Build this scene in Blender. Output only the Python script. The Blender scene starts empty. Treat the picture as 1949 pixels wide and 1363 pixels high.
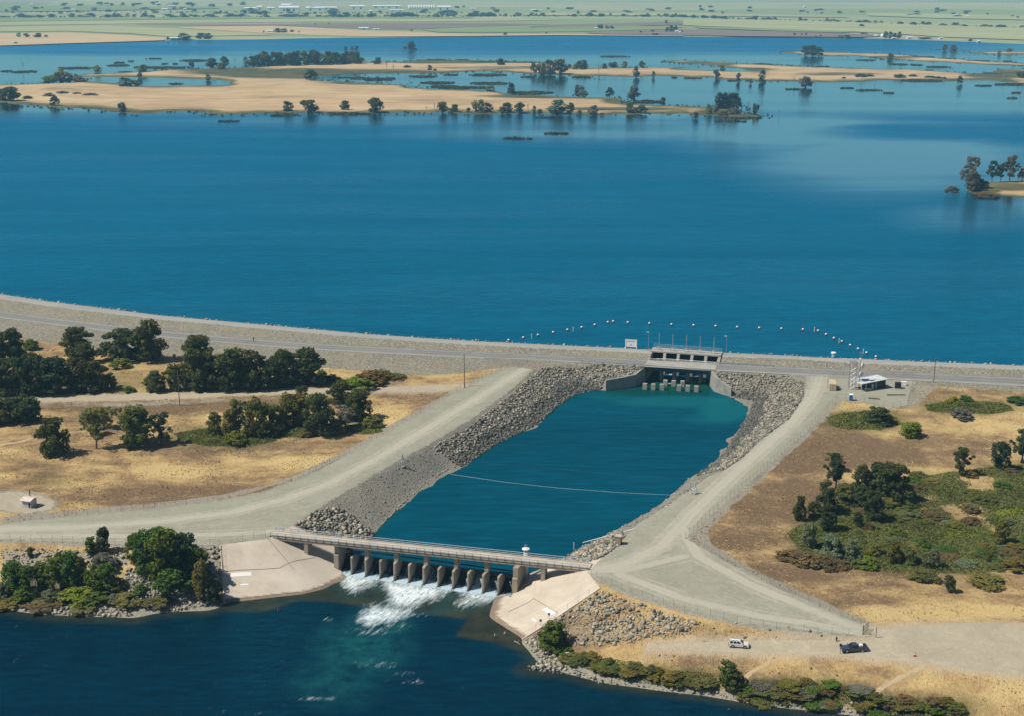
import bpy, math, random
import numpy as np
from mathutils import Vector, Matrix
from mathutils.geometry import delaunay_2d_cdt

random.seed(7); RNG = np.random.default_rng(7)
SC = bpy.context.scene
COL = SC.collection

# ------------------------------------------------------------------ camera, sky, sun, exposure
FOC, CAM_H, PITCH, CXP, CYP = 2650.0, 158.0, math.atan(741.5/2650.0), 974.5, 681.5
cam_data = bpy.data.cameras.new('camera')
cam_data.sensor_width = 36.0
cam_data.lens = FOC/1949.0*36.0
cam_data.clip_start = 1.0
cam_data.clip_end = 60000.0
cam = bpy.data.objects.new('camera', cam_data)
COL.objects.link(cam)
cam.location = (0, 0, CAM_H)
cam.rotation_euler = (math.radians(90)-PITCH, 0, 0)
SC.camera = cam

SUN_EL, SUN_AZ = math.radians(54), math.atan2(-1.0, -0.22)      # azimuth measured from +Y towards +X
world = bpy.data.worlds.new('World'); SC.world = world; world.use_nodes = True
wn = world.node_tree
bgn = wn.nodes['Background']
sky = wn.nodes.new('ShaderNodeTexSky'); sky.sky_type = 'NISHITA'; sky.sun_disc = False
sky.sun_elevation = SUN_EL; sky.sun_rotation = SUN_AZ % (2*math.pi)
sky.altitude = 100; sky.air_density = 1.0; sky.dust_density = 0.6; sky.ozone_density = 2.0
wn.links.new(sky.outputs[0], bgn.inputs[0]); bgn.inputs[1].default_value = 0.06
sun_data = bpy.data.lights.new('sun', 'SUN'); sun_data.energy = 5.0; sun_data.angle = math.radians(0.53)
sun_data.color = (1.0, 0.94, 0.82)
sun = bpy.data.objects.new('sun', sun_data); COL.objects.link(sun)
sdir = Vector((math.sin(SUN_AZ)*math.cos(SUN_EL), math.cos(SUN_AZ)*math.cos(SUN_EL), math.sin(SUN_EL)))
sun.rotation_euler = (-sdir).to_track_quat('-Z', 'Y').to_euler()
sun.location = sdir*400
SC.view_settings.view_transform = 'Standard'; SC.view_settings.look = 'None'
SC.view_settings.exposure = 0.0; SC.view_settings.gamma = 1.0; SC.view_settings.use_curve_mapping = False
SC.render.engine = 'CYCLES'
cy = SC.cycles
cy.max_bounces = 5; cy.diffuse_bounces = 2; cy.glossy_bounces = 3; cy.transmission_bounces = 3; cy.transparent_max_bounces = 12; cy.volume_bounces = 1
cy.use_denoising = True
cy.caustics_reflective = False; cy.caustics_refractive = False

# ------------------------------------------------------------------ survey: image ray -> point on a level
def W(x, y, z):
    dx = (x-CXP)/FOC; dy = -(y-CYP)/FOC
    c, s = math.cos(PITCH), math.sin(PITCH)
    d = (dx, c+dy*s, -s+dy*c)
    t = (z-CAM_H)/d[2]
    return (d[0]*t, d[1]*t, z)
def PL(pts): return [W(*p) for p in pts]
def XY(pts): return [(p[0], p[1]) for p in pts]
def px_scale(y):      # metres per photo pixel at a distance y
    return (y*math.cos(PITCH)+(CAM_H-6)*math.sin(PITCH))/FOC

RIV, POOL, PLAT, ROAD, CREST, LAKE = 0.0, 3.0, 9.0, 9.5, 11.6, 10.6

# ------------------------------------------------------------------ generic helpers
LOC = {}
def link(o): COL.objects.link(o); return o
def tag(o, label=None, category=None, group=None, kind=None):
    if label: o['label'] = label
    if category: o['category'] = category
    if group: o['group'] = group
    if kind: o['kind'] = kind
    return o
def empty(name, loc, label=None, category=None, group=None):
    o = bpy.data.objects.new(name, None); link(o); o.location = loc; o.empty_display_size = 0.3
    LOC[o] = Vector(loc)
    return tag(o, label, category, group)
def base_of(o):
    return LOC.get(o, Vector((0, 0, 0)))
def mesh_np(name, V, F, smooth=False):
    me = bpy.data.meshes.new(name)
    V = np.asarray(V, dtype=np.float32); F = np.asarray(F, dtype=np.int32)
    n, k = F.shape
    me.vertices.add(len(V)); me.vertices.foreach_set('co', V.ravel())
    me.loops.add(n*k); me.loops.foreach_set('vertex_index', F.ravel())
    me.polygons.add(n); me.polygons.foreach_set('loop_start', np.arange(0, n*k, k, dtype=np.int32))
    me.polygons.foreach_set('loop_total', np.full(n, k, dtype=np.int32))
    if smooth: me.polygons.foreach_set('use_smooth', np.ones(n, dtype=bool))
    me.update(calc_edges=True); me.validate()
    return me
def attr(me, name, vals):
    a = me.attributes.new(name, 'FLOAT', 'POINT'); a.data.foreach_set('value', np.asarray(vals, dtype=np.float32))
def obj_mesh(name, me, mat, parent=None, loc=None):
    o = bpy.data.objects.new(name, me); link(o)
    if mat is not None and len(me.materials) == 0: me.materials.append(mat)
    if parent is not None: o.parent = parent
    if loc is not None: o.location = loc
    LOC[o] = base_of(parent) + (Vector(loc) if loc is not None else Vector((0, 0, 0)))
    return o

class Frame:
    def __init__(s, o, u, z=0.0):
        s.o = Vector((o[0], o[1], z)); u = Vector((u[0], u[1], 0)).normalized(); s.u = u; s.v = Vector((-u.y, u.x, 0))
    def p(s, u, v, z): q = s.o+s.u*u+s.v*v; return Vector((q.x, q.y, s.o.z+z))
IDF = Frame((0, 0), (1, 0))
class MB:
    def __init__(s, frame=IDF): s.V = []; s.F = []; s.f = frame
    def raw(s, pts, faces):
        n = len(s.V); s.V += [Vector(p) for p in pts]; s.F += [[i+n for i in f] for f in faces]; return s
    def box(s, u0, u1, v0, v1, z0, z1):
        f = s.f
        P = [f.p(u, v, z) for z in (z0, z1) for (u, v) in ((u0, v0), (u1, v0), (u1, v1), (u0, v1))]
        return s.raw(P, [(3, 2, 1, 0), (4, 5, 6, 7), (0, 1, 5, 4), (1, 2, 6, 5), (2, 3, 7, 6), (3, 0, 4, 7)])
    def prism_vz(s, poly, u0, u1):      # polygon in (v, z) swept along u
        f = s.f; n = len(poly)
        P = [f.p(u0, v, z) for v, z in poly]+[f.p(u1, v, z) for v, z in poly]
        return s.raw(P, [list(range(n)), list(range(2*n-1, n-1, -1))]+[(i, n+i, n+(i+1) % n, (i+1) % n) for i in range(n)])
    def prism_uz(s, poly, v0, v1):
        f = s.f; n = len(poly)
        P = [f.p(u, v0, z) for u, z in poly]+[f.p(u, v1, z) for u, z in poly]
        return s.raw(P, [list(range(n)), list(range(2*n-1, n-1, -1))]+[(i, n+i, n+(i+1) % n, (i+1) % n) for i in range(n)])
    def prism_uv(s, poly, z0, z1):
        f = s.f; n = len(poly)
        P = [f.p(u, v, z0) for u, v in poly]+[f.p(u, v, z1) for u, v in poly]
        return s.raw(P, [list(range(n-1, -1, -1)), list(range(n, 2*n))]+[(i, (i+1) % n, n+(i+1) % n, n+i) for i in range(n)])
    def rod(s, a, b, r0, r1=None, n=6, world=False):
        r1 = r0 if r1 is None else r1
        if not world: a = s.f.p(*a); b = s.f.p(*b)
        a = Vector(a); b = Vector(b); d = b-a
        if d.length < 1e-6: return s
        q = d.to_track_quat('Z', 'Y')
        P = []
        for c, r in ((a, r0), (b, r1)):
            for i in range(n):
                t = 2*math.pi*i/n; P.append(c+q @ Vector((math.cos(t)*r, math.sin(t)*r, 0)))
        return s.raw(P, [list(range(n-1, -1, -1)), list(range(n, 2*n))]+[(i, (i+1) % n, n+(i+1) % n, n+i) for i in range(n)])
    def lathe(s, c, prof, n=14):        # prof: (radius, z) from bottom to top
        c = s.f.p(*c); P = []; F = []
        for r, z in prof:
            for i in range(n):
                t = 2*math.pi*i/n; P.append(c+Vector((math.cos(t)*r, math.sin(t)*r, z)))
        for k in range(len(prof)-1):
            for i in range(n):
                j = (i+1) % n; F.append((k*n+i, k*n+j, (k+1)*n+j, (k+1)*n+i))
        F.append(list(range(n-1, -1, -1))); F.append([(len(prof)-1)*n+i for i in range(n)])
        return s.raw(P, F)
    def tube(s, pts, r, n=6):
        for a, b in zip(pts[:-1], pts[1:]): s.rod(a, b, r, r, n, world=True)
        return s
    def build(s, name, mat, parent=None, smooth=False, origin=None):
        if parent is not None: o = base_of(parent)
        elif origin is not None: o = Vector(origin)
        else:
            xs = [p.x for p in s.V]; ys = [p.y for p in s.V]; zs = [p.z for p in s.V]
            o = Vector(((min(xs)+max(xs))/2, (min(ys)+max(ys))/2, min(zs)))
        me = bpy.data.meshes.new(name)
        me.from_pydata([tuple(p-o) for p in s.V], [], [list(f) for f in s.F])
        if smooth:
            for pg in me.polygons: pg.use_smooth = True
        me.update()
        return obj_mesh(name, me, mat, parent, None if parent is not None else o)

def copy_tree(o, parent=None):
    c = o.copy(); link(c); c.parent = parent; LOC[c] = Vector(LOC.get(o, (0, 0, 0)))
    for ch in list(o.children): copy_tree(ch, c)
    return c

ORD = ['zeroth', 'first', 'second', 'third', 'fourth', 'fifth', 'sixth', 'seventh', 'eighth', 'ninth', 'tenth', 'eleventh', 'twelfth',
       'thirteenth', 'fourteenth', 'fifteenth', 'sixteenth', 'seventeenth', 'eighteenth', 'nineteenth', 'twentieth']
def ordinal(n):
    if n <= 20: return ORD[n]
    return '%d%s' % (n, {1: 'st', 2: 'nd', 3: 'rd'}.get(n % 10 if n % 100 not in (11, 12, 13) else 0, 'th'))

# ------------------------------------------------------------------ material helpers
class NT:
    def __init__(s, name):
        s.m = bpy.data.materials.new(name); s.m.use_nodes = True; s.t = s.m.node_tree; s.n = s.t.nodes
        s.b = s.n['Principled BSDF']; s.out = s.n['Material Output']
        s.b.inputs['Roughness'].default_value = 0.9
        s.b.inputs['Specular IOR Level'].default_value = 0.25
    def lk(s, a, b): s.t.links.new(a, b)
    def val(s, sock, v):
        if isinstance(v, (int, float)): sock.default_value = v
        elif isinstance(v, tuple): sock.default_value = (v+(1.0,)) if len(v) == 3 and len(sock.default_value) == 4 else v
        else: s.lk(v, sock)
    def pos(s, scale=(1, 1, 1), rot=0.0):
        g = s.n.new('ShaderNodeNewGeometry'); v = g.outputs['Position']
        if rot:
            r = s.n.new('ShaderNodeMapping'); r.inputs['Rotation'].default_value = (0, 0, rot); s.lk(v, r.inputs['Vector']); v = r.outputs[0]
        m = s.n.new('ShaderNodeMapping'); m.inputs['Scale'].default_value = scale; s.lk(v, m.inputs['Vector']); return m.outputs[0]
    def opos(s, scale=(1, 1, 1)):
        g = s.n.new('ShaderNodeTexCoord'); m = s.n.new('ShaderNodeMapping'); m.inputs['Scale'].default_value = scale
        s.lk(g.outputs['Object'], m.inputs['Vector']); return m.outputs[0]
    def noise(s, vec, scale, detail=4, rough=0.55, dist=0.0):
        n = s.n.new('ShaderNodeTexNoise'); s.lk(vec, n.inputs['Vector'])
        n.inputs['Scale'].default_value = scale; n.inputs['Detail'].default_value = detail; n.inputs['Roughness'].default_value = rough
        n.inputs['Distortion'].default_value = dist; return n.outputs['Fac']
    def voro(s, vec, scale, out='Distance', feat='F1'):
        n = s.n.new('ShaderNodeTexVoronoi'); s.lk(vec, n.inputs['Vector']); n.inputs['Scale'].default_value = scale; n.feature = feat
        return n.outputs[out]
    def ramp(s, fac, stops, interp='LINEAR'):
        r = s.n.new('ShaderNodeValToRGB'); s.lk(fac, r.inputs[0]); e = r.color_ramp; e.interpolation = interp
        while len(e.elements) < len(stops): e.elements.new(0.5)
        for el, (p, c) in zip(e.elements, stops):
            el.position = p; el.color = (c+(1,)) if len(c) == 3 else c
        return r.outputs[0]
    def fr(s, fac, a, b, c=0.0, d=1.0):
        r = s.n.new('ShaderNodeMapRange'); s.val(r.inputs[0], fac)
        for i, v in zip((1, 2, 3, 4), (a, b, c, d)): r.inputs[i].default_value = v
        return r.outputs[0]
    def mix(s, fac, a, b, mode='MIX'):
        m = s.n.new('ShaderNodeMix'); m.data_type = 'RGBA'; m.blend_type = mode; m.clamp_factor = True
        s.val(m.inputs[0], fac); s.val(m.inputs[6], a); s.val(m.inputs[7], b); return m.outputs[2]
    def math(s, op, a, b=0.0, clamp=False):
        m = s.n.new('ShaderNodeMath'); m.operation = op; m.use_clamp = clamp; s.val(m.inputs[0], a); s.val(m.inputs[1], b); return m.outputs[0]
    def attr(s, name, out='Fac', kind='GEOMETRY'):
        a = s.n.new('ShaderNodeAttribute'); a.attribute_name = name; a.attribute_type = kind; return a.outputs[out]
    def bump(s, h, strength=0.5, dist=0.1, normal=None):
        b = s.n.new('ShaderNodeBump'); s.val(b.inputs['Strength'], strength); b.inputs['Distance'].default_value = dist
        s.lk(h, b.inputs['Height'])
        if normal is not None: s.lk(normal, b.inputs['Normal'])
        return b.outputs[0]
    def col(s, c): s.val(s.b.inputs['Base Color'], c); return s
    def set(s, **k):
        for kk, v in k.items(): s.val(s.b.inputs[kk.replace('_', ' ')], v)
        return s
    def nrm(s, n): s.lk(n, s.b.inputs['Normal']); return s

def plain(name, c, rough=0.7, metal=0.0, var=0.25, scale=2.0):
    t = NT(name); v = t.opos(); n = t.noise(v, scale, 4)
    d = tuple(x*(1-var) for x in c); h = tuple(min(1, x*(1+var)) for x in c)
    t.col(t.ramp(n, [(0.3, d), (0.7, h)])); t.set(Roughness=rough, Metallic=metal); return t.m
M = {}
def concrete(name, c, stain=0.5):
    t = NT(name); v = t.pos(); n1 = t.noise(v, 0.35, 5, 0.6); n2 = t.noise(t.pos((1, 1, 0.15)), 1.3, 4); n3 = t.noise(v, 9, 3)
    d = tuple(x*(1-stain) for x in c); h = tuple(min(1, x*1.10) for x in c)
    a = t.ramp(n1, [(0.28, d), (0.5, c), (0.8, h)])
    a = t.mix(t.fr(n2, 0.52, 0.8, 0, 0.5*stain), a, tuple(x*0.45 for x in c))
    a = t.mix(t.fr(n3, 0.3, 0.7, 0.0, 0.18), a, tuple(x*0.6 for x in c))
    g = t.n.new('ShaderNodeNewGeometry'); sp = t.n.new('ShaderNodeSeparateXYZ'); t.lk(g.outputs['Position'], sp.inputs[0])
    wl = t.fr(t.math('ADD', sp.outputs[2], t.math('MULTIPLY', t.math('SUBTRACT', n2, 0.5), 2.2)), 0.5, 1.9, 0.8, 0.0); a = t.mix(wl, a, (0.055, 0.048, 0.032))
    t.col(a); t.nrm(t.bump(n3, 0.3, 0.03)); return t.m
M['concrete'] = concrete('concrete_weathered', (0.36, 0.31, 0.24), 0.35)
M['concrete_grey'] = concrete('concrete_grey', (0.34, 0.33, 0.30), 0.3)
M['concrete_wet'] = concrete('concrete_stained', (0.17, 0.14, 0.10), 0.55)
M['galv'] = plain('galvanised_steel', (0.42, 0.45, 0.48), 0.45, 0.6, 0.15)
M['dark_metal'] = plain('dark_metal', (0.045, 0.045, 0.05), 0.55, 0.3)
M['white'] = plain('white_paint', (0.78, 0.78, 0.76), 0.5, 0, 0.06)
M['black'] = plain('black_rubber', (0.02, 0.02, 0.022), 0.7)
M['wood'] = plain('pole_wood', (0.13, 0.10, 0.075), 0.9)
# ------------------------------------------------------------------ plan geometry helpers
def inpoly(P, poly):
    x, y = P[:, 0], P[:, 1]; r = np.zeros(len(P), bool); n = len(poly); j = n-1
    for i in range(n):
        xi, yi = poly[i][0], poly[i][1]; xj, yj = poly[j][0], poly[j][1]
        c = ((yi > y) != (yj > y))
        with np.errstate(divide='ignore', invalid='ignore'):
            r ^= c & (x < (xj-xi)*(y-yi)/(yj-yi+1e-12)+xi)
        j = i
    return r
def dist_line(P, line, closed=False):
    d = np.full(len(P), 1e9); n = len(line)
    for i in range(n if closed else n-1):
        a = np.array(line[i][:2]); b = np.array(line[(i+1) % n][:2]); ab = b-a
        t = np.clip(((P-a) @ ab)/max(ab @ ab, 1e-9), 0, 1)
        q = P-(a+t[:, None]*ab); d = np.minimum(d, np.hypot(q[:, 0], q[:, 1]))
    return d
def resample(line, step, jit=0.0, closed=False):
    out = []; n = len(line)
    for i in range(n if closed else n-1):
        a = np.array(line[i]); b = np.array(line[(i+1) % n]); L = np.hypot(*(b-a)[:2]); k = max(1, int(round(L/step)))
        for j in range(k):
            p = a+(b-a)*j/k
            if j and jit: p = p.copy(); p[:2] += RNG.normal(0, jit, 2)
            out.append(tuple(p))
    if not closed: out.append(tuple(line[-1]))
    return out
def vnoise(P, scale, seed=0):       # smooth value noise in the plan, about -1..1
    r = np.random.default_rng(seed); T = r.uniform(-1, 1, (64, 64))
    q = P*scale; i = np.floor(q).astype(int); f = q-i; f = f*f*(3-2*f)
    g = lambda a, b: T[a % 64, b % 64]
    x0, y0 = i[:, 0], i[:, 1]
    return (g(x0, y0)*(1-f[:, 0])+g(x0+1, y0)*f[:, 0])*(1-f[:, 1])+(g(x0, y0+1)*(1-f[:, 0])+g(x0+1, y0+1)*f[:, 0])*f[:, 1]

# ------------------------------------------------------------------ traced lines of the dam, the banks and the roads
crest_up = PL([(-260, 522, CREST), (-120, 541, CREST)]+[(x, y, CREST) for x, y in [(0, 558), (100, 573), (200, 585), (300, 598), (400, 607), (500, 616), (600, 625), (700, 634), (800, 641), (900, 647), (1000, 652), (1100, 657), (1190, 661), (1240, 664), (1390, 670), (1500, 675), (1600, 681), (1700, 686), (1800, 690), (1949, 696), (2200, 706)]])
crest_dn = PL([(x, y, CREST) for x, y in [(-260, 532), (-120, 551), (0, 568), (100, 583), (200, 595), (300, 606.5), (400, 615.5), (500, 624.5), (600, 633.5), (700, 642), (800, 648.5), (900, 654.5), (1000, 659.5), (1100, 664.5), (1190, 668.5), (1240, 671.5), (1390, 678), (1500, 683.5), (1600, 689.5), (1700, 694.5), (1800, 698.5), (1949, 704.5), (2200, 714.5)]])
road_up = PL([(x, y, ROAD) for x, y in [(-260, 555), (-120, 576), (0, 592), (100, 605), (200, 617), (300, 628.5), (400, 638), (500, 646.5), (600, 653.5), (700, 659), (800, 663.5), (900, 668.5), (1000, 673), (1100, 678.5), (1228, 686), (1355, 693), (1500, 700), (1600, 704.5), (1700, 709), (1800, 713), (1949, 720), (2200, 731)]])
road_dn = PL([(x, y, ROAD) for x, y in [(-260, 566), (-120, 588), (0, 604), (100, 617), (200, 629), (300, 640), (400, 649.5), (500, 658), (600, 665), (700, 670.5), (800, 675.5), (900, 680.5), (1000, 685.5), (1100, 691), (1228, 699), (1355, 706.5), (1500, 713.5), (1600, 718.5), (1700, 723), (1800, 728), (1949, 736), (2200, 748)]])
toe_left = PL([(-260, 628, 6.6), (-120, 634, 6.6), (0, 641, 6.6), (43, 647, 6.6), (100, 652, 6.6), (177, 663, 6.6), (317, 677, 6.6), (410, 685, 6.6), (520, 695, 6.6), (623, 702, 6.7), (700, 708, 6.9), (767, 713, 7.2), (830, 714, 7.6), (885, 711, 8.2)])
toe_right = PL([(1738, 733, 9.1), (1800, 738, 9.0), (1949, 748, 8.8), (2200, 762, 8.6)])
dirt_up = PL([(-260, 770, 7.5), (0, 759, 7.5), (150, 754, 7.5), (300, 752.5, 7.5), (450, 746, 7.6), (560, 743, 7.7), (640, 741, 7.8), (700, 738, 7.9), (800, 736, 8.0), (856, 735, 8.1)])
dirt_dn = PL([(-260, 779, 7.5), (0, 767, 7.5), (150, 762, 7.5), (300, 760, 7.5), (450, 753, 7.6), (560, 750, 7.7), (640, 748, 7.8), (700, 745.5, 7.9), (800, 743.5, 8.0), (864, 741.5, 8.1)])
dirt_toe = PL([(-260, 797, 6.4), (0, 784, 6.4), (150, 779, 6.4), (300, 777, 6.4), (450, 769, 6.5), (560, 764, 6.7), (640, 760, 6.9), (700, 757, 7.1), (790, 753, 7.4)])
fence_left = PL([(-260, 1024, PLAT), (0, 998, PLAT), (150, 981, PLAT), (300, 968, PLAT), (420, 953, PLAT), (500, 938, PLAT), (560, 917, PLAT), (605, 896, PLAT), (680, 857, PLAT), (760, 811, PLAT), (830, 769, PLAT), (880, 742, PLAT), (930, 718, 9.2), (972, 699, 9.4)])
fence_toe = PL([(-260, 1010, 7.6), (0, 984, 7.5), (150, 966, 7.4), (300, 952, 7.3), (420, 936, 7.1), (500, 920, 7.0), (550, 900, 7.0), (595, 878, 7.0), (665, 841, 7.1), (742, 797, 7.3), (810, 759, 7.8)])
bank_left = PL([(557, 1001, PLAT), (600, 972, PLAT), (683, 920, PLAT), (760, 876, PLAT), (817, 846, PLAT), (900, 796, PLAT), (977, 739, 9.2), (1016, 704, 9.4)])
pool_left = PL([(x, y, POOL) for x, y in [(708, 1026), (722, 1005), (760, 966), (800, 931), (850, 897), (878, 888), (905, 870), (940, 846), (980, 826), (1010, 814), (1040, 790), (1060, 772), (1090, 751), (1120, 742), (1146, 741)]])
pool_right = PL([(x, y, POOL) for x, y in [(1396, 755), (1414, 756), (1440, 760), (1434, 780), (1418, 808), (1402, 834), (1380, 866), (1347, 895), (1327, 905), (1310, 915), (1285, 940), (1265, 957), (1240, 975), (1180, 1009), (1100, 1047), (1068, 1068)]])
bank_right = PL([(1145, 1063, PLAT), (1181, 1037, PLAT), (1205, 1004, PLAT), (1280, 955, PLAT), (1350, 906, PLAT), (1376, 897, PLAT), (1415, 872, PLAT), (1446, 841, PLAT), (1505, 796, 9.1), (1530, 757, 9.3), (1534, 728, 9.4)])
plat_left = PL([(-260, 1014, PLAT), (0, 1027, PLAT), (100, 1031, PLAT), (200, 1036, PLAT), (300, 1039, PLAT), (400, 1038, PLAT), (418, 1036.5, PLAT)])
shore_left = PL([(-260, 1140, 0), (0, 1158, 0), (46, 1165, 0), (92, 1171, 0), (162, 1174, 0), (208, 1175, 0), (247, 1178, 0), (270, 1175, 0), (289, 1168, 0), (323, 1165, 0), (392, 1163, 0), (423, 1154, 0)])
berm_left = PL([(-260, 1118, 0.9), (0, 1141, 0.9), (80, 1150, 0.9), (180, 1152, 1.0), (280, 1150, 1.1), (400, 1142, 1.2)])
apron_left = PL([(418, 1037, PLAT), (511, 1026, PLAT), (530, 1014, PLAT), (557, 1001, PLAT)])+[(-50.5, 358.5, 4.6), (-46.0, 357.4, 2.6), (-46.6, 348.0, 0.9), (-44.6, 344.5, 0.3)]+PL([(656, 1098, -0.1), (650, 1115, -0.3), (620, 1125, -0.3), (581, 1135, -0.3), (500, 1144, -0.3), (427, 1151, -0.3)])
apron_right = [(-0.3, 330.6, 1.0), (0.6, 333.5, 1.3), (4.0, 341.0, 2.6), (9.5, 341.2, 4.6)]+PL([(1145, 1063, PLAT), (1118, 1089, PLAT), (1143, 1121, 8.6), (1070, 1170, 4.2), (991, 1221, -0.3), (921, 1176, -0.3), (929, 1146, -0.3), (950, 1132, -0.2)])
fence_right = PL([(1123, 1093, PLAT), (1143, 1107, PLAT), (1200, 1132, PLAT), (1300, 1162, PLAT), (1400, 1184, PLAT), (1500, 1197, PLAT), (1580, 1204, PLAT), (1645, 1209, 8.7)])
yardfence = PL([(1645, 1191, 8.7), (1600, 1174, PLAT), (1500, 1130, PLAT), (1400, 1079, PLAT), (1340, 1046, PLAT), (1304, 1026, PLAT), (1350, 984, PLAT), (1427, 919, PLAT), (1486, 866, PLAT), (1541, 816, 9.1), (1593, 760, 9.3)])
gravel_out = PL([(1680, 1197, 8.5), (1640, 1178, 8.7), (1540, 1134, 8.7), (1430, 1082, 8.7), (1358, 1040, 8.7), (1345, 1016, 8.7), (1390, 968, 8.7), (1460, 905, 8.7), (1512, 856, 8.8), (1566, 806, 8.9), (1604, 766, 9.1)])
yard_low = PL([(1593, 760, 9.3), (1640, 765, 9.2), (1700, 776, 9.1), (1726, 772, 9.1), (1738, 733, 9.1)])
track_up = PL([(1236, 1228, 6.2), (1300, 1224, 6.35), (1390, 1222, 6.5), (1500, 1222, 6.8), (1600, 1224, 7.2), (1660, 1222, 7.8)])
track_dn = PL([(1236, 1232, 6.2), (1300, 1238, 6.3), (1400, 1242, 6.4), (1500, 1245, 6.7), (1600, 1247, 7.1), (1700, 1256, 7.5), (1760, 1263, 7.6), (1850, 1276, 7.6), (1949, 1284, 7.6), (2200, 1306, 7.6)])
wide_up = PL([(1680, 1197, 8.5), (1760, 1190, 8.1), (1850, 1187, 7.9), (1949, 1190, 7.8), (2200, 1196, 7.8)])
bank_mid = PL([(1085, 1235, 2.2), (1150, 1252, 3.0), (1250, 1263, 3.8), (1350, 1274, 4.2), (1450, 1284, 4.2), (1550, 1296, 4.4), (1650, 1310, 4.6), (1800, 1330, 4.6), (1949, 1342, 4.6), (2200, 1365, 4.6)])
shore_right = PL([(994, 1222, 0), (1010, 1240, 0), (1034, 1256, 0), (1020, 1268, 0), (1004, 1276, 0), (1083, 1283, 0), (1146, 1299, 0), (1243, 1312, 0), (1350, 1324, 0), (1404, 1334, 0), (1487, 1346, 0), (1618, 1359, 0), (1760, 1380, 0), (1949, 1410, 0), (2200, 1450, 0)])

# frames of the two structures
GF = Frame((51.3, 515.3), (75.1-51.3, 508.8-515.3)); GL = 24.7
wp0 = W(670, 1095, 0); wp1 = W(920, 1130, 0)
BAY = math.hypot(wp1[0]-wp0[0], wp1[1]-wp0[1])/9
_u = Vector((wp1[0]-wp0[0], wp1[1]-wp0[1], 0)).normalized()
WF = Frame((wp0[0]-_u.x*BAY, wp0[1]-_u.y*BAY), (_u.x, _u.y))
wingL = [W(1227, 698, 9.3)[:2], (47.2, 512.6), (41.5, 509.6), (35.5, 507.0)]
wingR = [W(1353.5, 704, 9.3)[:2], (77.0, 506.4), (79.6, 502.3), (82.4, 499.4)]
cutpoly = [wingL[3], wingL[2], wingL[1], wingL[0], tuple(GF.p(-0.2, 19.8, 0))[:2], tuple(GF.p(26.0, 19.8, 0))[:2], wingR[0], wingR[1], wingR[2], wingR[3], (60, 480)]
cutring = [tuple(p) for p in cutpoly]

spots = PL([(0, 830, 6.2), (0, 900, 6.5), (150, 930, 6.7), (300, 900, 6.3), (450, 880, 6.3), (500, 820, 6.2), (600, 810, 6.4), (700, 790, 6.8), (200, 800, 6.2), (350, 800, 6.2), (-200, 860, 6.3), (-200, 700, 6.7), (0, 700, 6.6), (200, 710, 6.7), (400, 715, 6.8), (600, 725, 7.2), (800, 725, 8.0),
    (1650, 800, 8.5), (1800, 790, 8.4), (1949, 790, 8.4), (1600, 860, 8.0), (1750, 850, 7.6), (1949, 850, 7.2), (1540, 920, 7.9), (1650, 940, 6.6), (1800, 930, 6.0), (1949, 920, 5.8), (1460, 1000, 8.0), (1550, 1000, 6.8), (1700, 1010, 5.8), (1850, 1010, 5.5), (1949, 1010, 5.5), (1480, 1050, 7.8), (1600, 1080, 6.8), (1750, 1090, 6.4), (1900, 1090, 6.4), (1600, 1130, 7.7), (1720, 1140, 7.6), (1850, 1140, 7.3), (1949, 1140, 7.3), (2200, 1000, 5.8), (2200, 850, 7.2), (2200, 1100, 6.6),
    (1120, 1180, 5.6), (1180, 1180, 6.6), (1260, 1195, 7.0),
    (200, 1260, -2.5), (450, 1240, -2.2), (700, 1240, -2.0), (850, 1280, -2.5), (-250, 1300, -2.5), (200, 1420, -3), (700, 1420, -3), (1050, 1370, -2.5), (1300, 1410, -2.5), (560, 1165, -1.0), (800, 1150, -0.8), (900, 1200, -1.2),
    (1290, 800, 0.3), (1200, 830, 0.3), (1130, 900, 0.3), (1000, 960, 0.3), (880, 1010, 0.6), (1000, 1030, 0.6), (1250, 900, 0.3)])
corners = [(-420, 225, -3), (420, 225, -3), (420, 300, 7.6), (-420, 330, 0), (-420, 420, 7), (420, 420, 6), (-420, 735, 7.5), (420, 640, 7.5)]
up_face = [(p[0], p[1]+5.5, 8.0) for p in crest_up]
lines = [crest_up, crest_dn, road_up, road_dn, toe_left, toe_right, dirt_up, dirt_dn, dirt_toe, fence_left, fence_toe, bank_left, pool_left, pool_right, bank_right,
         plat_left, shore_left, berm_left, apron_left+[apron_left[0]], apron_right+[apron_right[0]], fence_right, yardfence, gravel_out, yard_low, track_up, track_dn, wide_up, bank_mid, shore_right, up_face]
TV = []; TZ = []; TE = []
for ln in lines:
    b = len(TV)
    for p in ln: TV.append(Vector((p[0], p[1]))); TZ.append(p[2])
    TE += [(b+i, b+i+1) for i in range(len(ln)-1)]
for p in spots+corners: TV.append(Vector((p[0], p[1]))); TZ.append(p[2])
tv, te, tf, ov, oe, of = delaunay_2d_cdt(TV, TE, [], 0, 0.02)
TZ = np.array(TZ); tin_in = np.array([(v.x, v.y) for v in TV]); tin_z = np.zeros(len(tv)); crossings = []
for i, v in enumerate(tv):
    if ov[i]: tin_z[i] = TZ[ov[i][0]]
    else:
        d = np.hypot(tin_in[:, 0]-v.x, tin_in[:, 1]-v.y); k = np.argsort(d)[:4]; w = 1/(d[k]+0.1); tin_z[i] = (TZ[k]*w).sum()/w.sum(); crossings.append((round(v.x), round(v.y)))
tin_v = np.array([(v.x, v.y) for v in tv])
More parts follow.
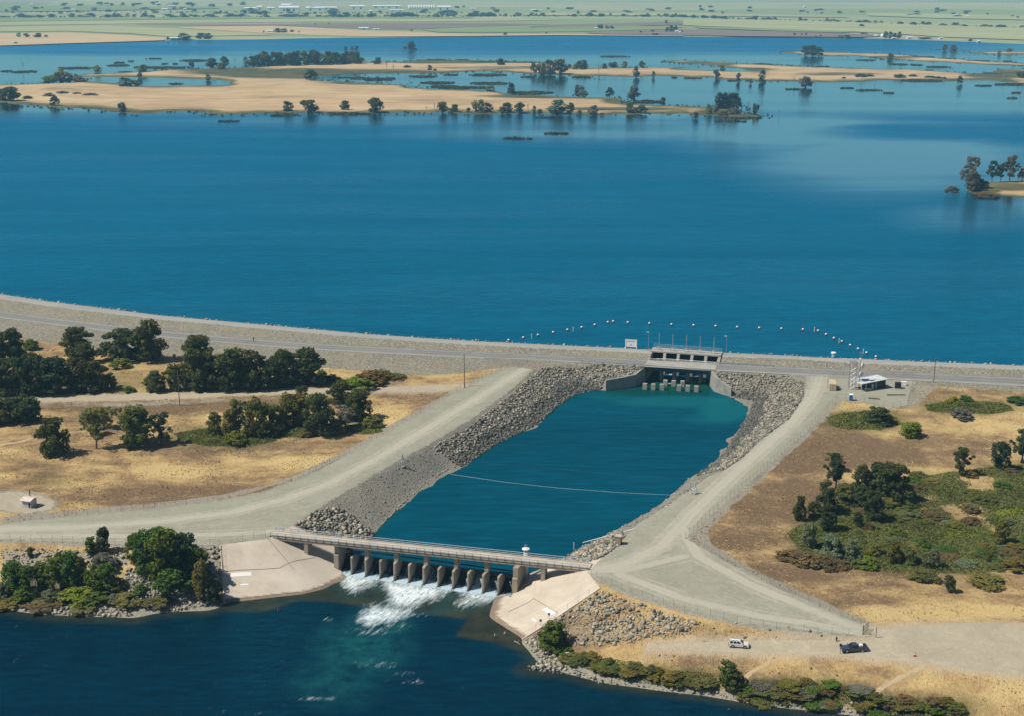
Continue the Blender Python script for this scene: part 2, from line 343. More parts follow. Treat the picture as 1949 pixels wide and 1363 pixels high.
# raster of the heights, 1 m
RX0, RY0, RW, RH = -410, 232, 820, 470
HG = np.full((RH, RW), np.nan)
for t in tf:
    if len(t) != 3: continue
    a, b, c = (tin_v[i] for i in t); za, zb, zc = (tin_z[i] for i in t)
    x0 = max(RX0, math.floor(min(a[0], b[0], c[0]))); x1 = min(RX0+RW-1, math.ceil(max(a[0], b[0], c[0])))
    y0 = max(RY0, math.floor(min(a[1], b[1], c[1]))); y1 = min(RY0+RH-1, math.ceil(max(a[1], b[1], c[1])))
    if x1 < x0 or y1 < y0: continue
    gx, gy = np.meshgrid(np.arange(x0, x1+1), np.arange(y0, y1+1))
    det = (b[1]-c[1])*(a[0]-c[0])+(c[0]-b[0])*(a[1]-c[1])
    if abs(det) < 1e-9: continue
    l0 = ((b[1]-c[1])*(gx-c[0])+(c[0]-b[0])*(gy-c[1]))/det; l1 = ((c[1]-a[1])*(gx-c[0])+(a[0]-c[0])*(gy-c[1]))/det; l2 = 1-l0-l1
    m = (l0 >= -1e-6) & (l1 >= -1e-6) & (l2 >= -1e-6)
    HG[gy[m]-RY0, gx[m]-RX0] = (l0*za+l1*zb+l2*zc)[m]
HG = np.where(np.isnan(HG), 7.0, HG)
K = np.array([1, 2, 1])/4.0
for _ in range(1):
    HG[1:-1] = K[0]*HG[:-2]+K[1]*HG[1:-1]+K[2]*HG[2:]; HG[:, 1:-1] = K[0]*HG[:, :-2]+K[1]*HG[:, 1:-1]+K[2]*HG[:, 2:]
def Hraw(P):
    P = np.atleast_2d(P); x = np.clip(P[:, 0]-RX0, 0, RW-1.001); y = np.clip(P[:, 1]-RY0, 0, RH-1.001)
    i = x.astype(int); j = y.astype(int); fx = x-i; fy = y-j
    return (HG[j, i]*(1-fx)+HG[j, i+1]*fx)*(1-fy)+(HG[j+1, i]*(1-fx)+HG[j+1, i+1]*fx)*fy

# ------------------------------------------------------------------ zones of the near ground
Z = {}
Z['dam_road'] = XY(road_up)+XY(road_dn)[::-1]
Z['crest_track'] = XY(crest_up)+XY(crest_dn)[::-1]
Z['concrete_apron_left'] = XY(apron_left)
Z['concrete_apron_right'] = XY(apron_right)
Z['gravel_road_left'] = XY(fence_left)+[XY(bank_left)[-1]]+XY(bank_left)[::-1][1:]+XY(apron_left)[2::-1]+XY(plat_left)[::-1][1:]
Z['gravel_road_right'] = XY(PL([(1534, 716, ROAD)]))+XY(bank_right)[::-1]+XY(apron_right)[5:6]+XY(fence_right)+XY(yardfence)+XY(yard_low)[1:]+XY(PL([(1745, 727, ROAD)]))
Z['riverside_track'] = XY(track_up)+XY(fence_right)[-1:]+XY(yardfence)[:1]+XY(wide_up)+XY(track_dn)[::-1]
Z['dirt_road'] = XY(dirt_up)+XY(PL([(885, 733, 8.5)]))+XY(dirt_dn)[::-1]
Z['toilet_pad'] = XY(PL([(-40, 968, 6.9), (-40, 945, 6.8), (25, 938, 6.8), (75, 945, 6.8), (105, 958, 6.9), (98, 972, 7.0), (50, 980, 7.2)]))
Z['channel_bank'] = XY(bank_left)+XY(road_dn)[14:15]+XY(road_dn)[15:17]+XY(PL([(1534, 716, ROAD)]))+XY(bank_right)[::-1]+[tuple(GF.p(0, 0, 0))[:2]][:0]+[(9.5, 341.2), (4, 341), tuple(WF.p(12*BAY, 5, 0))[:2], tuple(WF.p(0, 5, 0))[:2], (-46, 357.4), (-50.5, 358.5)]
Z['dam_embankment'] = [(p[0], p[1]+6) for p in crest_up]+[(p[0], p[1]) for p in toe_right][::-1]+XY(PL([(1740, 728, ROAD), (1534, 716, ROAD), (1450, 712, ROAD), (1228, 700, ROAD), (1016, 704, 9.4), (972, 699, 9.4)]))+XY(toe_left)[::-1]
Z['river_bank_left'] = XY(plat_left)+XY(PL([(426, 1152, 0)]))+[(p[0], p[1]-8) for p in shore_left][::-1]
Z['river_bank_right'] = XY(PL([(1143, 1122, 8.6)]))+XY(fence_right)[1:]+XY(track_up)[::-1]+XY(track_dn)+[(p[0], p[1]-8) for p in shore_right][::-1]+XY(PL([(991, 1221, 0)]))
ORDER = ['dam_road', 'crest_track', 'concrete_apron_left', 'concrete_apron_right', 'gravel_road_left', 'riverside_track', 'gravel_road_right', 'dirt_road', 'toilet_pad', 'channel_bank', 'dam_embankment', 'river_bank_left', 'river_bank_right']
SHARP = {'dam_road', 'concrete_apron_left', 'concrete_apron_right'}

FP = []; FE = []
def add_ring(poly, step, jit):
    r = resample([tuple(p) for p in poly], step, jit, True); b = len(FP)
    FP.extend([(p[0], p[1]) for p in r]); n = len(r); FE.extend([(b+i, b+(i+1) % n) for i in range(n)])
for k in ORDER:
    if k in ('dam_embankment', 'river_bank_left', 'river_bank_right', 'channel_bank'): continue
    add_ring(Z[k], 1.6, 0.0 if k in SHARP else (0.55 if k in ('riverside_track', 'dirt_road', 'toilet_pad') else 0.3))
for off in (0.0, 0.32):
    c0 = np.mean(np.array(cutring), axis=0); ring = []
    cr = np.array(cutring)
    for i in range(len(cr)):
        a, b, c = cr[i-1], cr[i], cr[(i+1) % len(cr)]
        t1 = (b-a)/np.hypot(*(b-a)); t2 = (c-b)/np.hypot(*(c-b)); nrm = np.array([t1[1]+t2[1], -t1[0]-t2[0]]); nrm /= np.hypot(*nrm)
        if (c0-b) @ nrm < 0: nrm = -nrm
        ring.append(tuple(b+nrm*off))
    if off: cut_in = ring
    add_ring(ring, 1.5, 0)
pts = []
y = 258.0
while y < 640:
    st = 1.0 if y < 350 else (1.35 if y < 430 else 1.75)
    hw = 0.354*y+15.7+14; n = int(2*hw/st)
    xs = np.linspace(-hw, hw, n)+RNG.uniform(-0.35, 0.35, n)*st; ys = y+RNG.uniform(-0.35, 0.35, n)*st
    pts.append(np.c_[xs, ys]); y += st
gx, gy = np.meshgrid(np.arange(-405, 406, 9.0), np.arange(236, 700, 9.0)); g = np.c_[gx.ravel(), gy.ravel()]
g = g[(np.abs(g[:, 0]) > 0.354*g[:, 1]+31) | (g[:, 1] < 256) | (g[:, 1] > 642)]
pts = np.vstack(pts+[g]); h = Hraw(pts)
lakeside = np.interp(pts[:, 0], [p[0] for p in crest_up], [p[1] for p in crest_up])
keep = (pts[:, 1] < lakeside+14) & ~((h < -1.2) & (RNG.random(len(pts)) < 0.8)) & ~((h < 1.6) & (h > 0.2) & (pts[:, 1] > 365) & (RNG.random(len(pts)) < 0.7))
pts = pts[keep]
allp = np.vstack([np.array(FP), pts])
gv, ge, gf, _, _, _ = delaunay_2d_cdt([Vector((float(p[0]), float(p[1]))) for p in allp], FE, [], 0, 0.01)
GV = np.array([(v.x, v.y) for v in gv]); GFc = np.array([f for f in gf if len(f) == 3], dtype=np.int32)
cen = GV[GFc].mean(axis=1)
zone = np.full(len(cen), len(ORDER))
for k in reversed(range(len(ORDER))):
    zone[inpoly(cen, Z[ORDER[k]])] = k
GZ = Hraw(GV)
vz = np.full(len(GV), len(ORDER))
np.minimum.at(vz, GFc.ravel(), np.repeat(zone, 3))
n1 = vnoise(GV, 0.16, 1); n2 = vnoise(GV, 0.45, 2); n3 = vnoise(GV, 0.045, 3)
amp = np.where(vz >= len(ORDER), 1.0, np.where(vz >= 9, 0.6, 0.0))
amp[(vz == ORDER.index('channel_bank'))] = 0.5
amp[vz == ORDER.index('dam_embankment')] = 0.15
amp = np.where((vz >= 4) & (vz < 9), 0.06, amp)
amp = amp*np.clip((GZ+0.1)/1.2, 0, 1)
GZ = GZ+amp*(0.22*n1+0.14*n2+0.35*n3)
_wd = [tuple(WF.p(u, v, 0))[:2] for u, v in ((0.3, -9), (12*BAY-0.3, -9), (12*BAY-0.3, 3.5), (0.3, 3.5))]; _wu = [tuple(WF.p(u, v, 0))[:2] for u, v in ((0.3, 3.5), (12*BAY-0.3, 3.5), (12*BAY-0.6, 9), (0.6, 9))]
GZ = np.where(inpoly(GV, _wd) & (vz > 3), np.minimum(GZ, -1.0), GZ); GZ = np.where(inpoly(GV, _wu) & (vz > 3), np.minimum(GZ, 0.8), GZ)
zone[inpoly(cen, cutpoly)] = len(ORDER)
GZ[inpoly(GV, cut_in) | (dist_line(GV, cut_in, True) < 0.02)] = 1.0
def Hfull(P):
    P = np.atleast_2d(P); a = np.ones(len(P))
    for k in ('river_bank_left', 'river_bank_right'): a[inpoly(P, Z[k])] = 0.6
    a[inpoly(P, Z['dam_embankment'])] = 0.15; a[inpoly(P, Z['channel_bank'])] = 0.5
    for k in ORDER[:9]: a[inpoly(P, Z[k])] = 0.0
    a = a*np.clip((Hraw(P)+0.1)/1.2, 0, 1)
    return Hraw(P)+a*(0.22*vnoise(P, 0.16, 1)+0.14*vnoise(P, 0.45, 2)+0.35*vnoise(P, 0.045, 3))
def ground_h(x, y):
    return float(Hraw(np.array([[x, y]]))[0])
def on_ground(px, py):
    z = 7.0
    for _ in range(12):
        p = W(px, py, z); z = 0.5*z+0.5*ground_h(p[0], p[1])
    p = W(px, py, z); return Vector((p[0], p[1], ground_h(p[0], p[1])))
# ------------------------------------------------------------------ where a point of the place stands in the photograph (used to place traced patches)
def proj(V):
    V = np.asarray(V, float); c, s = math.cos(PITCH), math.sin(PITCH)
    zc = V[:, 1]*c-(V[:, 2]-CAM_H)*s; u = V[:, 1]*s+(V[:, 2]-CAM_H)*c
    zc = np.maximum(zc, 1.0)
    return np.c_[CXP+FOC*V[:, 0]/zc, CYP-FOC*u/zc]
def blobs(Q, lst):      # soft patches: (cx, cy, rx, ry[, strength])
    r = np.zeros(len(Q))
    for b in lst:
        d = np.hypot((Q[:, 0]-b[0])/b[2], (Q[:, 1]-b[1])/b[3]); k = b[4] if len(b) > 4 else 1.0
        r = np.maximum(r, k*np.clip(1.6-1.2*d, 0, 1))
    return r
def polymask(Q, poly, soft):
    ins = inpoly(Q, poly); d = dist_line(Q, poly, True); return np.clip(0.5+np.where(ins, d, -d)/(2*soft), 0, 1)

# ------------------------------------------------------------------ materials of the ground
def ground_mat():
    t = NT('dry_grassland'); v = t.pos()
    a = t.noise(v, 0.018, 5, 0.62, 0.6); b = t.noise(t.pos((1, 1.6, 1)), 0.10, 5, 0.65); c = t.noise(v, 0.9, 4, 0.7); d = t.noise(t.pos((1.0, 0.45, 1)), 2.6, 3, 0.7)
    m = t.math('ADD', t.math('MULTIPLY', a, 0.55), t.math('MULTIPLY', b, 0.45))
    m = t.math('SUBTRACT', m, t.math('MULTIPLY', t.attr('bare'), 0.16)); m = t.math('ADD', m, t.math('MULTIPLY', t.math('SUBTRACT', c, 0.5), 0.10))
    m = t.math('ADD', t.math('MULTIPLY', t.math('SUBTRACT', m, 0.49), 1.4), 0.49)
    col = t.ramp(m, [(0.34, (0.180, 0.122, 0.072)), (0.44, (0.285, 0.195, 0.105)), (0.525, (0.45, 0.315, 0.145)), (0.64, (0.58, 0.435, 0.20))])
    col = t.mix(t.fr(d, 0.40, 0.78, 0.0, 0.42), col, (0.20, 0.13, 0.07)); col = t.mix(t.fr(c, 0.52, 0.78, 0, 0.42), col, (0.62, 0.47, 0.26))
    e = t.noise(v, 0.3, 4, 0.6)
    gr = t.ramp(c, [(0.3, (0.035, 0.045, 0.014)), (0.55, (0.085, 0.085, 0.030)), (0.75, (0.16, 0.13, 0.055))])
    col = t.mix(t.math('MULTIPLY', t.attr('green'), t.fr(e, 0.25, 0.5, 0.25, 1.0)), col, gr)
    gv = t.ramp(t.noise(v, 1.7, 3), [(0.3, (0.24, 0.22, 0.175)), (0.7, (0.37, 0.34, 0.275))])
    col = t.mix(t.fr(t.math('ADD', t.attr('gravel'), t.math('MULTIPLY', t.math('SUBTRACT', b, 0.5), 0.9)), 0.42, 0.62), col, gv)
    col = t.mix(t.fr(t.math('ADD', t.attr('dust'), t.math('MULTIPLY', t.math('SUBTRACT', e, 0.5), 0.9)), 0.3, 0.75, 0, 0.85), col, (0.45, 0.375, 0.27))
    t.col(col); t.nrm(t.bump(t.math('ADD', c, d), 0.9, 0.35)); t.set(Specular_IOR_Level=0.05); return t.m
def stone_mat(name, lo, mid, hi, sc=1.6):
    t = NT(name); v = t.pos(); vo = t.voro(v, sc, 'Color'); sep = t.n.new('ShaderNodeSeparateColor'); t.lk(vo, sep.inputs[0])
    dd = t.voro(v, sc); n = t.noise(v, 0.07, 4); n2 = t.noise(v, 0.6, 3)
    col = t.ramp(sep.outputs[0], [(0.1, lo), (0.5, mid), (0.95, hi)])
    col = t.mix(t.fr(dd, 0.34, 0.66, 0.0, 0.6), col, tuple(x*0.45 for x in lo))
    col = t.mix(t.fr(n, 0.35, 0.7, 0, 0.35), col, (mid[0]*1.15, mid[1]*1.02, mid[2]*0.82)); col = t.mix(t.fr(n2, 0.4, 0.75, 0, 0.25), col, lo)
    t.col(col); t.nrm(t.bump(dd, 0.7, -0.22)); t.set(Specular_IOR_Level=0.12); return t.m
def gravel_mat(name, lo, hi, tan, streak=(1, 1, 1), rot=0.0, wear=None):
    t = NT(name); v = t.pos(); n = t.noise(t.pos(streak, rot), 0.12, 5, 0.6, 0.8); f = t.noise(v, 1.4, 4, 0.7); n2 = t.noise(t.pos(streak, rot), 0.45, 4, 0.6, 1.5)
    col = t.ramp(n, [(0.3, lo), (0.7, hi)]); col = t.mix(t.fr(n2, 0.50, 0.72, 0, 0.55), col, tan); col = t.mix(t.fr(f, 0.45, 0.8, 0, 0.35), col, tuple(x*0.6 for x in lo))
    if wear:
        wob = t.math('ADD', t.attr('rut'), t.math('MULTIPLY', t.math('SUBTRACT', t.noise(v, 0.06, 3), 0.5), 2.5)); ab = t.math('ABSOLUTE', wob)
        r1 = t.fr(t.math('ABSOLUTE', t.math('SUBTRACT', ab, 0.85)), 0.15, 0.5, 1.0, 0.0); r2 = t.fr(t.math('ABSOLUTE', t.math('SUBTRACT', ab, 2.9)), 0.1, 0.45, 0.7, 0.0)
        rt = t.math('MULTIPLY', t.math('MAXIMUM', r1, r2), t.fr(t.noise(v, 0.09, 3), 0.35, 0.6))
        col = t.mix(t.math('MULTIPLY', rt, 0.6), col, (0.54, 0.50, 0.41)); col = t.mix(t.fr(t.noise(v, 0.035, 4, 0.6, 1.0), 0.5, 0.7, 0, 0.4), col, (0.29, 0.27, 0.205))
    if wear: col = t.mix(t.fr(t.math('ADD', t.attr('wear'), t.math('MULTIPLY', t.math('SUBTRACT', n2, 0.5), 1.0)), 0.25, 0.95, 0, 0.85), col, wear)
    t.col(col); t.nrm(t.bump(f, 0.5, 0.08)); t.set(Specular_IOR_Level=0.1); return t.m
def asphalt_mat():
    t = NT('asphalt'); v = t.pos(); n = t.noise(v, 0.08, 4); f = t.noise(v, 3.0, 3)
    col = t.ramp(n, [(0.3, (0.185, 0.19, 0.188)), (0.7, (0.23, 0.232, 0.225))]); col = t.mix(t.fr(f, 0.4, 0.7, 0, 0.3), col, (0.12, 0.122, 0.12)); t.col(col); return t.m
def apron_mat():
    t = NT('apron_concrete'); v = t.pos(); n = t.noise(v, 0.11, 5, 0.6, 0.5); n2 = t.noise(t.pos((0.5, 2.0, 1), 0.4), 0.5, 5, 0.65); f = t.noise(v, 4, 3)
    col = t.ramp(n, [(0.28, (0.46, 0.395, 0.315)), (0.5, (0.55, 0.475, 0.385)), (0.75, (0.61, 0.54, 0.45))])
    col = t.mix(t.fr(n2, 0.52, 0.78, 0, 0.35), col, (0.36, 0.29, 0.22)); col = t.mix(t.fr(f, 0.5, 0.8, 0, 0.2), col, (0.3, 0.26, 0.2)); n4 = t.noise(t.pos((2.2, 0.25, 1), 0.31), 0.8, 5, 0.7, 0.3); col = t.mix(t.fr(n4, 0.55, 0.75, 0, 0.28), col, (0.33, 0.28, 0.22)); n5 = t.noise(v, 0.045, 3, 0.5, 0.4); col = t.mix(t.fr(n5, 0.5, 0.62, 0, 0.22), col, (0.66, 0.61, 0.54))
    wet = t.attr('low'); col = t.mix(t.fr(t.math('ADD', wet, t.math('MULTIPLY', t.math('SUBTRACT', n2, 0.5), 0.8)), 0.45, 0.75, 0, 0.8), col, (0.17, 0.105, 0.066))
    t.col(col); t.nrm(t.bump(f, 0.15, 0.03)); return t.m
M['ground'] = ground_mat()
M['embank'] = stone_mat('embankment_gravel', (0.185, 0.173, 0.135), (0.285, 0.268, 0.213), (0.41, 0.388, 0.325), 2.3)
M['bank'] = stone_mat('bank_cobbles', (0.20, 0.195, 0.165), (0.285, 0.275, 0.235), (0.40, 0.385, 0.335), 3.2)
M['gravel'] = gravel_mat('gravel', (0.275, 0.272, 0.215), (0.335, 0.33, 0.262), (0.42, 0.39, 0.305), wear=(0.43, 0.41, 0.335))
M['track'] = gravel_mat('dusty_track', (0.36, 0.315, 0.232), (0.44, 0.385, 0.285), (0.52, 0.45, 0.335))
M['crest'] = gravel_mat('crest_gravel', (0.285, 0.29, 0.275), (0.35, 0.35, 0.325), (0.38, 0.37, 0.33), (0.2, 1, 1), 0.25)
M['asphalt'] = asphalt_mat(); M['apron'] = apron_mat()

# ------------------------------------------------------------------ the near ground, one object for each zone
G3 = np.c_[GV, GZ]; GQ = proj(G3)
gd = np.full(len(GV), 99.0)
for k in ('gravel_road_left', 'gravel_road_right', 'toilet_pad'):
    gd = np.minimum(gd, np.where(inpoly(GV, Z[k]), 0.0, dist_line(GV, Z[k], True)))
gravel_a = np.exp(-gd/1.6)
for poly_, st_ in (([(1143, 1124), (1250, 1162), (1330, 1186), (1290, 1212), (1180, 1228), (1090, 1232), (1000, 1222), (1060, 1176)], 0.5), ([(0, 1042), (250, 1050), (250, 1078), (60, 1104), (0, 1122)], 0.62), ([(240, 1080), (300, 1105), (385, 1100), (384, 1042), (420, 1042), (426, 1155), (285, 1168), (235, 1110)], 0.85), ([(-60, 1146), (100, 1158), (250, 1160), (260, 1180), (0, 1168)], 0.95), ([(1000, 1225), (1085, 1250), (1090, 1285), (1000, 1280)], 0.9)):
    gravel_a = np.maximum(gravel_a, st_*polymask(GQ, poly_, 8))
gravel_a = np.maximum(gravel_a, np.where(inpoly(GQ, [p for p in [(1604, 758), (1738, 733), (1782, 736), (1742, 776), (1720, 776), (1640, 768)]]), 1.0, 0))
gravel_a = np.maximum(gravel_a, polymask(GQ, [(1645, 1191), (1600, 1174), (1500, 1130), (1400, 1079), (1340, 1046), (1304, 1026), (1350, 984), (1427, 919), (1541, 816), (1593, 760), (1604, 766), (1566, 806), (1460, 905), (1390, 968), (1345, 1016), (1358, 1040), (1430, 1082), (1540, 1134), (1690, 1200)], 7))
gravel_a = np.maximum(gravel_a, 0.75*polymask(GQ, [(0, 985), (150, 970), (300, 957), (420, 941), (500, 926), (560, 905), (605, 883), (680, 845), (760, 799), (830, 760), (900, 722), (975, 694), (975, 705), (830, 775), (605, 900), (420, 956), (0, 1000)], 3))
gravel_a = np.maximum(gravel_a, 0.8*polymask(GQ, [(0, 768), (300, 762), (560, 752), (860, 743), (840, 752), (560, 761), (300, 776), (0, 780)], 4)*0.72)
THICKET = [(1497, 1015), (1560, 985), (1625, 930), (1700, 912), (1800, 900), (1900, 888), (1980, 880), (2050, 1000), (1980, 1080), (1850, 1092), (1700, 1090), (1600, 1075), (1530, 1062)]
thk_ = polymask(GQ, THICKET, 16)*np.clip(0.75+0.9*vnoise(GV, 0.09, 41)+0.5*vnoise(GV, 0.25, 42), 0.1, 1)
green_a = np.maximum(thk_, blobs(GQ, [(1645, 802, 80, 22), (1845, 776, 92, 15), (430, 832, 105, 22), (690, 815, 45, 12), (620, 740, 70, 14, 0.7), (130, 730, 160, 30, 0.5), (460, 735, 160, 22, 0.5), (120, 1130, 160, 22), (1215, 1290, 170, 22), (1530, 1320, 130, 30), (1750, 1350, 120, 30), (90, 915, 45, 12, 0.5), (1860, 1060, 80, 30, 0.5), (1540, 1065, 60, 12, 0.8)]))
bare_a = blobs(GQ, [(330, 948, 260, 20), (60, 900, 60, 20, 0.7), (540, 860, 110, 14), (1630, 860, 150, 30), (1480, 960, 110, 40), (1400, 1030, 70, 20), (1560, 870, 120, 30), (1800, 850, 160, 25, 0.6), (1480, 1090, 120, 16, 0.6), (300, 775, 300, 12), (1600, 1150, 160, 14, 0.5), (350, 865, 70, 20, 0.8)])
bare_a -= 0.9*blobs(GQ, [(600, 870, 130, 20), (720, 800, 60, 20), (1700, 905, 170, 13), (1640, 780, 60, 8), (1760, 1165, 180, 14), (330, 900, 80, 15), (500, 945, 200, 8), (50, 945, 40, 8)])
low_a = np.clip(1.0-GZ/1.1, 0, 1)
dd_ = np.minimum(*(np.where(inpoly(GV, Z[k]), 0.0, dist_line(GV, Z[k], True)) for k in ('riverside_track', 'dirt_road'))); dust_a = np.exp(-dd_/2.2)
rb_ = (inpoly(GV, Z['river_bank_left']) | inpoly(GV, Z['river_bank_right'])); gravel_a = np.where(rb_, np.maximum(gravel_a, np.clip(1.15-(GZ-0.2)/1.3, 0, 0.95)), gravel_a)
wear_a = np.zeros(len(GV)); rut_a = np.full(len(GV), 9.0)
for ln, wd in (([(-100, 1010), (0, 1008), (150, 1004), (300, 994), (440, 976), (540, 952), (620, 925), (720, 872), (820, 812), (920, 752), (1000, 704)], 2.6), ([(-100, 1020), (100, 1021), (300, 1022), (440, 1018), (530, 1012)], 1.8), ([(1560, 722), (1545, 760), (1500, 812), (1400, 900), (1310, 985), (1260, 1040), (1190, 1075), (1125, 1086)], 3.0), ([(1300, 1010), (1330, 1060), (1420, 1110), (1550, 1165), (1650, 1202)], 2.2), ([(1180, 1095), (1300, 1140), (1450, 1175), (1640, 1204)], 2.0), ([(1130, 1088), (1200, 1085), (1300, 1060)], 1.6)):
    d = dist_line(GV, [W(a, b, PLAT)[:2] for a, b in ln]); wear_a = np.maximum(wear_a, np.exp(-(d/wd)**2))
    lw = np.array([W(a, b, PLAT)[:2] for a, b in ln]); best = np.full(len(GV), 1e9); sd = np.zeros(len(GV))
    for p0, p1 in zip(lw[:-1], lw[1:]):
        ab = p1-p0; tt_ = np.clip(((GV-p0) @ ab)/(ab @ ab), 0, 1); q = GV-(p0+tt_[:, None]*ab); dd = np.hypot(q[:, 0], q[:, 1]); cr = (ab[0]*q[:, 1]-ab[1]*q[:, 0])/np.hypot(*ab); up = dd < best; best = np.where(up, dd, best); sd = np.where(up, np.sign(cr)*dd, sd)
    rut_a = np.where(np.abs(sd) < np.abs(rut_a), sd, rut_a)
ZM = {'dam_road': 'asphalt', 'crest_track': 'crest', 'concrete_apron_left': 'apron', 'concrete_apron_right': 'apron', 'gravel_road_left': 'gravel', 'gravel_road_right': 'gravel', 'riverside_track': 'track', 'dirt_road': 'track', 'toilet_pad': 'track', 'channel_bank': 'bank', 'dam_embankment': 'embank', 'river_bank_left': 'ground', 'river_bank_right': 'ground'}
ZO = {}
cut_mask = (GV[GFc][:, :, 1].max(axis=1) < 0)
for k in range(len(ORDER)+1):
    nm = ORDER[k] if k < len(ORDER) else 'ground'
    F = GFc[zone == k]; used = np.unique(F); remap = np.full(len(GV), -1); remap[used] = np.arange(len(used))
    me = mesh_np(nm, G3[used], remap[F], smooth=nm not in ('dam_road',))
    attr(me, 'gravel', gravel_a[used]); attr(me, 'green', green_a[used]); attr(me, 'bare', np.clip(bare_a[used], -1, 1)); attr(me, 'low', low_a[used]); attr(me, 'wear', wear_a[used]); attr(me, 'rut', rut_a[used]); attr(me, 'dust', dust_a[used])
    o = obj_mesh(nm, me, M[ZM.get(nm, 'ground')]); ZO[nm] = o
    if 'apron' in nm:
        o.name = 'concrete_apron'
        tag(o, 'pale concrete apron sloping to the river at the %s end of the weir bridge' % ('left' if 'left' in nm else 'right'), 'apron', 'concrete aprons beside the weir')
    else: tag(o, kind='structure')

# road paint
def strip(line_a, line_b, t0, t1, dz, name, mat, parent, i0=0, i1=None):
    A = resample([tuple(p) for p in line_a[i0:i1]], 6); n = len(A); B = []
    ia = np.linspace(0, 1, n); la = np.array(line_b[i0:i1]); d = np.r_[0, np.cumsum(np.hypot(*np.diff(la[:, :2], axis=0).T))]; d /= d[-1]
    la2 = np.array(line_a[i0:i1]); da = np.r_[0, np.cumsum(np.hypot(*np.diff(la2[:, :2], axis=0).T))]; da /= da[-1]
    Am = np.c_[np.interp(ia, da, la2[:, 0]), np.interp(ia, da, la2[:, 1])]; Bm = np.c_[np.interp(ia, d, la[:, 0]), np.interp(ia, d, la[:, 1])]
    P0 = Am+(Bm-Am)*t0; P1 = Am+(Bm-Am)*t1
    z = np.maximum(Hraw((P0+P1)/2), ROAD-0.02)+dz
    V = np.empty((2*n, 3)); V[0::2] = np.c_[P0, z]; V[1::2] = np.c_[P1, z]
    F = [(2*i, 2*i+1, 2*i+3, 2*i+2) for i in range(n-1)]
    return obj_mesh(name, mesh_np(name, V, F), mat, parent)
M['yellow'] = plain('yellow_road_paint', (0.46, 0.33, 0.10), 0.7); M['wpaint'] = plain('white_road_paint', (0.62, 0.62, 0.58), 0.7)
strip(road_up, road_dn, 0.487, 0.513, 0.03, 'centre_line', M['yellow'], ZO['dam_road'])
strip(road_up, road_dn, 0.18, 0.195, 0.03, 'edge_line', M['wpaint'], ZO['dam_road'])
strip(road_up, road_dn, 0.805, 0.82, 0.03, 'edge_line', M['wpaint'], ZO['dam_road'])
strip(road_up, road_dn, 0.0, 0.14, 0.02, 'shoulder', M['crest'], ZO['dam_road'])
strip(road_up, road_dn, 0.86, 1.0, 0.02, 'shoulder', M['crest'], ZO['dam_road'])

# ------------------------------------------------------------------ water
def water_mat(name, body, rough=0.15, wave=(0.35, 1.6), bstr=0.35, aniso=(1, 1, 1), extra=None, calm=None, spec=0.95):
    t = NT(name); v = t.pos(aniso)
    w1 = t.noise(v, wave[0], 3, 0.6); w2 = t.noise(t.pos((aniso[0], aniso[1]*1.3, 1), 0.5), wave[1], 3, 0.6)
    h = t.math('ADD', t.math('MULTIPLY', w1, 0.9), t.math('MULTIPLY', w2, 0.45))
    big = t.noise(t.pos((0.35*aniso[0], aniso[1], 1)), 0.02, 4, 0.6, 1.0); fine = t.noise(t.pos((0.22*aniso[0], 1.0*aniso[1], 1)), 0.16, 4, 0.65, 0.6)
    c = t.mix(t.fr(big, 0.3, 0.7), tuple(x*0.80 for x in body), tuple(x*1.22 for x in body)); c = t.mix(t.fr(fine, 0.42, 0.72, 0, 0.35), c, tuple(x*0.7 for x in body)); rip = t.noise(t.pos((0.45*aniso[0], 1.0*aniso[1], 1)), 0.42, 4, 0.7, 0.4); c = t.mix(t.fr(rip, 0.40, 0.70, 0, 0.75), c, tuple(x*0.52 for x in body)); c = t.mix(t.fr(rip, 0.46, 0.28, 0, 0.5), c, tuple(x*1.55 for x in body))
    st = bstr
    r = rough
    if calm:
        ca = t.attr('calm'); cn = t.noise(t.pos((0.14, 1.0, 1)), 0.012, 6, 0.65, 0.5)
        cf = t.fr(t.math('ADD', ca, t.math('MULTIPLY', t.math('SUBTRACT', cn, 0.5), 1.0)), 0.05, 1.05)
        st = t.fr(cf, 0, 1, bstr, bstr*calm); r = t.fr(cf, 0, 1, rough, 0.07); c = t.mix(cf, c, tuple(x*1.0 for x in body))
    if extra: c, r, t_s = extra(t, c, r)
    nb = t.bump(h, st, 0.9)
    df = t.n.new('ShaderNodeBsdfDiffuse'); t.val(df.inputs['Color'], c); t.lk(nb, df.inputs['Normal'])
    gl = t.n.new('ShaderNodeBsdfGlossy'); t.val(gl.inputs['Roughness'], r); t.lk(nb, gl.inputs['Normal'])  # gloss tint puts a deeper sky blue into the reflections
    fz = t.n.new('ShaderNodeFresnel'); fz.inputs['IOR'].default_value = 1.33; t.lk(nb, fz.inputs['Normal'])
    if calm:
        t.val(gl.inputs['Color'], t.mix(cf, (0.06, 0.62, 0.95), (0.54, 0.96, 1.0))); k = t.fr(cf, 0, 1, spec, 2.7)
    else: gl.inputs['Color'].default_value = (0.05, 0.60, 0.95, 1); k = spec
    fac = t.math('MULTIPLY', fz.outputs[0], k, True)
    if extra: fac = t.math('MULTIPLY', fac, t.math('SUBTRACT', 1.0, t_s))
    mx = t.n.new('ShaderNodeMixShader'); t.val(mx.inputs[0], fac); t.lk(df.outputs[0], mx.inputs[1]); t.lk(gl.outputs[0], mx.inputs[2]); t.lk(mx.outputs[0], t.out.inputs['Surface']); t.n.remove(t.b); return t.m
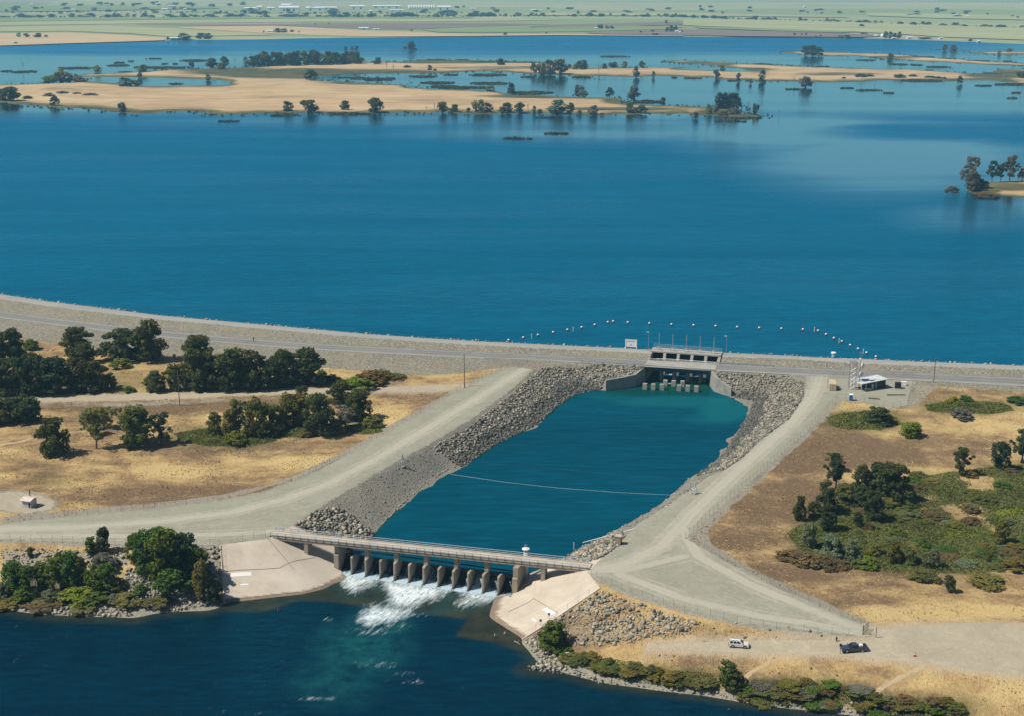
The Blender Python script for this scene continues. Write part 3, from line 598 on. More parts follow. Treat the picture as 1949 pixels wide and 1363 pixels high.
def river_extra(t, c, r):
    v = t.pos(); n = t.math('ADD', t.math('MULTIPLY', t.noise(t.pos((1.7, 0.42, 1), 0.45), 0.55, 8, 0.7, 0.9), 0.75), t.math('MULTIPLY', t.noise(t.pos((1.5, 0.7, 1), 0.45), 2.4, 5, 0.7, 0.5), 0.25)); s2 = t.noise(v, 0.16, 4)
    sh = t.ramp(s2, [(0.3, (0.022, 0.021, 0.009)), (0.7, (0.052, 0.050, 0.018))]); c = t.mix(t.attr('shallow'), c, sh)
    c = t.mix(t.math('MULTIPLY', t.attr('teal'), t.fr(t.noise(v, 0.2, 4, 0.6), 0.35, 0.65, 0.2, 1.0)), c, (0.008, 0.082, 0.088))
    f = t.fr(t.math('ADD', t.attr('foam'), t.math('MULTIPLY', t.math('SUBTRACT', n, 0.5), 2.4)), 0.30, 1.10)
    fc = t.ramp(t.noise(t.pos((1.9, 0.38, 1), 0.45), 0.9, 6, 0.7, 0.6), [(0.34, (0.10, 0.20, 0.22)), (0.46, (0.55, 0.64, 0.67)), (0.62, (0.80, 0.84, 0.86))])
    return t.mix(f, c, fc), 0.13, f
def pool_extra(t, c, r):
    v = t.pos((0.6, 1.6, 1)); n = t.noise(v, 0.12, 5, 0.6, 1.0); g = t.fr(t.math('ADD', t.attr('teal'), t.math('MULTIPLY', t.math('SUBTRACT', n, 0.5), 0.5)), 0.3, 0.8)
    c = t.mix(g, c, (0.004, 0.105, 0.125))
    g2 = t.attr('shallow'); c = t.mix(g2, c, (0.004, 0.060, 0.036))
    f = t.fr(t.math('ADD', t.attr('foam'), t.math('MULTIPLY', t.math('SUBTRACT', t.noise(t.pos(), 0.9, 5, 0.7), 0.5), 1.4)), 0.45, 0.75)
    return t.mix(f, c, (0.62, 0.72, 0.72)), 0.13, f
M['river'] = water_mat('river_water', (0.0003, 0.021, 0.040), 0.13, (0.35, 1.3), 0.5, (0.7, 1.2, 1), river_extra, None, 0.75)
M['pool'] = water_mat('channel_water', (0.0003, 0.066, 0.104), 0.13, (0.3, 1.2), 0.22, (0.45, 1.6, 1), pool_extra, None, 0.75)
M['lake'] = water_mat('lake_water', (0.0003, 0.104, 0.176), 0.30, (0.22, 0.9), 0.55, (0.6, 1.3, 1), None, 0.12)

xs = np.r_[np.arange(-410, -150, 10), np.arange(-150, 80, 0.85), np.arange(80, 411, 10)]; ys = np.r_[np.arange(226, 262, 3), np.arange(262, 352, 0.85)]
gx, gy = np.meshgrid(xs, ys); RP = np.c_[gx.ravel(), gy.ravel()]; R3 = np.c_[RP, np.zeros(len(RP))]; RQ = proj(R3)
FOAM = [[(650, 1088), (690, 1094), (725, 1103), (716, 1110), (692, 1118), (676, 1126), (656, 1119), (650, 1102)],
        [(727, 1102), (752, 1108), (866, 1120), (842, 1134), (806, 1147), (775, 1158), (742, 1152), (740, 1136), (732, 1116)],
        [(874, 1120), (922, 1128), (968, 1117), (952, 1133), (926, 1147), (884, 1151), (868, 1152), (892, 1140), (876, 1130)],
        [(690, 1170), (708, 1156), (745, 1158), (782, 1162), (772, 1174), (740, 1185), (704, 1190), (680, 1182)]]
foam = np.zeros(len(RP))
for f in FOAM: foam = np.maximum(foam, 1.2*polymask(RQ, f, 15))
foam = np.maximum(foam, blobs(RQ, [(627, 1180, 13, 5, 0.34), (786, 1298, 22, 6, 0.32), (772, 1284, 24, 7, 0.28), (490, 1358, 12, 4, 0.34), (605, 1332, 50, 6, 0.34), (706, 1203, 50, 10, 0.36), (745, 1190, 40, 8, 0.40), (800, 1172, 30, 5, 0.38), (720, 1265, 50, 10, 0.32), (1390, 1353, 5, 3, 0.5)]))
shal = np.maximum(polymask(RQ, [(427, 1140), (575, 1122), (640, 1100), (724, 1104), (864, 1118), (975, 1112), (960, 1150), (945, 1172), (1000, 1210), (1016, 1236), (985, 1240), (930, 1222), (868, 1212), (890, 1180), (800, 1168), (770, 1160), (700, 1157), (640, 1147), (570, 1143), (505, 1165), (430, 1166)], 3), 0.0)
shal = np.maximum(shal*0.85, np.clip(1-dist_line(RP, shore_left)/5.0, 0, 1)*0.85); shal = np.maximum(shal, np.clip(1-dist_line(RP, shore_right)/4.5, 0, 1)*0.85)
teal = blobs(RQ, [(690, 1235, 90, 55), (720, 1190, 70, 25), (640, 1300, 80, 50, 0.7), (800, 1160, 80, 14, 0.6)])
for f in FOAM: teal = np.maximum(teal, 1.0*polymask(RQ, f, 34))
rn = vnoise(RP, 0.55, 5)+0.6*vnoise(RP, 1.3, 6)
R3[:, 2] = np.clip(foam, 0, 1)*(0.06+0.05*rn)
F = []
nx, ny = len(xs), len(ys); ii, jj = np.meshgrid(np.arange(nx-1), np.arange(ny-1)); b = (jj*nx+ii).ravel(); F = np.c_[b, b+1, b+1+nx, b+nx]
me = mesh_np('river', R3, F, True); attr(me, 'foam', foam); attr(me, 'shallow', shal); attr(me, 'teal', teal)
tag(obj_mesh('river', me, M['river']), kind='structure')

# pool between the gate structure and the weir
pool_poly = [tuple(WF.p(-0.3, 4.6, 0))[:2], tuple(WF.p(12*BAY+0.3, 4.6, 0))[:2], (6, 343), (22, 348), (72, 405), (110, 470), (110, 500), (86, 505), tuple(GF.p(26, 19.5, 0))[:2], tuple(GF.p(-0.2, 19.5, 0))[:2], (30, 512), (5, 495), (-30, 430), (-44, 385), (-48, 360)]
gx, gy = np.meshgrid(np.arange(-60, 120, 1.2), np.arange(330, 545, 1.2)); P = np.c_[gx.ravel(), gy.ravel()]; P = P[inpoly(P, pool_poly)]
pb = resample(pool_poly, 1.5, 0, True); pv, _, pf, _, _, _ = delaunay_2d_cdt([Vector(p) for p in pb]+[Vector((float(a), float(b))) for a, b in P], [(i, (i+1) % len(pb)) for i in range(len(pb))], [], 1, 0.01)
PV = np.array([(v.x, v.y) for v in pv]); P3 = np.c_[PV, np.full(len(PV), POOL)]; PQ = proj(P3)
pf = np.array([f for f in pf if len(f) == 3])
me = mesh_np('channel_water', P3, pf, True)
attr(me, 'teal', blobs(PQ, [(1380, 780, 60, 28), (1290, 765, 160, 14, 0.8), (1340, 800, 60, 12, 0.6), (1160, 755, 70, 10, 0.6), (1250, 790, 120, 20, 0.35)]))
attr(me, 'shallow', np.maximum(blobs(PQ, [(1290, 738, 85, 14), (1200, 748, 50, 7, 0.7), (1420, 760, 22, 7)]), np.clip(1-dist_line(PV, pool_left+pool_right[:0])/2.5, 0, 1)*0.5))
attr(me, 'foam', blobs(PQ, [(1275, 713, 12, 2.5, 0.75), (1325, 716, 10, 2.5, 0.7), (1333, 714, 8, 2, 0.7), (1325, 729, 26, 1.6, 0.55), (1280, 731, 20, 2, 0.5)]))
tag(obj_mesh('channel_water', me, M['pool']), kind='structure')

# lake, in rows that widen with distance
cu = np.array(crest_up); A = np.linspace(-0.46, 0.46, 121); ystart = []
for a in A:
    y = 560.0
    for _ in range(40): y = 0.6*y+0.4*np.interp(a*(y+44), cu[:, 0], cu[:, 1])
    ystart.append(y+0.6)
ystart = np.array(ystart); tt = np.linspace(0, 1, 170)
Y = ystart[None, :]*(3700/ystart[None, :])**tt[:, None]; X = A[None, :]*(Y+44)
L3 = np.c_[X.ravel(), Y.ravel(), np.full(X.size, LAKE)]; LQ = proj(L3)
nx, ny = len(A), len(tt); ii, jj = np.meshgrid(np.arange(nx-1), np.arange(ny-1)); b = (jj*nx+ii).ravel(); F = np.c_[b, b+1, b+1+nx, b+nx]
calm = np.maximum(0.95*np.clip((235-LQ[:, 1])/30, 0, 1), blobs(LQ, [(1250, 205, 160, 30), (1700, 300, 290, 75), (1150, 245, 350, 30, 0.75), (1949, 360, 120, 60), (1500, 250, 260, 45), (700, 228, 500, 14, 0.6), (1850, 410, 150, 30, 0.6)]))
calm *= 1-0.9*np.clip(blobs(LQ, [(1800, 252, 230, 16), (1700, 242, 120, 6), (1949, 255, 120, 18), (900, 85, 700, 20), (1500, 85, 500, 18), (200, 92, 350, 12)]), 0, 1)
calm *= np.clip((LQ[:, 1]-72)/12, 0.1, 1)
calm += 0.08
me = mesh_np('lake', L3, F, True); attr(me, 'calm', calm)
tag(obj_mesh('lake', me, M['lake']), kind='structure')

# ------------------------------------------------------------------ islands
def island_mat():
    t = NT('island_grass'); v = t.pos((0.6, 1, 1)); a = t.noise(v, 0.012, 5, 0.6, 0.5); b = t.noise(v, 0.05, 4, 0.6)
    col = t.ramp(t.math('ADD', t.math('MULTIPLY', a, 0.6), t.math('MULTIPLY', b, 0.4)), [(0.34, (0.34, 0.235, 0.135)), (0.5, (0.50, 0.36, 0.20)), (0.62, (0.57, 0.43, 0.25))])
    st_ = t.noise(t.pos((0.15, 1, 1)), 0.05, 5, 0.7, 0.6); col = t.mix(t.fr(st_, 0.48, 0.72, 0, 0.55), col, (0.27, 0.19, 0.12)); col = t.mix(t.fr(t.noise(t.pos((0.4, 1, 1)), 0.2, 4, 0.7), 0.5, 0.75, 0, 0.3), col, (0.20, 0.16, 0.08))
    e = t.math('ADD', t.attr('edge'), t.math('MULTIPLY', t.math('SUBTRACT', b, 0.5), 0.9)); g = t.ramp(b, [(0.35, (0.09, 0.06, 0.04)), (0.5, (0.105, 0.105, 0.04)), (0.65, (0.17, 0.165, 0.06))])
    col = t.mix(t.fr(e, 0.35, 0.6), col, g)
    mm = t.math('ADD', t.attr('marsh'), t.math('MULTIPLY', t.math('SUBTRACT', a, 0.5), 1.2)); col = t.mix(t.fr(mm, 0.3, 0.6), col, t.ramp(b, [(0.35, (0.055, 0.062, 0.030)), (0.65, (0.13, 0.125, 0.055))]))
    t.col(col); t.nrm(t.bump(b, 0.8, 2.0)); t.set(Specular_IOR_Level=0.05); return t.m
M['island'] = island_mat()
ISL = {}
ISL['main'] = ([(-60, 193), (0, 196), (15, 198), (87, 203), (154, 208), (218, 213), (256, 217), (320, 214), (359, 212), (405, 218), (500, 217), (580, 215), (650, 218), (720, 215), (800, 214), (954, 217), (1056, 218), (1159, 218), (1231, 217), (1303, 217), (1331, 220), (1356, 221), (1405, 224), (1461, 221), (1425, 215), (1407, 210), (1426, 204), (1344, 202), (1282, 199), (1216, 197), (1185, 196), (1195, 188), (1172, 185), (1095, 183), (1056, 181), (974, 177), (944, 171), (903, 169), (823, 168), (782, 164), (780, 159), (733, 158), (656, 154), (605, 151), (600, 146), (651, 140), (680, 141), (777, 140), (823, 138.5), (928, 135), (969, 138), (1013, 141), (1077, 142), (1128, 149), (1133, 144), (1185, 145), (1210, 146), (1282, 144), (1307, 147), (1356, 147), (1380, 152), (1426, 152), (1467, 155), (1528, 155), (1600, 157), (1682, 152), (1754, 155), (1820, 154), (1880, 152), (1949, 160), (2050, 162), (2050, 132), (1949, 130), (1894, 129), (1877, 138), (1857, 139.5), (1775, 133), (1703, 130), (1641, 129), (1549, 126), (1487, 123), (1413, 120), (1385, 117), (1315, 114), (1286, 114), (1258, 115.5), (1300, 121), (1370, 124), (1360, 127), (1286, 127), (1231, 127), (1121, 128), (1031, 117), (1013, 117), (892, 114), (851, 111.6), (810, 113), (780, 115.5), (708, 118), (687, 117), (549, 121), (480, 126), (393, 129.5), (320, 131), (257, 136), (133, 141), (160, 153), (133, 156), (77, 157), (41, 159), (0, 160), (-60, 160)],
    [[(166, 146), (230, 146), (300, 148), (400, 150.5), (432, 154), (428, 161), (380, 161.5), (330, 163), (268, 162.5), (225, 157), (170, 153)], [(1285, 130.2), (1360, 128), (1405, 129), (1417, 133.5), (1446, 135.5), (1385, 133.8), (1330, 131.5)]])
ISL['spit'] = ([(1454, 97.2), (1520, 97), (1565, 98), (1600, 98.3), (1666, 100.5), (1693, 101.6), (1783, 109), (1890, 116), (1949, 119.5), (2050, 124), (2050, 128), (1949, 126), (1886, 123), (1754, 116), (1693, 112), (1641, 107), (1549, 105), (1500, 100.8)], [])
ISL['far_strip'] = ([(1773, 93.2), (1826, 94.6), (1880, 98), (1949, 97.5), (2050, 97.5), (2050, 104), (1949, 103.6), (1894, 103.8), (1826, 96.5)], [])
ISL['thin_strip'] = ([(680, 92.6), (780, 92.2), (862, 93.0), (862, 94.4), (780, 94), (680, 94)], [])
ISL['near_right'] = ([(1821, 361), (1845, 367), (1861, 371.5), (1898, 371.5), (1910, 374), (1949, 377.5), (2050, 382), (2050, 338), (1949, 341), (1877, 346), (1850, 355)], [])
MARSH = [(640, 140, 260, 10), (420, 132, 90, 5), (180, 208, 120, 5, 0.8), (1180, 206, 160, 5, 0.6), (620, 216, 220, 3, 0.9), (1000, 128, 260, 4, 0.5), (1600, 140, 120, 4, 0.5), (1700, 108, 80, 3, 0.6), (1930, 355, 60, 10, 0.7), (1870, 362, 40, 8, 0.9), (560, 137, 220, 8), (700, 141, 100, 6), (950, 140, 60, 5, 0.8), (430, 130, 120, 4, 0.7), (330, 212, 90, 6, 0.8), (1100, 182, 200, 5, 0.8), (1200, 192, 60, 7), (1390, 214, 70, 12), (880, 116, 160, 4), (1320, 121, 80, 5), (1400, 131, 90, 4, 0.8), (700, 157, 120, 4, 0.7), (1000, 165, 120, 5, 0.6), (1800, 153, 150, 5), (1900, 140, 80, 10, 0.8), (400, 160, 60, 5, 0.7), (120, 175, 70, 4, 0.4), (1890, 125, 70, 5, 0.7)]
RINGS = []; hr_ = []
for nm, (poly, holes) in ISL.items():
    ring = resample([W(a, b, LAKE) for a, b in poly], 10, 0.0, True); rr_ = np.array([p[:2] for p in ring]); wv_ = 9*vnoise(rr_, 0.03, 61)+6*vnoise(rr_, 0.09, 62); jk_ = {'thin_strip': 0.1, 'near_right': 0.35}.get(nm, 1.0); r2 = [(p[0]+RNG.normal(0, 1.0)*jk_, p[1]+(w_+RNG.normal(0, 2.5))*jk_) for p, w_ in zip(ring, wv_)]; RINGS.append((nm, r2, hr_ if False else []))
    hr = [[(p[0], p[1]) for p in resample([W(a, b, LAKE) for a, b in h], 14, 0.0, True)] for h in holes]
    xs_, ys_ = np.array(r2).T; st = 16 if nm != 'near_right' else 6
    gx, gy = np.meshgrid(np.arange(xs_.min(), xs_.max(), st*0.8), np.arange(ys_.min(), ys_.max(), st)); P = np.c_[gx.ravel(), gy.ravel()]; P += RNG.uniform(-0.3, 0.3, P.shape)*st
    P = P[inpoly(P, r2)]
    vv = [Vector(p) for p in r2]; ee = [(i, (i+1) % len(r2)) for i in range(len(r2))]
    for h in hr:
        b0 = len(vv); vv += [Vector(p) for p in h]; ee += [(b0+i, b0+(i+1) % len(h)) for i in range(len(h))]
    iv, _, f_, _, _, _ = delaunay_2d_cdt(vv+[Vector((float(a), float(b))) for a, b in P], ee, [], 1, 0.01)
    IV = np.array([(v.x, v.y) for v in iv]); f_ = np.array([f for f in f_ if len(f) == 3]); c_ = IV[f_].mean(axis=1)
    ok = inpoly(c_, r2)
    for h in hr: ok &= ~inpoly(c_, h)
    d = dist_line(IV, r2, True); SQ = np.array([1.0, 0.3 if nm != 'near_right' else 0.6]); de = dist_line(IV*SQ, [tuple(np.array(q)*SQ) for q in r2], True)
    for h in hr: d = np.minimum(d, dist_line(IV, h, True)); de = np.minimum(de, dist_line(IV*SQ, [tuple(np.array(q)*SQ) for q in h], True))
    z = LAKE-0.25+np.minimum(d*0.06, 1.0)+np.minimum(d, 30)/30*0.4*vnoise(IV, 0.02, 9)
    I3 = np.c_[IV, z]; IQ = proj(I3)
    if nm == 'main': I3[:, 2] += 5.5*np.clip(1-np.hypot((IQ[:, 0]-110)/150, (IQ[:, 1]-172)/16), 0, 1)*np.minimum(d/40, 1)
    me = mesh_np('island', I3, f_[ok], True); attr(me, 'edge', np.exp(-de/(13.0 if nm != 'near_right' else 9.0))); attr(me, 'marsh', blobs(IQ, MARSH))
    tag(obj_mesh('island', me, M['island']), kind='structure')

# ------------------------------------------------------------------ farmland beyond the lake
SH = [(-400, 98), (0, 87), (128, 82.6), (249, 79), (321, 76), (500, 74), (580, 72), (720, 70.5), (900, 69), (1056, 67), (1300, 69), (1405, 70), (1600, 72), (1672, 72.5), (1775, 76), (1949, 83), (2350, 98)]
def farm_mat():
    t = NT('farmland'); v = t.pos((0.12, 1, 1), 0.03); a = t.noise(v, 0.0035, 4, 0.6); b = t.noise(t.pos((0.2, 1, 1)), 0.02, 3)
    vo = t.voro(t.pos((0.35, 1, 1), 0.02), 0.0022, 'Color'); sp = t.n.new('ShaderNodeSeparateColor'); t.lk(vo, sp.inputs[0])
    col = t.ramp(t.math('ADD', t.math('MULTIPLY', sp.outputs[0], 0.7), t.math('MULTIPLY', a, 0.3)), [(0.12, (0.22, 0.27, 0.13)), (0.4, (0.29, 0.33, 0.17)), (0.6, (0.37, 0.37, 0.21)), (0.72, (0.32, 0.28, 0.22)), (0.85, (0.25, 0.29, 0.14))])  # greens and tans paled to stand in for part of the distant haze
    col = t.mix(t.fr(b, 0.5, 0.75, 0, 0.3), col, (0.12, 0.14, 0.05)); t.col(col); t.set(Specular_IOR_Level=0.0); return t.m
def field_mat(name, c):
    t = NT(name); b = t.noise(t.pos((0.15, 1, 1)), 0.02, 4, 0.6); t.col(t.ramp(b, [(0.3, tuple(x*0.82 for x in c)), (0.7, tuple(x*1.12 for x in c))])); t.set(Specular_IOR_Level=0.0); return t.m
M['farm'] = farm_mat()
shore = [W(x, y, LAKE) for x, y in SH]; V = []; F = []
rows = [(0, -0.4), (14, 1.2), (60, 1.3)]
n = len(shore)
for off, dz in rows: V += [(p[0]*(1+off/3000), p[1]+off, LAKE+dz) for p in shore]
for yy in (4200, 5200, 7000, 10000, 15000, 21500): V += [(p[0]/3000*yy*1.15, yy, LAKE+1.3) for p in shore]
for k in range(8): F += [(k*n+i, k*n+i+1, (k+1)*n+i+1, (k+1)*n+i) for i in range(n-1)]
tag(obj_mesh('farmland', mesh_np('farmland', V, F), M['farm']), kind='structure')
FIELDS = [('straw', (0.50, 0.38, 0.22), [(-100, 66), (0, 63), (128, 60.5), (256, 66.5), (320, 72.5), (310, 75.8), (249, 78), (128, 81.6), (0, 86), (-100, 89)]),
          ('straw', (0.46, 0.38, 0.20), [(330, 51.5), (400, 49.5), (520, 48.5), (600, 52), (700, 57.5), (900, 64), (1056, 63.8), (1300, 66), (1300, 68), (1056, 66), (900, 68), (720, 69), (600, 66), (500, 62), (420, 57)]),
          ('plough', (0.22, 0.17, 0.14), [(250, 45.5), (500, 45), (700, 43.5), (900, 43), (1050, 46), (900, 50), (780, 56), (700, 54.5), (600, 51), (520, 47.6), (400, 48.6)]),
          ('green', (0.22, 0.28, 0.12), [(0, 33), (300, 32), (600, 30), (900, 31), (900, 34), (600, 34), (300, 37), (0, 40)]),
          ('lime', (0.36, 0.37, 0.19), [(0, 42), (300, 38), (600, 36), (900, 35), (1100, 37), (900, 40), (600, 41), (300, 44), (0, 48)]),
          ('lime', (0.27, 0.29, 0.09), [(0, 51), (200, 48), (240, 50), (320, 53), (400, 58), (500, 63), (520, 66), (330, 70), (256, 64), (128, 58.5), (0, 60)]),
          ('green', (0.17, 0.24, 0.06), [(800, 56), (1000, 52), (1200, 49), (1300, 51), (1280, 55), (1100, 60), (900, 62), (830, 61)]),
          ('plough', (0.24, 0.18, 0.15), [(1050, 47), (1300, 41), (1300, 47), (1150, 50.5), (1000, 51)]),
          ('plough', (0.27, 0.19, 0.15), [(1110, 62), (1300, 56), (1500, 60), (1620, 64), (1700, 68), (1640, 71), (1420, 69), (1300, 67), (1150, 65)]),
          ('lime', (0.25, 0.29, 0.09), [(1300, 36), (1600, 40), (1949, 52), (2100, 57), (2100, 72), (1949, 76), (1800, 71), (1700, 64), (1500, 56), (1300, 48)]),
          ('green', (0.17, 0.22, 0.06), [(1320, 50), (1480, 55), (1640, 60), (1600, 62.5), (1450, 58), (1330, 54)]),
          ('lime', (0.27, 0.29, 0.11), [(1000, 25), (1300, 24), (1600, 31), (1620, 33), (1300, 30), (1000, 29)]),
          ('lime', (0.26, 0.28, 0.10), [(1650, 24), (1949, 30), (1949, 38), (1800, 35), (1650, 30)]),
          ('green', (0.15, 0.20, 0.06), [(0, 16), (400, 13), (420, 16), (200, 20), (0, 23)])]
for k, (nm, c, poly) in enumerate(FIELDS):  # pale field colours carry some of the haze of distance
    key = 'field_'+nm
    if key not in M: M[key] = field_mat(key, c)
    P = [W(a, b, LAKE+1.3) for a, b in poly]; zz = LAKE+1.6+0.15*k
    me = bpy.data.meshes.new('field'); me.from_pydata([(p[0], p[1], zz) for p in P], [], [list(range(len(P)))]); me.update()
    tag(obj_mesh('field', me, M[key]), kind='structure')
# ------------------------------------------------------------------ hazy air
t = NT('hazy_air'); t.n.remove(t.b); pv_ = t.n.new('ShaderNodeVolumePrincipled'); pv_.inputs['Color'].default_value = (0.30, 0.68, 1.0, 1); pv_.inputs['Density'].default_value = 0.000088; pv_.inputs['Anisotropy'].default_value = 0.0
t.lk(pv_.outputs[0], t.out.inputs['Volume']); M['haze'] = t.m
hz = MB().box(-14000, 14000, -700, 22000, -6, 172).build('haze', M['haze']); tag(hz, kind='stuff')
# ------------------------------------------------------------------ the weir across the channel
def sheet_mat():
    t = NT('falling_water'); cx = t.n.new('ShaderNodeCombineXYZ'); t.lk(t.attr('across'), cx.inputs[0]); t.lk(t.attr('down'), cx.inputs[1])
    v = cx.outputs[0]; m = t.n.new('ShaderNodeMapping'); m.inputs['Scale'].default_value = (1.0, 0.12, 1); t.lk(v, m.inputs['Vector']); n = t.noise(m.outputs[0], 1.9, 5, 0.7); n2 = t.noise(m.outputs[0], 0.22, 3)
    f = t.fr(t.math('ADD', t.math('ADD', n, t.math('MULTIPLY', t.math('SUBTRACT', n2, 0.5), 1.1)), t.math('MULTIPLY', t.fr(t.attr('down'), 3.6, 6.0), 0.5)), 0.50, 0.86)
    t.col(t.mix(f, (0.003, 0.012, 0.022), (0.40, 0.52, 0.60))); t.set(Roughness=t.fr(f, 0, 1, 0.2, 0.6), Specular_IOR_Level=0.2); t.nrm(t.bump(n, 0.3, 0.2)); return t.m
M['sheet'] = sheet_mat(); M['gate'] = plain('rusty_gate_steel', (0.085, 0.06, 0.04), 0.75)
M['rail'] = plain('pale_rail_paint', (0.46, 0.52, 0.58), 0.5, 0.2, 0.1)
weir = empty('outlet_weir', WF.p(6*BAY, 2, 0), 'concrete weir with a row of rounded piers and spilling bays under the footbridge', 'weir')
OG = [(6.5, -1), (6.5, 2.7), (5.6, 2.95), (4.8, 2.9), (4.0, 2.5), (3.2, 1.8), (2.4, 1.05), (1.5, 0.45), (0.6, 0.12), (-0.6, -0.05), (-0.6, -1)]
MB(WF).prism_vz(OG, 0.1, 12*BAY-0.1).build('sill', M['concrete_wet'], weir)
short = [(0, -1), (0, 4.9), (0.2, 5.15), (0.8, 5.2), (2.2, 5.05), (3.4, 4.6), (4.3, 3.95), (4.8, 3.3), (5.0, 2.4), (5.0, -1)]
BF = Frame(W(513, 1022, 9)[:2], (W(1121, 1085.5, 9)[0]-W(513, 1022, 9)[0], W(1121, 1085.5, 9)[1]-W(513, 1022, 9)[1])); BL = (Vector(W(1121, 1085.5, 9))-Vector(W(513, 1022, 9))).length; BWD = 3.7
def bridge_v(u):    # v (in the weir frame) of the bridge's centre line at u
    a = BF.p(0, BWD/2, 0)-WF.p(0, 0, 0); d = BF.u
    au, av, du, dv = a.dot(WF.u), a.dot(WF.v), d.dot(WF.u), d.dot(WF.v)
    t = (u-au)/du; return av+t*dv
for i in range(1, 12):
    u = i*BAY; w = 0.30 if i % 2 else 0.36
    p = MB(WF).prism_vz(short, u-w, u+w)
    p.prism_uv([(u-w*0.985, 0.001), (u-w*0.55, -0.22), (u+w*0.55, -0.22), (u+w*0.985, 0.001)], -1, 4.9)
    p.build('pier', M['concrete'], weir)
    if i % 2 == 0:
        v = bridge_v(u); MB(WF).box(u-0.55, u+0.55, max(v-1.0, 0.55), max(v+1.0, 1.9), 5.0, 8.05).build('pier_column', M['concrete'], weir)
for u0, u1, s in ((-1.0, 0.35, 0), (12*BAY-0.35, 12*BAY+1.0, 1)):
    v = bridge_v((u0+u1)/2)
    MB(WF).prism_vz([(-0.2, -1), (-0.2, 5.2), (0.5, 5.4), (0.5, 8.05), (7.0, 8.05), (7.6, 5.0), (9.0, 3.4), (9.0, -1)], u0, u1).build('abutment', M['concrete'], weir)
for i in range(12):
    MB(WF).box(i*BAY+0.45, (i+1)*BAY-0.45, 4.72, 4.92, 2.7, 3.75).build('gate_leaf', M['gate'], weir)
MB(WF).box(0.2, 12*BAY-0.2, 5.0, 5.5, 4.75, 5.0).build('service_walkway', M['dark_metal'], weir)
wr = MB(WF)
for i in range(0, 25): wr.rod((0.4+i*(12*BAY-0.8)/24, 5.45, 5.0), (0.4+i*(12*BAY-0.8)/24, 5.45, 5.95), 0.03, n=4)
wr.rod((0.4, 5.45, 5.95), (12*BAY-0.4, 5.45, 5.95), 0.035, n=4); wr.build('walkway_handrail', M['dark_metal'], weir)
for i in range(12):
    a, b = i*BAY+0.46, (i+1)*BAY-0.46; nu = 9; prof = [(4.95, 3.05), (4.75, 3.02), (4.3, 2.85), (3.8, 2.45), (3.1, 1.85), (2.4, 1.2), (1.6, 0.62), (0.7, 0.3), (-0.3, 0.12), (-1.0, 0.05), (-1.8, -0.08)]
    o = WF.p((a+b)/2, 2.0, 0); V = []; F = []
    for k, (v, z) in enumerate(prof):
        for j in range(nu): V.append(tuple(WF.p(a+(b-a)*j/(nu-1), v, z+0.06*random.random())-o))
    for k in range(len(prof)-1): F += [(k*nu+j, k*nu+j+1, (k+1)*nu+j+1, (k+1)*nu+j) for j in range(nu-1)]
    me = mesh_np('spilling_water', V, F, True); attr(me, 'across', [a+(b-a)*j/(nu-1) for k in range(len(prof)) for j in range(nu)]); dd = [0.0]
    for q0, q1 in zip(prof[:-1], prof[1:]): dd.append(dd[-1]+math.hypot(q1[0]-q0[0], q1[1]-q0[1]))
    attr(me, 'down', [dd[k] for k in range(len(prof)) for j in range(nu)])
    tag(obj_mesh('spilling_water', me, M['sheet'], None, o), kind='stuff')

# ------------------------------------------------------------------ the bridge over the weir
bridge = empty('footbridge', BF.p(BL/2, BWD/2, 8.0), 'long narrow concrete service bridge with pale steel railings crossing the weir', 'bridge')
M['deck'] = concrete('deck_concrete', (0.50, 0.44, 0.36), 0.25)
MB(BF).box(0, BL, 0.0, BWD, 8.75, 9.1).build('deck', M['deck'], bridge)
for v0 in (0.15, BWD-0.6): MB(BF).box(0.3, BL-0.3, v0, v0+0.45, 8.0, 8.75).build('girder', M['concrete'], bridge)
for v0 in (-0.02, BWD-0.28): MB(BF).box(0, BL, v0, v0+0.3, 9.1, 9.32).build('kerb', M['deck'], bridge)
npost = 40; post_me = None
for v0 in (-0.10, BWD+0.10):
    for i in range(npost+1):
        u = 0.3+(BL-0.6)*i/npost; loc = BF.p(u, v0, 8.5)
        if post_me is None:
            post_me = MB().box(-0.045, 0.045, -0.045, 0.045, 0, 1.7)
            b0 = post_me.build('railing_post', M['dark_metal'], None, origin=(0, 0, 0)); post_me = b0.data; bpy.data.objects.remove(b0)
        obj_mesh('railing_post', post_me, M['dark_metal'], bridge, loc-base_of(bridge))
    for z in (9.62, 10.15): MB(BF).box(0.2, BL-0.2, v0-0.05, v0+0.05, z-0.07, z+0.07).build('rail', M['rail'], bridge)
for px_, py_ in ((588, 1052), (1036, 1100)):
    q = W(px_, py_, 4.5); u = (Vector(q)-BF.o).dot(BF.u); z0 = ground_h(*tuple(BF.p(u, BWD/2, 0))[:2])
    MB(BF).box(u-0.55, u+0.55, 0.3, BWD-0.3, z0-1.0, 8.0).build('column', M['concrete'], bridge)
for u in (0.0, BL-1.4): MB(BF).box(u, u+1.4, -0.1, BWD+0.1, 6.6, 8.72).build('bearing_block', M['concrete'], bridge)

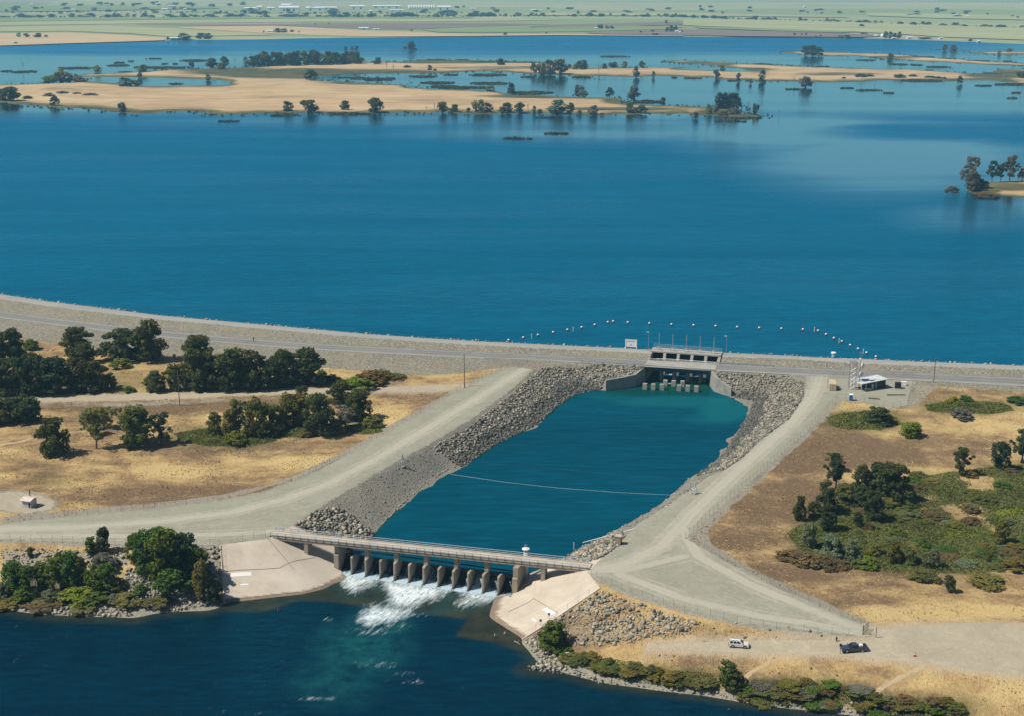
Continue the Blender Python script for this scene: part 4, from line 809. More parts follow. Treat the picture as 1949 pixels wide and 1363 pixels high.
# stilling tower behind the bridge
tp = BF.p(((Vector(W(995, 1066, 9.1))-BF.o).dot(BF.u)), BWD+1.6, 0)
M['towerw'] = plain('pale_tower_paint', (0.62, 0.64, 0.66), 0.6, 0, 0.12)
tw = empty('gauge_tower', (tp.x, tp.y, 1.0), 'round white gauge tower with a wide flat cap rising behind the bridge', 'tower')
f0 = Frame((tp.x, tp.y), (1, 0))
MB(f0).lathe((0, 0, 0), [(0.62, 1.0), (0.6, 10.4)], 18).build('shaft', M['towerw'], tw, True)
MB(f0).lathe((0, 0, 0), [(0.85, 10.4), (1.02, 10.52), (1.02, 10.72), (0.7, 10.85)], 18).build('cap', M['white'], tw)
MB(f0).rod((0, -0.2, 10.7), (0, -0.2, 11.9), 0.05).rod((-0.35, -0.2, 11.6), (0.35, -0.2, 11.9), 0.04).lathe((-0.2, -0.2, 11.55), [(0.08, 0), (0.2, 0.15), (0.08, 0.35)], 8).build('instrument_mast', M['galv'], tw)

# white painted rectangles and joints on the aprons
for px0, lab, ap in (((436, 1094), 'left', 'concrete_apron_left'), ((1031, 1160), 'right', 'concrete_apron_right')):
    pass
def patch(pts_px, name, mat, parent, dz=0.05, n=6):
    q = [on_ground(*p) for p in pts_px]; V = []; F = []
    for j in range(n+1):
        for i in range(n+1):
            a, b = i/n, j/n; p = (q[0]*(1-a)+q[1]*a)*(1-b)+(q[3]*(1-a)+q[2]*a)*b; V.append((p.x, p.y, ground_h(p.x, p.y)+dz))
    for j in range(n): F += [(j*(n+1)+i, j*(n+1)+i+1, (j+1)*(n+1)+i+1, (j+1)*(n+1)+i) for i in range(n)]
    return obj_mesh(name, mesh_np(name, V, F), mat, parent)
apL, apR = ZO['concrete_apron_left'], ZO['concrete_apron_right']
patch([(440, 1092), (478, 1090), (479, 1097), (437, 1100)], 'painted_rectangle', M['white'], apL)
patch([(458, 1113), (473, 1112), (473, 1115), (457, 1116)], 'painted_rectangle', M['white'], apL)
patch([(1041, 1157), (1059, 1168), (1049, 1173), (1031, 1162)], 'painted_rectangle', M['white'], apR)
patch([(1014, 1178), (1022, 1183), (1019, 1185), (1011, 1180)], 'painted_rectangle', M['white'], apR)
M['joint'] = plain('joint_sealant', (0.17, 0.14, 0.11), 0.9)
for a, b, ap in (((532, 1082), (600, 1062), apL), ((425, 1143), (585, 1127), apL), ((585, 1127), (648, 1107), apL), ((430, 1088), (532, 1082), apL), ((511, 1027), (560, 1085), apL), ((424, 1040), (428, 1148), apL),
                 ((1019, 1110), (1016, 1140), apR), ((1016, 1140), (1062, 1168), apR), ((928, 1166), (996, 1212), apR), ((935, 1143), (985, 1124), apR), ((968, 1165), (1016, 1140), apR)):
    patch([a, b, (b[0], b[1]+1.1), (a[0], a[1]+1.1)], 'joint', M['joint'], ap, 0.03, 8)
def ribbon_wall(line, h0, h1, th, name, mat, parent=None, label=None, cat=None, zf=None):
    m = MB(); n = len(line); L = []
    for i, p in enumerate(line):
        a = Vector(line[max(0, i-1)][:2]); b = Vector(line[min(n-1, i+1)][:2]); t = (b-a).normalized(); nn = Vector((-t.y, t.x))*th/2
        z = p[2]
        L += [(p[0]+nn.x, p[1]+nn.y, z+h0), (p[0]-nn.x, p[1]-nn.y, z+h0), (p[0]-nn.x, p[1]-nn.y, z+h1), (p[0]+nn.x, p[1]+nn.y, z+h1)]
    F = [(0, 1, 2, 3), tuple(4*(n-1)+k for k in (3, 2, 1, 0))]
    for i in range(n-1):
        for k in range(4): F.append((4*i+k, 4*i+(k+1) % 4, 4*i+4+(k+1) % 4, 4*i+4+k))
    m.raw(L, F); o = m.build(name, mat, parent); tag(o, label, cat); return o
def gl(pts_px): return [tuple(on_ground(*p)) for p in pts_px]
ribbon_wall([(p[0], p[1], p[2]) for p in gl([(419, 1040), (422, 1080), (425, 1120), (427, 1148)])], -0.5, 0.35, 0.3, 'kerb', M['apron'], apL)
ribbon_wall([(p[0], p[1], p[2]) for p in gl([(1142, 1122), (1100, 1150), (1060, 1177), (1020, 1203), (994, 1219)])], -0.5, 0.3, 0.3, 'kerb', M['apron'], apR)

# ------------------------------------------------------------------ the gate structure in the dam
gs = empty('gate_structure', GF.p(13, 18, 3), 'concrete outlet gate structure with five dark openings and tall gate stems in the dam', 'dam gate', None)
M['slab'] = concrete('slab_concrete', (0.37, 0.36, 0.32), 0.22); M['steel_blue'] = plain('dark_blue_girder', (0.02, 0.07, 0.13), 0.5); M['void'] = plain('opening_shade', (0.012, 0.012, 0.014), 0.8)
U0, U1 = -0.7, 26.4; NB = 5; bw = (U1-U0)/NB
MB(GF).box(U0-0.3, U1+0.3, 17.4, 23.5, 11.7, 12.15).build('top_slab', M['slab'], gs)
MB(GF).box(U0, U1, 19.3, 23.0, -0.5, 11.69).build('breast_wall', M['void'], gs)  # near-black colour stands in for the shade inside the gate openings
for i in range(NB+1):
    u = U0+i*bw; w = 0.55 if 0 < i < NB else 0.5
    MB(GF).prism_vz([(12.4, 0.5), (12.4, 9.3), (12.9, 9.7), (17.3, 11.69), (19.28, 11.69), (19.28, 0.5)] if i in (0, NB) else [(15.6, 0.5), (15.6, 9.2), (16.1, 9.7), (17.45, 11.69), (19.28, 11.69), (19.28, 0.5)], u-w, u+w).build('pier', M['concrete_grey'], gs)
for i in range(NB):
    u = U0+(i+0.5)*bw
    MB(GF).box(u-2.1, u+2.1, 19.05, 19.25, 3.5, 8.2).build('gate_leaf', M['dark_metal'], gs)
    h_ = MB(GF); h_.box(u-0.9, u-0.7, 19.6, 19.9, 12.15, 13.3).box(u+0.7, u+0.9, 19.6, 19.9, 12.15, 13.3).box(u-0.9, u+0.9, 19.55, 19.95, 13.3, 13.5).lathe((u, 19.75, 12.9), [(0.3, 0), (0.32, 0.3), (0.2, 0.42)], 8); hf = h_.build('hoist_frame', M['galv'], gs)
    MB(GF).rod((u, 19.75, 13.4), (u, 19.75, 19.0), 0.17, 0.15, 8).build('gate_stem', M['galv'], hf)
# railing of the slab
rp = MB(GF)
for i in range(25):
    u = U0+(U1-U0)*i/24; rp.rod((u, 17.6, 12.15), (u, 17.6, 13.25), 0.03, n=4); rp.rod((u, 23.3, 12.15), (u, 23.3, 13.6), 0.04, n=4)
for v, zs in ((17.6, (12.7, 13.25)), (23.3, (12.6, 13.1, 13.6))):
    for z in zs: rp.rod((U0, v, z), (U1, v, z), 0.03, n=4)
rp.build('slab_railing', M['galv'], gs)
# road bridge over the outlet
rb = empty('road_bridge', GF.p(12, 5.7, 3), 'pale concrete road slab on a blue girder spanning the outlet below the gates', 'bridge')
MB(GF).box(-0.9, GL+1.6, 3.7, 11.6, 9.0, 9.62).build('deck', M['slab'], rb)
MB(GF).box(0.1, GL+0.6, 4.0, 4.4, 7.6, 8.98).build('girder', M['steel_blue'], rb)  # both girders one even dark blue
MB(GF).box(0.1, GL+0.3, 10.9, 11.3, 7.9, 8.98).build('girder', M['steel_blue'], rb)
for i in range(1, 5):
    u = i*5.15-0.3; MB(GF).box(u-0.6, u+0.6, 7.6, 11.0, 0.3, 7.88).lathe((u, 7.6, 0), [(0.59, 0.3), (0.59, 7.87)], 12).build('pier', M['concrete_grey'], rb)
for v, c in ((11.4, M['white']), (0.0, None)):
    if c is None: continue
    r_ = MB(GF)
    for i in range(9): u = -0.5+(GL+1)*i/8; r_.box(u-0.05, u+0.05, v-0.05, v+0.05, 9.62, 10.75)
    r_.box(-0.8, GL+1.0, v-0.07, v+0.07, 10.55, 10.75).box(-0.8, GL+1.0, v-0.05, v+0.05, 10.1, 10.2); r_.build('railing', c, rb)
MB(GF).box(-0.9, GL+1.6, 3.68, 3.95, 9.62, 9.9).build('kerb', M['slab'], rb)
def wing(line, zt, label):
    m = MB(); P = [Vector(p) for p in line]; L = []; n = len(P)
    for i, p in enumerate(P):
        t = (P[min(n-1, i+1)]-P[max(0, i-1)]).normalized(); nn = Vector((-t.y, t.x))*0.42
        L += [(p.x+nn.x, p.y+nn.y, 0.3), (p.x-nn.x, p.y-nn.y, 0.3), (p.x-nn.x, p.y-nn.y, zt[i]), (p.x+nn.x, p.y+nn.y, zt[i])]
    F = [(0, 1, 2, 3), tuple(4*(n-1)+k for k in (3, 2, 1, 0))]
    for i in range(n-1):
        for k in range(4): F.append((4*i+k, 4*i+(k+1) % 4, 4*i+4+(k+1) % 4, 4*i+4+k))
    m.raw(L, F); o = m.build('wing_wall', M['concrete_grey'], None); tag(o, label, 'wall', 'wing walls of the outlet')
def ztop(x, y, py):
    z = 6.0
    for _ in range(30): q = proj(np.array([[x, y, z]]))[0]; z += (q[1]-py)*0.18
    return z
wing(wingL, [9.3, ztop(*wingL[1], 713.5), ztop(*wingL[2], 719.5), ztop(*wingL[3], 724.6)], 'shaded concrete wing wall curving left from the road bridge into the pool')
wing(wingR, [9.3, ztop(*wingR[1], 716), ztop(*wingR[2], 729), ztop(*wingR[3], 739.6)], 'sunlit concrete wing wall curving right from the road bridge into the pool')
bl = [(1227.8, 742.5), (1243.7, 743.5), (1260.3, 744), (1292.7, 745.5), (1309.3, 746.5), (1325.8, 747.5), (1266.7, 736), (1282.5, 737), (1299.3, 737.5)]
blk = None
for i, (a, b) in enumerate(bl):
    p = W(a, b, POOL)
    if blk is None:
        fr_ = Frame((0, 0), (GF.u.x, GF.u.y)); m = MB(fr_).box(-0.82, 0.82, -0.75, 0.75, -2.2, 2.15).box(-0.76, 0.76, -0.69, 0.69, 2.15, 2.22)
        blk = m.build('baffle_block', M['concrete_grey'], None, origin=(0, 0, 0)); o = blk
    else: o = bpy.data.objects.new('baffle_block', blk.data); link(o)
    o.location = (p[0], p[1]+0.75, POOL)
    tag(o, ('grey concrete baffle block in the pool, %s from the left in the front row' % ordinal(i+1)) if i < 6 else ('grey concrete baffle block in the pool, %s from the left in the back row' % ordinal(i-5)), 'baffle block', 'baffle blocks below the outlet')
# lamp posts on the structure
for k, (a, b, lab) in enumerate(((1234, 664, 'left'), (1382, 672, 'right'))):
    q = W(a, b, 12.1); L_ = empty('lamp_post', (q[0], q[1], ground_h(q[0], q[1])-0.2), 'tall thin steel lamp post at the %s end of the gate structure' % lab, 'lamp post', 'lamp posts on the dam')
    f_ = Frame(q[:2], (1, 0)); MB(f_).rod((0, 0, 11), (0, 0, 19.2), 0.11, 0.06, 8).build('pole', M['galv'], L_); MB(f_).box(-0.9, 0.1, -0.12, 0.12, 19.1, 19.32).build('lamp_head', M['white'], L_)

# ------------------------------------------------------------------ fences
def fabric_mat(n, c, k):
    t = NT(n); tr = t.n.new('ShaderNodeBsdfTransparent'); mx = t.n.new('ShaderNodeMixShader'); t.col(c); t.set(Roughness=0.6, Metallic=0.3)
    mx.inputs[0].default_value = k; t.lk(tr.outputs[0], mx.inputs[1]); t.lk(t.b.outputs[0], mx.inputs[2]); t.lk(mx.outputs[0], t.out.inputs['Surface']); return t.m
M['chain'] = fabric_mat('chain_link_mesh', (0.20, 0.20, 0.19), 0.045)
FPOST = {}; M['postgrey'] = plain('post_grey', (0.20, 0.20, 0.19), 0.6, 0.3)
def fence(line, label, h=2.0, step=3.2, group='chain link fences round the outlet'):
    L = resample([tuple(p) for p in line], step); L = [(p[0], p[1], ground_h(p[0], p[1])) for p in L]
    e = empty('chain_link_fence', L[len(L)//2], label, 'fence', group)
    if h not in FPOST:
        o = MB().rod((0, 0, -0.4), (0, 0, h), 0.034, n=5, world=True).build('fence_post', M['postgrey'], None, origin=(0, 0, 0)); FPOST[h] = o.data; bpy.data.objects.remove(o)
    for p in L: obj_mesh('fence_post', FPOST[h], M['postgrey'], e, Vector(p)-base_of(e))
    r = MB()
    for a, b in zip(L[:-1], L[1:]):
        r.rod((a[0], a[1], a[2]+h-0.04), (b[0], b[1], b[2]+h-0.04), 0.014, n=4, world=True)
    r.build('top_rail', M['postgrey'], e)
    m = MB()
    for a, b in zip(L[:-1], L[1:]): m.raw([(a[0], a[1], a[2]+0.02), (b[0], b[1], b[2]+0.02), (b[0], b[1], b[2]+h-0.05), (a[0], a[1], a[2]+h-0.05)], [(0, 1, 2, 3)])
    m.build('fence_mesh', M['chain'], e)
    return e
fence([(p[0]-0.6, p[1]-0.8, 0) for p in fence_left], 'long chain link fence curving along the field side of the left gravel road')
fence([(p[0], p[1]-0.3, 0) for p in plat_left]+[(p[0], p[1], 0) for p in PL([(505, 1023, PLAT)])], 'chain link fence above the tree covered river bank at the left')
fence([(p[0]+0.3, p[1]-0.4, 0) for p in fence_right], 'chain link fence above the rocky slope between the right gravel area and the track')
fence([(p[0], p[1], 0) for p in yardfence], 'chain link fence along the field side of the right gravel road')
fence(PL([(1593, 760, 9), (1645, 768, 9), (1700, 777, 9), (1727, 773, 9), (1737, 735, 9), (1738, 722, 9.4)]), 'chain link fence round the front of the equipment yard')
fence(PL([(1540, 729, 9.4), (1576, 729, 9.4), (1590, 719, 9.4), (1650, 718, 9.4), (1738, 722, 9.4)]), 'chain link fence between the equipment yard and the dam road')
fence([tuple(p) for p in gl([(1142, 1119), (1100, 1147), (1060, 1174), (1020, 1200), (997, 1216)])], 'short wire fence down the right edge of the right apron', 1.5, 4.0)
fence([tuple(p) for p in gl([(421, 1040), (424, 1080), (427, 1120), (429, 1147)])], 'short wire fence down the left edge of the left apron', 1.5, 4.0)
fence(PL([(975, 698, 9.4), (1003, 692, 9.4), (1030, 694, 9.4)]), 'short gate fence where the left gravel road meets the dam road', 2.0, 3.0)
# guard rails by the dam road
def guard(line, label):
    L = resample([tuple(p) for p in line], 3.0); e = empty('guard_rail', (L[0][0], L[0][1], ROAD), label, 'guard rail', 'guard rails on the dam road')
    for p in L: MB().box(p[0]-0.08, p[0]+0.08, p[1]-0.08, p[1]+0.08, ROAD-0.2, ROAD+0.75).build('rail_post', M['dark_metal'], e)
    m = MB()
    for a, b in zip(L[:-1], L[1:]): m.raw([(a[0], a[1]-0.1, ROAD+0.42), (b[0], b[1]-0.1, ROAD+0.42), (b[0], b[1]-0.16, ROAD+0.6), (a[0], a[1]-0.16, ROAD+0.6), (a[0], a[1]-0.1, ROAD+0.78), (b[0], b[1]-0.1, ROAD+0.78)], [(0, 1, 2, 3), (3, 2, 5, 4)])
    m.build('rail_beam', M['galv'], e)
guard(PL([(1108, 690.5, ROAD), (1160, 694, ROAD), (1224, 698.5, ROAD)]), 'steel guard rail on the near side of the dam road left of the outlet')
guard(PL([(1365, 694, ROAD), (1420, 696.5, ROAD), (1472, 699.5, ROAD)]), 'steel guard rail on the far side of the dam road right of the outlet')
# ------------------------------------------------------------------ loose stone on the banks
def rock_mat():
    t = NT('riprap_stone'); v = t.pos(); n = t.noise(v, 1.8, 4, 0.65); k = t.attr('tint')
    col = t.ramp(k, [(0.0, (0.045, 0.048, 0.046)), (0.3, (0.13, 0.13, 0.115)), (0.55, (0.27, 0.255, 0.205)), (0.8, (0.42, 0.385, 0.31)), (0.97, (0.55, 0.485, 0.37)), (1.0, (0.34, 0.19, 0.10))])
    col = t.mix(t.fr(n, 0.35, 0.75, 0, 0.4), col, (0.10, 0.098, 0.085)); t.col(col); t.nrm(t.bump(n, 0.6, 0.25)); t.set(Specular_IOR_Level=0.15); return t.m
M['rock'] = rock_mat()
ICO = np.array([(x, y, z) for z in (-1, 1) for (x, y) in ((-1, -1), (1, -1), (1, 1), (-1, 1))])*0.66
ICF = np.array([(0, 2, 1), (0, 3, 2), (4, 5, 6), (4, 6, 7), (0, 1, 5), (0, 5, 4), (1, 2, 6), (1, 6, 5), (2, 3, 7), (2, 7, 6), (3, 0, 4), (3, 4, 7)]); NVS = 8
def rand_rot(n):
    q = RNG.normal(size=(n, 4)); q /= np.linalg.norm(q, axis=1)[:, None]; w, x, y, z = q.T
    return np.stack([np.stack([1-2*(y*y+z*z), 2*(x*y-z*w), 2*(x*z+y*w)], 1), np.stack([2*(x*y+z*w), 1-2*(x*x+z*z), 2*(y*z-x*w)], 1), np.stack([2*(x*z-y*w), 2*(y*z+x*w), 1-2*(x*x+y*y)], 1)], 1)
def stones(P, size, tint, parent, n_single=0):
    n = len(P); z = Hfull(P); order = np.argsort(-size/np.maximum(P[:, 1], 1)); P = P[order]; size = size[order]; tint = tint[order]; z = z[order]
    R = rand_rot(n); V = (ICO[None]+RNG.uniform(-0.34, 0.34, (n, NVS, 3)))*RNG.uniform(0.6, 1.25, (n, 1, 3)); V = np.einsum('nij,nkj->nki', R, V)*0.5*size[:, None, None]
    V[:, :, 2] *= 0.85; C = np.c_[P, z+0.20*size]
    for i in range(min(n_single, n)):
        me = mesh_np('stone', V[i], ICF); attr(me, 'tint', np.full(NVS, tint[i])); obj_mesh('stone', me, M['rock'], parent, tuple(C[i]))
    V = (V+C[:, None, :])[n_single:]
    if len(V):
        m = len(V); F = (ICF[None]+NVS*np.arange(m)[:, None, None]).reshape(-1, 3); me = mesh_np('stones', V.reshape(-1, 3), F); attr(me, 'tint', np.repeat(tint[n_single:], NVS))
        tag(obj_mesh('stones', me, M['rock'], parent), kind='stuff')
def scatter_px(poly_px, spacing, z=6.0, seed=0):
    wp = [tuple(on_ground(*p))[:2] for p in poly_px]; a = np.array(wp); r = np.random.default_rng(seed)
    gx, gy = np.meshgrid(np.arange(a[:, 0].min(), a[:, 0].max(), spacing), np.arange(a[:, 1].min(), a[:, 1].max(), spacing)); P = np.c_[gx.ravel(), gy.ravel()]+r.uniform(-0.5, 0.5, (gx.size, 2))*spacing
    return P[inpoly(P, wp)]
def tints(P, base, spread, dark=None):
    t = np.clip(RNG.normal(base, spread, len(P)), 0.02, 0.97); t[RNG.random(len(P)) < 0.012] = 1.0
    if dark: h = Hraw(P); t = np.where(h < dark[0]+0.7*vnoise(P, 0.15, 4), t*dark[1], t)
    return t
def sizes(n, a, b): return a+(b-a)*RNG.random(n)**2.2
P = scatter_px([(1030, 701), (1130, 694), (1222, 700), (1206, 716), (1150, 727), (1144, 744), (1120, 745), (1092, 754), (1062, 775), (1042, 793), (1012, 817), (982, 829), (942, 849), (907, 873), (880, 891), (862, 882), (822, 852), (850, 838), (905, 806), (950, 772), (990, 735)], 0.58, seed=1)
stones(P, sizes(len(P), 0.36, 1.25), tints(P, 0.58, 0.24, (5.0, 0.55)), ZO['channel_bank'], 150)
P = scatter_px([(1362, 709), (1500, 716), (1528, 730), (1528, 758), (1502, 798), (1444, 840), (1412, 873), (1376, 897), (1332, 906), (1322, 908), (1342, 899), (1376, 870), (1398, 838), (1414, 812), (1430, 782), (1434, 764), (1398, 759), (1390, 742), (1364, 724)], 0.56, seed=2)
stones(P, sizes(len(P), 0.34, 1.15), tints(P, 0.60, 0.24, (4.8, 0.5)), ZO['channel_bank'], 120)
P = scatter_px([(563, 1000), (600, 975), (640, 966), (668, 980), (692, 1000), (714, 1016), (708, 1030), (660, 1028), (600, 1016)], 0.75, seed=3)
stones(P, sizes(len(P), 0.7, 1.7), tints(P, 0.62, 0.2, (3.9, 0.5)), ZO['channel_bank'], 120)
P = scatter_px([(1062, 1072), (1100, 1050), (1150, 1026), (1178, 1012), (1190, 1022), (1178, 1040), (1146, 1062), (1110, 1076)], 0.72, seed=4)
stones(P, sizes(len(P), 0.5, 1.35), tints(P, 0.66, 0.2), ZO['channel_bank'], 90)
P = np.vstack([scatter_px([(1268, 960), (1300, 928), (1330, 908), (1360, 902), (1330, 925), (1280, 962), (1205, 1003), (1185, 1008)], 1.5, seed=5), scatter_px([(820, 852), (878, 888), (850, 897), (722, 1005), (700, 1000), (640, 965), (700, 915)], 1.5, seed=6)])
stones(P, sizes(len(P), 0.25, 0.6), tints(P, 0.5, 0.2), ZO['channel_bank'], 0)
E1 = np.array(resample([p[:2] for p in pool_left[:7]], 0.7, 0.15)+resample([p[:2] for p in pool_right[8:]], 0.7, 0.15)); stones(E1, sizes(len(E1), 0.3, 0.8), tints(E1, 0.74, 0.12), ZO['channel_bank'], 0)
E4 = []
for o_ in (-0.6, 0.2, 1.0, 1.8):
    E4 += resample([(p[0]+o_*0.9, p[1]+o_*0.35) for p in pool_right[:9]], 0.6, 0.3)+resample([(p[0]-o_*0.8, p[1]+o_*0.5) for p in pool_left[5:]], 0.6, 0.3)
E4 = np.array(E4); E4 = E4[~inpoly(E4, cutpoly)]; stones(E4, sizes(len(E4), 0.35, 1.0), tints(E4, 0.32, 0.15), ZO['channel_bank'], 0)
E2 = np.array(resample([p[:2] for p in crest_up], 1.1, 0.35)); stones(E2, sizes(len(E2), 0.4, 1.3), tints(E2, 0.72, 0.2), ZO['dam_embankment'], 120)
P = np.vstack([scatter_px([(0, 1044), (150, 1048), (250, 1052), (250, 1075), (130, 1085), (60, 1100), (0, 1120)], 1.35, seed=7), scatter_px([(240, 1085), (272, 1075), (300, 1110), (370, 1108), (420, 1090), (425, 1154), (330, 1166), (285, 1165), (255, 1140), (232, 1105)], 0.85, seed=8), scatter_px([(384, 1042), (417, 1042), (420, 1090), (396, 1080)], 0.9, seed=9), scatter_px([(-60, 1143), (100, 1158), (250, 1160), (250, 1176), (160, 1174), (90, 1170), (0, 1157), (-60, 1150)], 0.75, seed=10)])
stones(P, sizes(len(P), 0.5, 1.5), tints(P, 0.68, 0.2), ZO['river_bank_left'], 220)
P = np.vstack([scatter_px([(1143, 1126), (1250, 1162), (1335, 1187), (1300, 1208), (1200, 1224), (1100, 1230), (1010, 1226), (996, 1220), (1060, 1178)], 0.92, seed=11), scatter_px([(1000, 1222), (1060, 1230), (1085, 1250), (1060, 1262), (1090, 1276), (1010, 1279), (1030, 1258), (1010, 1240)], 0.8, seed=12)])
P = P[vnoise(P, 0.12, 12)+0.5*vnoise(P, 0.4, 13) > -0.95]
stones(P, sizes(len(P), 0.42, 1.45), tints(P, 0.68, 0.2), ZO['river_bank_right'], 220)
P = np.vstack([scatter_px([(1143, 1126), (1250, 1162), (1345, 1190), (1310, 1212), (1200, 1226), (1100, 1232), (1010, 1226), (996, 1220), (1060, 1178)], 0.62, seed=31), scatter_px([(0, 1044), (150, 1048), (250, 1052), (250, 1075), (130, 1085), (60, 1100), (0, 1120)], 0.8, seed=32), scatter_px([(240, 1085), (272, 1075), (300, 1110), (370, 1108), (420, 1090), (425, 1154), (330, 1166), (285, 1165), (255, 1140), (232, 1105)], 0.6, seed=33)])
P = P[RNG.random(len(P)) < 0.75]; stones(P, sizes(len(P), 0.25, 0.6), tints(P, 0.66, 0.2), ZO['river_bank_right'], 0)
sr = [p[:2] for p in shore_right[4:]]; E3 = np.vstack([np.array(resample(sr, 0.6, 0.35)), np.array(resample([(p[0]+0.5, p[1]+1.2) for p in sr], 0.8, 0.5))]); stones(E3, sizes(len(E3), 0.3, 1.0), tints(E3, 0.55, 0.2), ZO['river_bank_right'], 90)
P = np.vstack([scatter_px([(1300, 1170), (1640, 1210), (1600, 1220), (1300, 1212)], 3.2, seed=14), scatter_px([(1200, 1245), (1700, 1262), (1600, 1300), (1300, 1270)], 5.0, seed=15)])
stones(P, sizes(len(P), 0.3, 1.0), tints(P, 0.68, 0.15), ZO['river_bank_right'], 0)
# ------------------------------------------------------------------ vegetation
def leaf_mat():
    t = NT('foliage'); oi = t.n.new('ShaderNodeObjectInfo'); k = t.attr('tint')
    base = oi.outputs['Color']; d = t.mix(0.55, base, (0.016, 0.020, 0.008)); l = t.mix(0.22, base, (0.30, 0.30, 0.11))
    col = t.mix(t.fr(k, 0.0, 0.55), d, base); col = t.mix(t.fr(k, 0.62, 1.0), col, l)
    t.col(col); t.set(Roughness=0.75, Specular_IOR_Level=0.12)
    tr = t.n.new('ShaderNodeBsdfTranslucent'); t.lk(col, tr.inputs[0]); mx = t.n.new('ShaderNodeMixShader'); mx.inputs[0].default_value = 0.32
    t.lk(t.b.outputs[0], mx.inputs[1]); t.lk(tr.outputs[0], mx.inputs[2]); t.lk(mx.outputs[0], t.out.inputs['Surface']); return t.m
M['leaf'] = leaf_mat(); M['bark'] = plain('bark', (0.085, 0.068, 0.052), 0.95); M['deadwood'] = plain('dead_wood', (0.30, 0.27, 0.24), 0.95)
def leaf_cloud(C, Rr, per, size, seed, flat=0.75, hollow=0.45):
    r = np.random.default_rng(seed); n = len(C)*per
    d = r.normal(size=(n, 3)); d /= np.linalg.norm(d, axis=1)[:, None]
    rad = hollow+(1-hollow)*r.random(n)**0.6
    P = np.repeat(C, per, axis=0)+d*rad[:, None]*np.repeat(Rr, per)[:, None]*np.array([1, 1, flat])
    nn = d*0.8+r.normal(size=(n, 3))*0.55+np.array([0, 0, 0.35]); nn /= np.linalg.norm(nn, axis=1)[:, None]
    a = np.cross(nn, r.normal(size=(n, 3))); a /= np.linalg.norm(a, axis=1)[:, None]; b = np.cross(nn, a)
    s = size*r.uniform(0.6, 1.3, n)[:, None]
    V = np.stack([P-a*s-b*s*0.6, P+a*s-b*s*0.6, P+a*s*0.7+b*s*0.7, P-a*s*0.7+b*s*0.7], 1).reshape(-1, 3)
    F = np.arange(4*n).reshape(-1, 4); ct = np.repeat(r.uniform(0.1, 0.9, len(C)), per); tint = np.clip(0.55*ct+0.45*r.random(n), 0, 1)
    return V, F, np.repeat(tint, 4)
def crown(kind, seed, per, size, ncl):
    r = np.random.default_rng(seed); C = []; R = []
    if kind == 'round':
        for _ in range(ncl):
            t = r.random()**0.6; a = r.uniform(0, 2*math.pi); z = r.uniform(0.10, 0.90); w = math.sqrt(max(0.10, 1-((z-0.45)/0.50)**2))*0.40*t; C.append((w*math.cos(a)*r.uniform(0.7, 1.15), w*math.sin(a), z)); R.append(r.uniform(0.09, 0.16))
    elif kind == 'oval':
        for _ in range(ncl):
            t = r.random()**0.6; a = r.uniform(0, 2*math.pi); z = r.uniform(0.08, 0.93); w = math.sqrt(max(0.03, 1-((z-0.5)/0.5)**2))*0.38*t*(1.12-0.35*z); C.append((w*math.cos(a), w*math.sin(a), z)); R.append(r.uniform(0.08, 0.14))
    elif kind == 'open':
        for _ in range(ncl):
            a = r.uniform(0, 2*math.pi); z = r.uniform(0.25, 0.94); w = r.uniform(0.05, 0.42)*(1.0-0.5*abs(z-0.55)); C.append((w*math.cos(a), w*math.sin(a), z)); R.append(r.uniform(0.05, 0.12))
    elif kind == 'bush':
        for _ in range(ncl):
            t = r.random()**0.55; a = r.uniform(0, 2*math.pi); w = 0.42*t; z = max(0.10, 0.80*math.sqrt(max(0.02, 1-(w/0.47)**2))*r.uniform(0.35, 1.0)); C.append((w*math.cos(a)*r.uniform(0.8, 1.15), w*math.sin(a), z)); R.append(r.uniform(0.09, 0.17))
    elif kind == 'far':
        for _ in range(ncl):
            t = r.random()**0.6; a = r.uniform(0, 2*math.pi); z = r.uniform(0.08, 0.88); w = math.sqrt(max(0.15, 1-((z-0.42)/0.5)**2))*0.36*t; C.append((w*math.cos(a), w*math.sin(a), z)); R.append(r.uniform(0.12, 0.2))
    V, F, tint = leaf_cloud(np.array(C), np.array(R), per, size, seed+100)
    V[:, 2] = np.clip(V[:, 2], 0.01, 1.03)
    me = mesh_np('crown', V, F); attr(me, 'tint', tint); me.materials.append(M['leaf']); return me
def trunk_mesh(seed, top=0.6, limbs=5, r0=0.035, mat='bark'):
    r = random.Random(seed); m = MB(); pts = [(0, 0, -0.03)]
    for k in range(1, 5): pts.append((r.uniform(-0.03, 0.03), r.uniform(-0.03, 0.03), top*k/4))
    for k in range(4): m.rod(pts[k], pts[k+1], r0*(1-0.2*k), r0*(1-0.2*(k+1)), 6, world=True)
    for k in range(limbs):
        b = pts[1+k % 3]; a = r.uniform(0, 2*math.pi); l = r.uniform(0.18, 0.33); m.rod(b, (b[0]+math.cos(a)*l, b[1]+math.sin(a)*l, b[2]+r.uniform(0.12, 0.3)), r0*0.5, r0*0.15, 5, world=True)
    o = m.build('trunk', M[mat], None, origin=(0, 0, 0)); me = o.data; bpy.data.objects.remove(o); return me
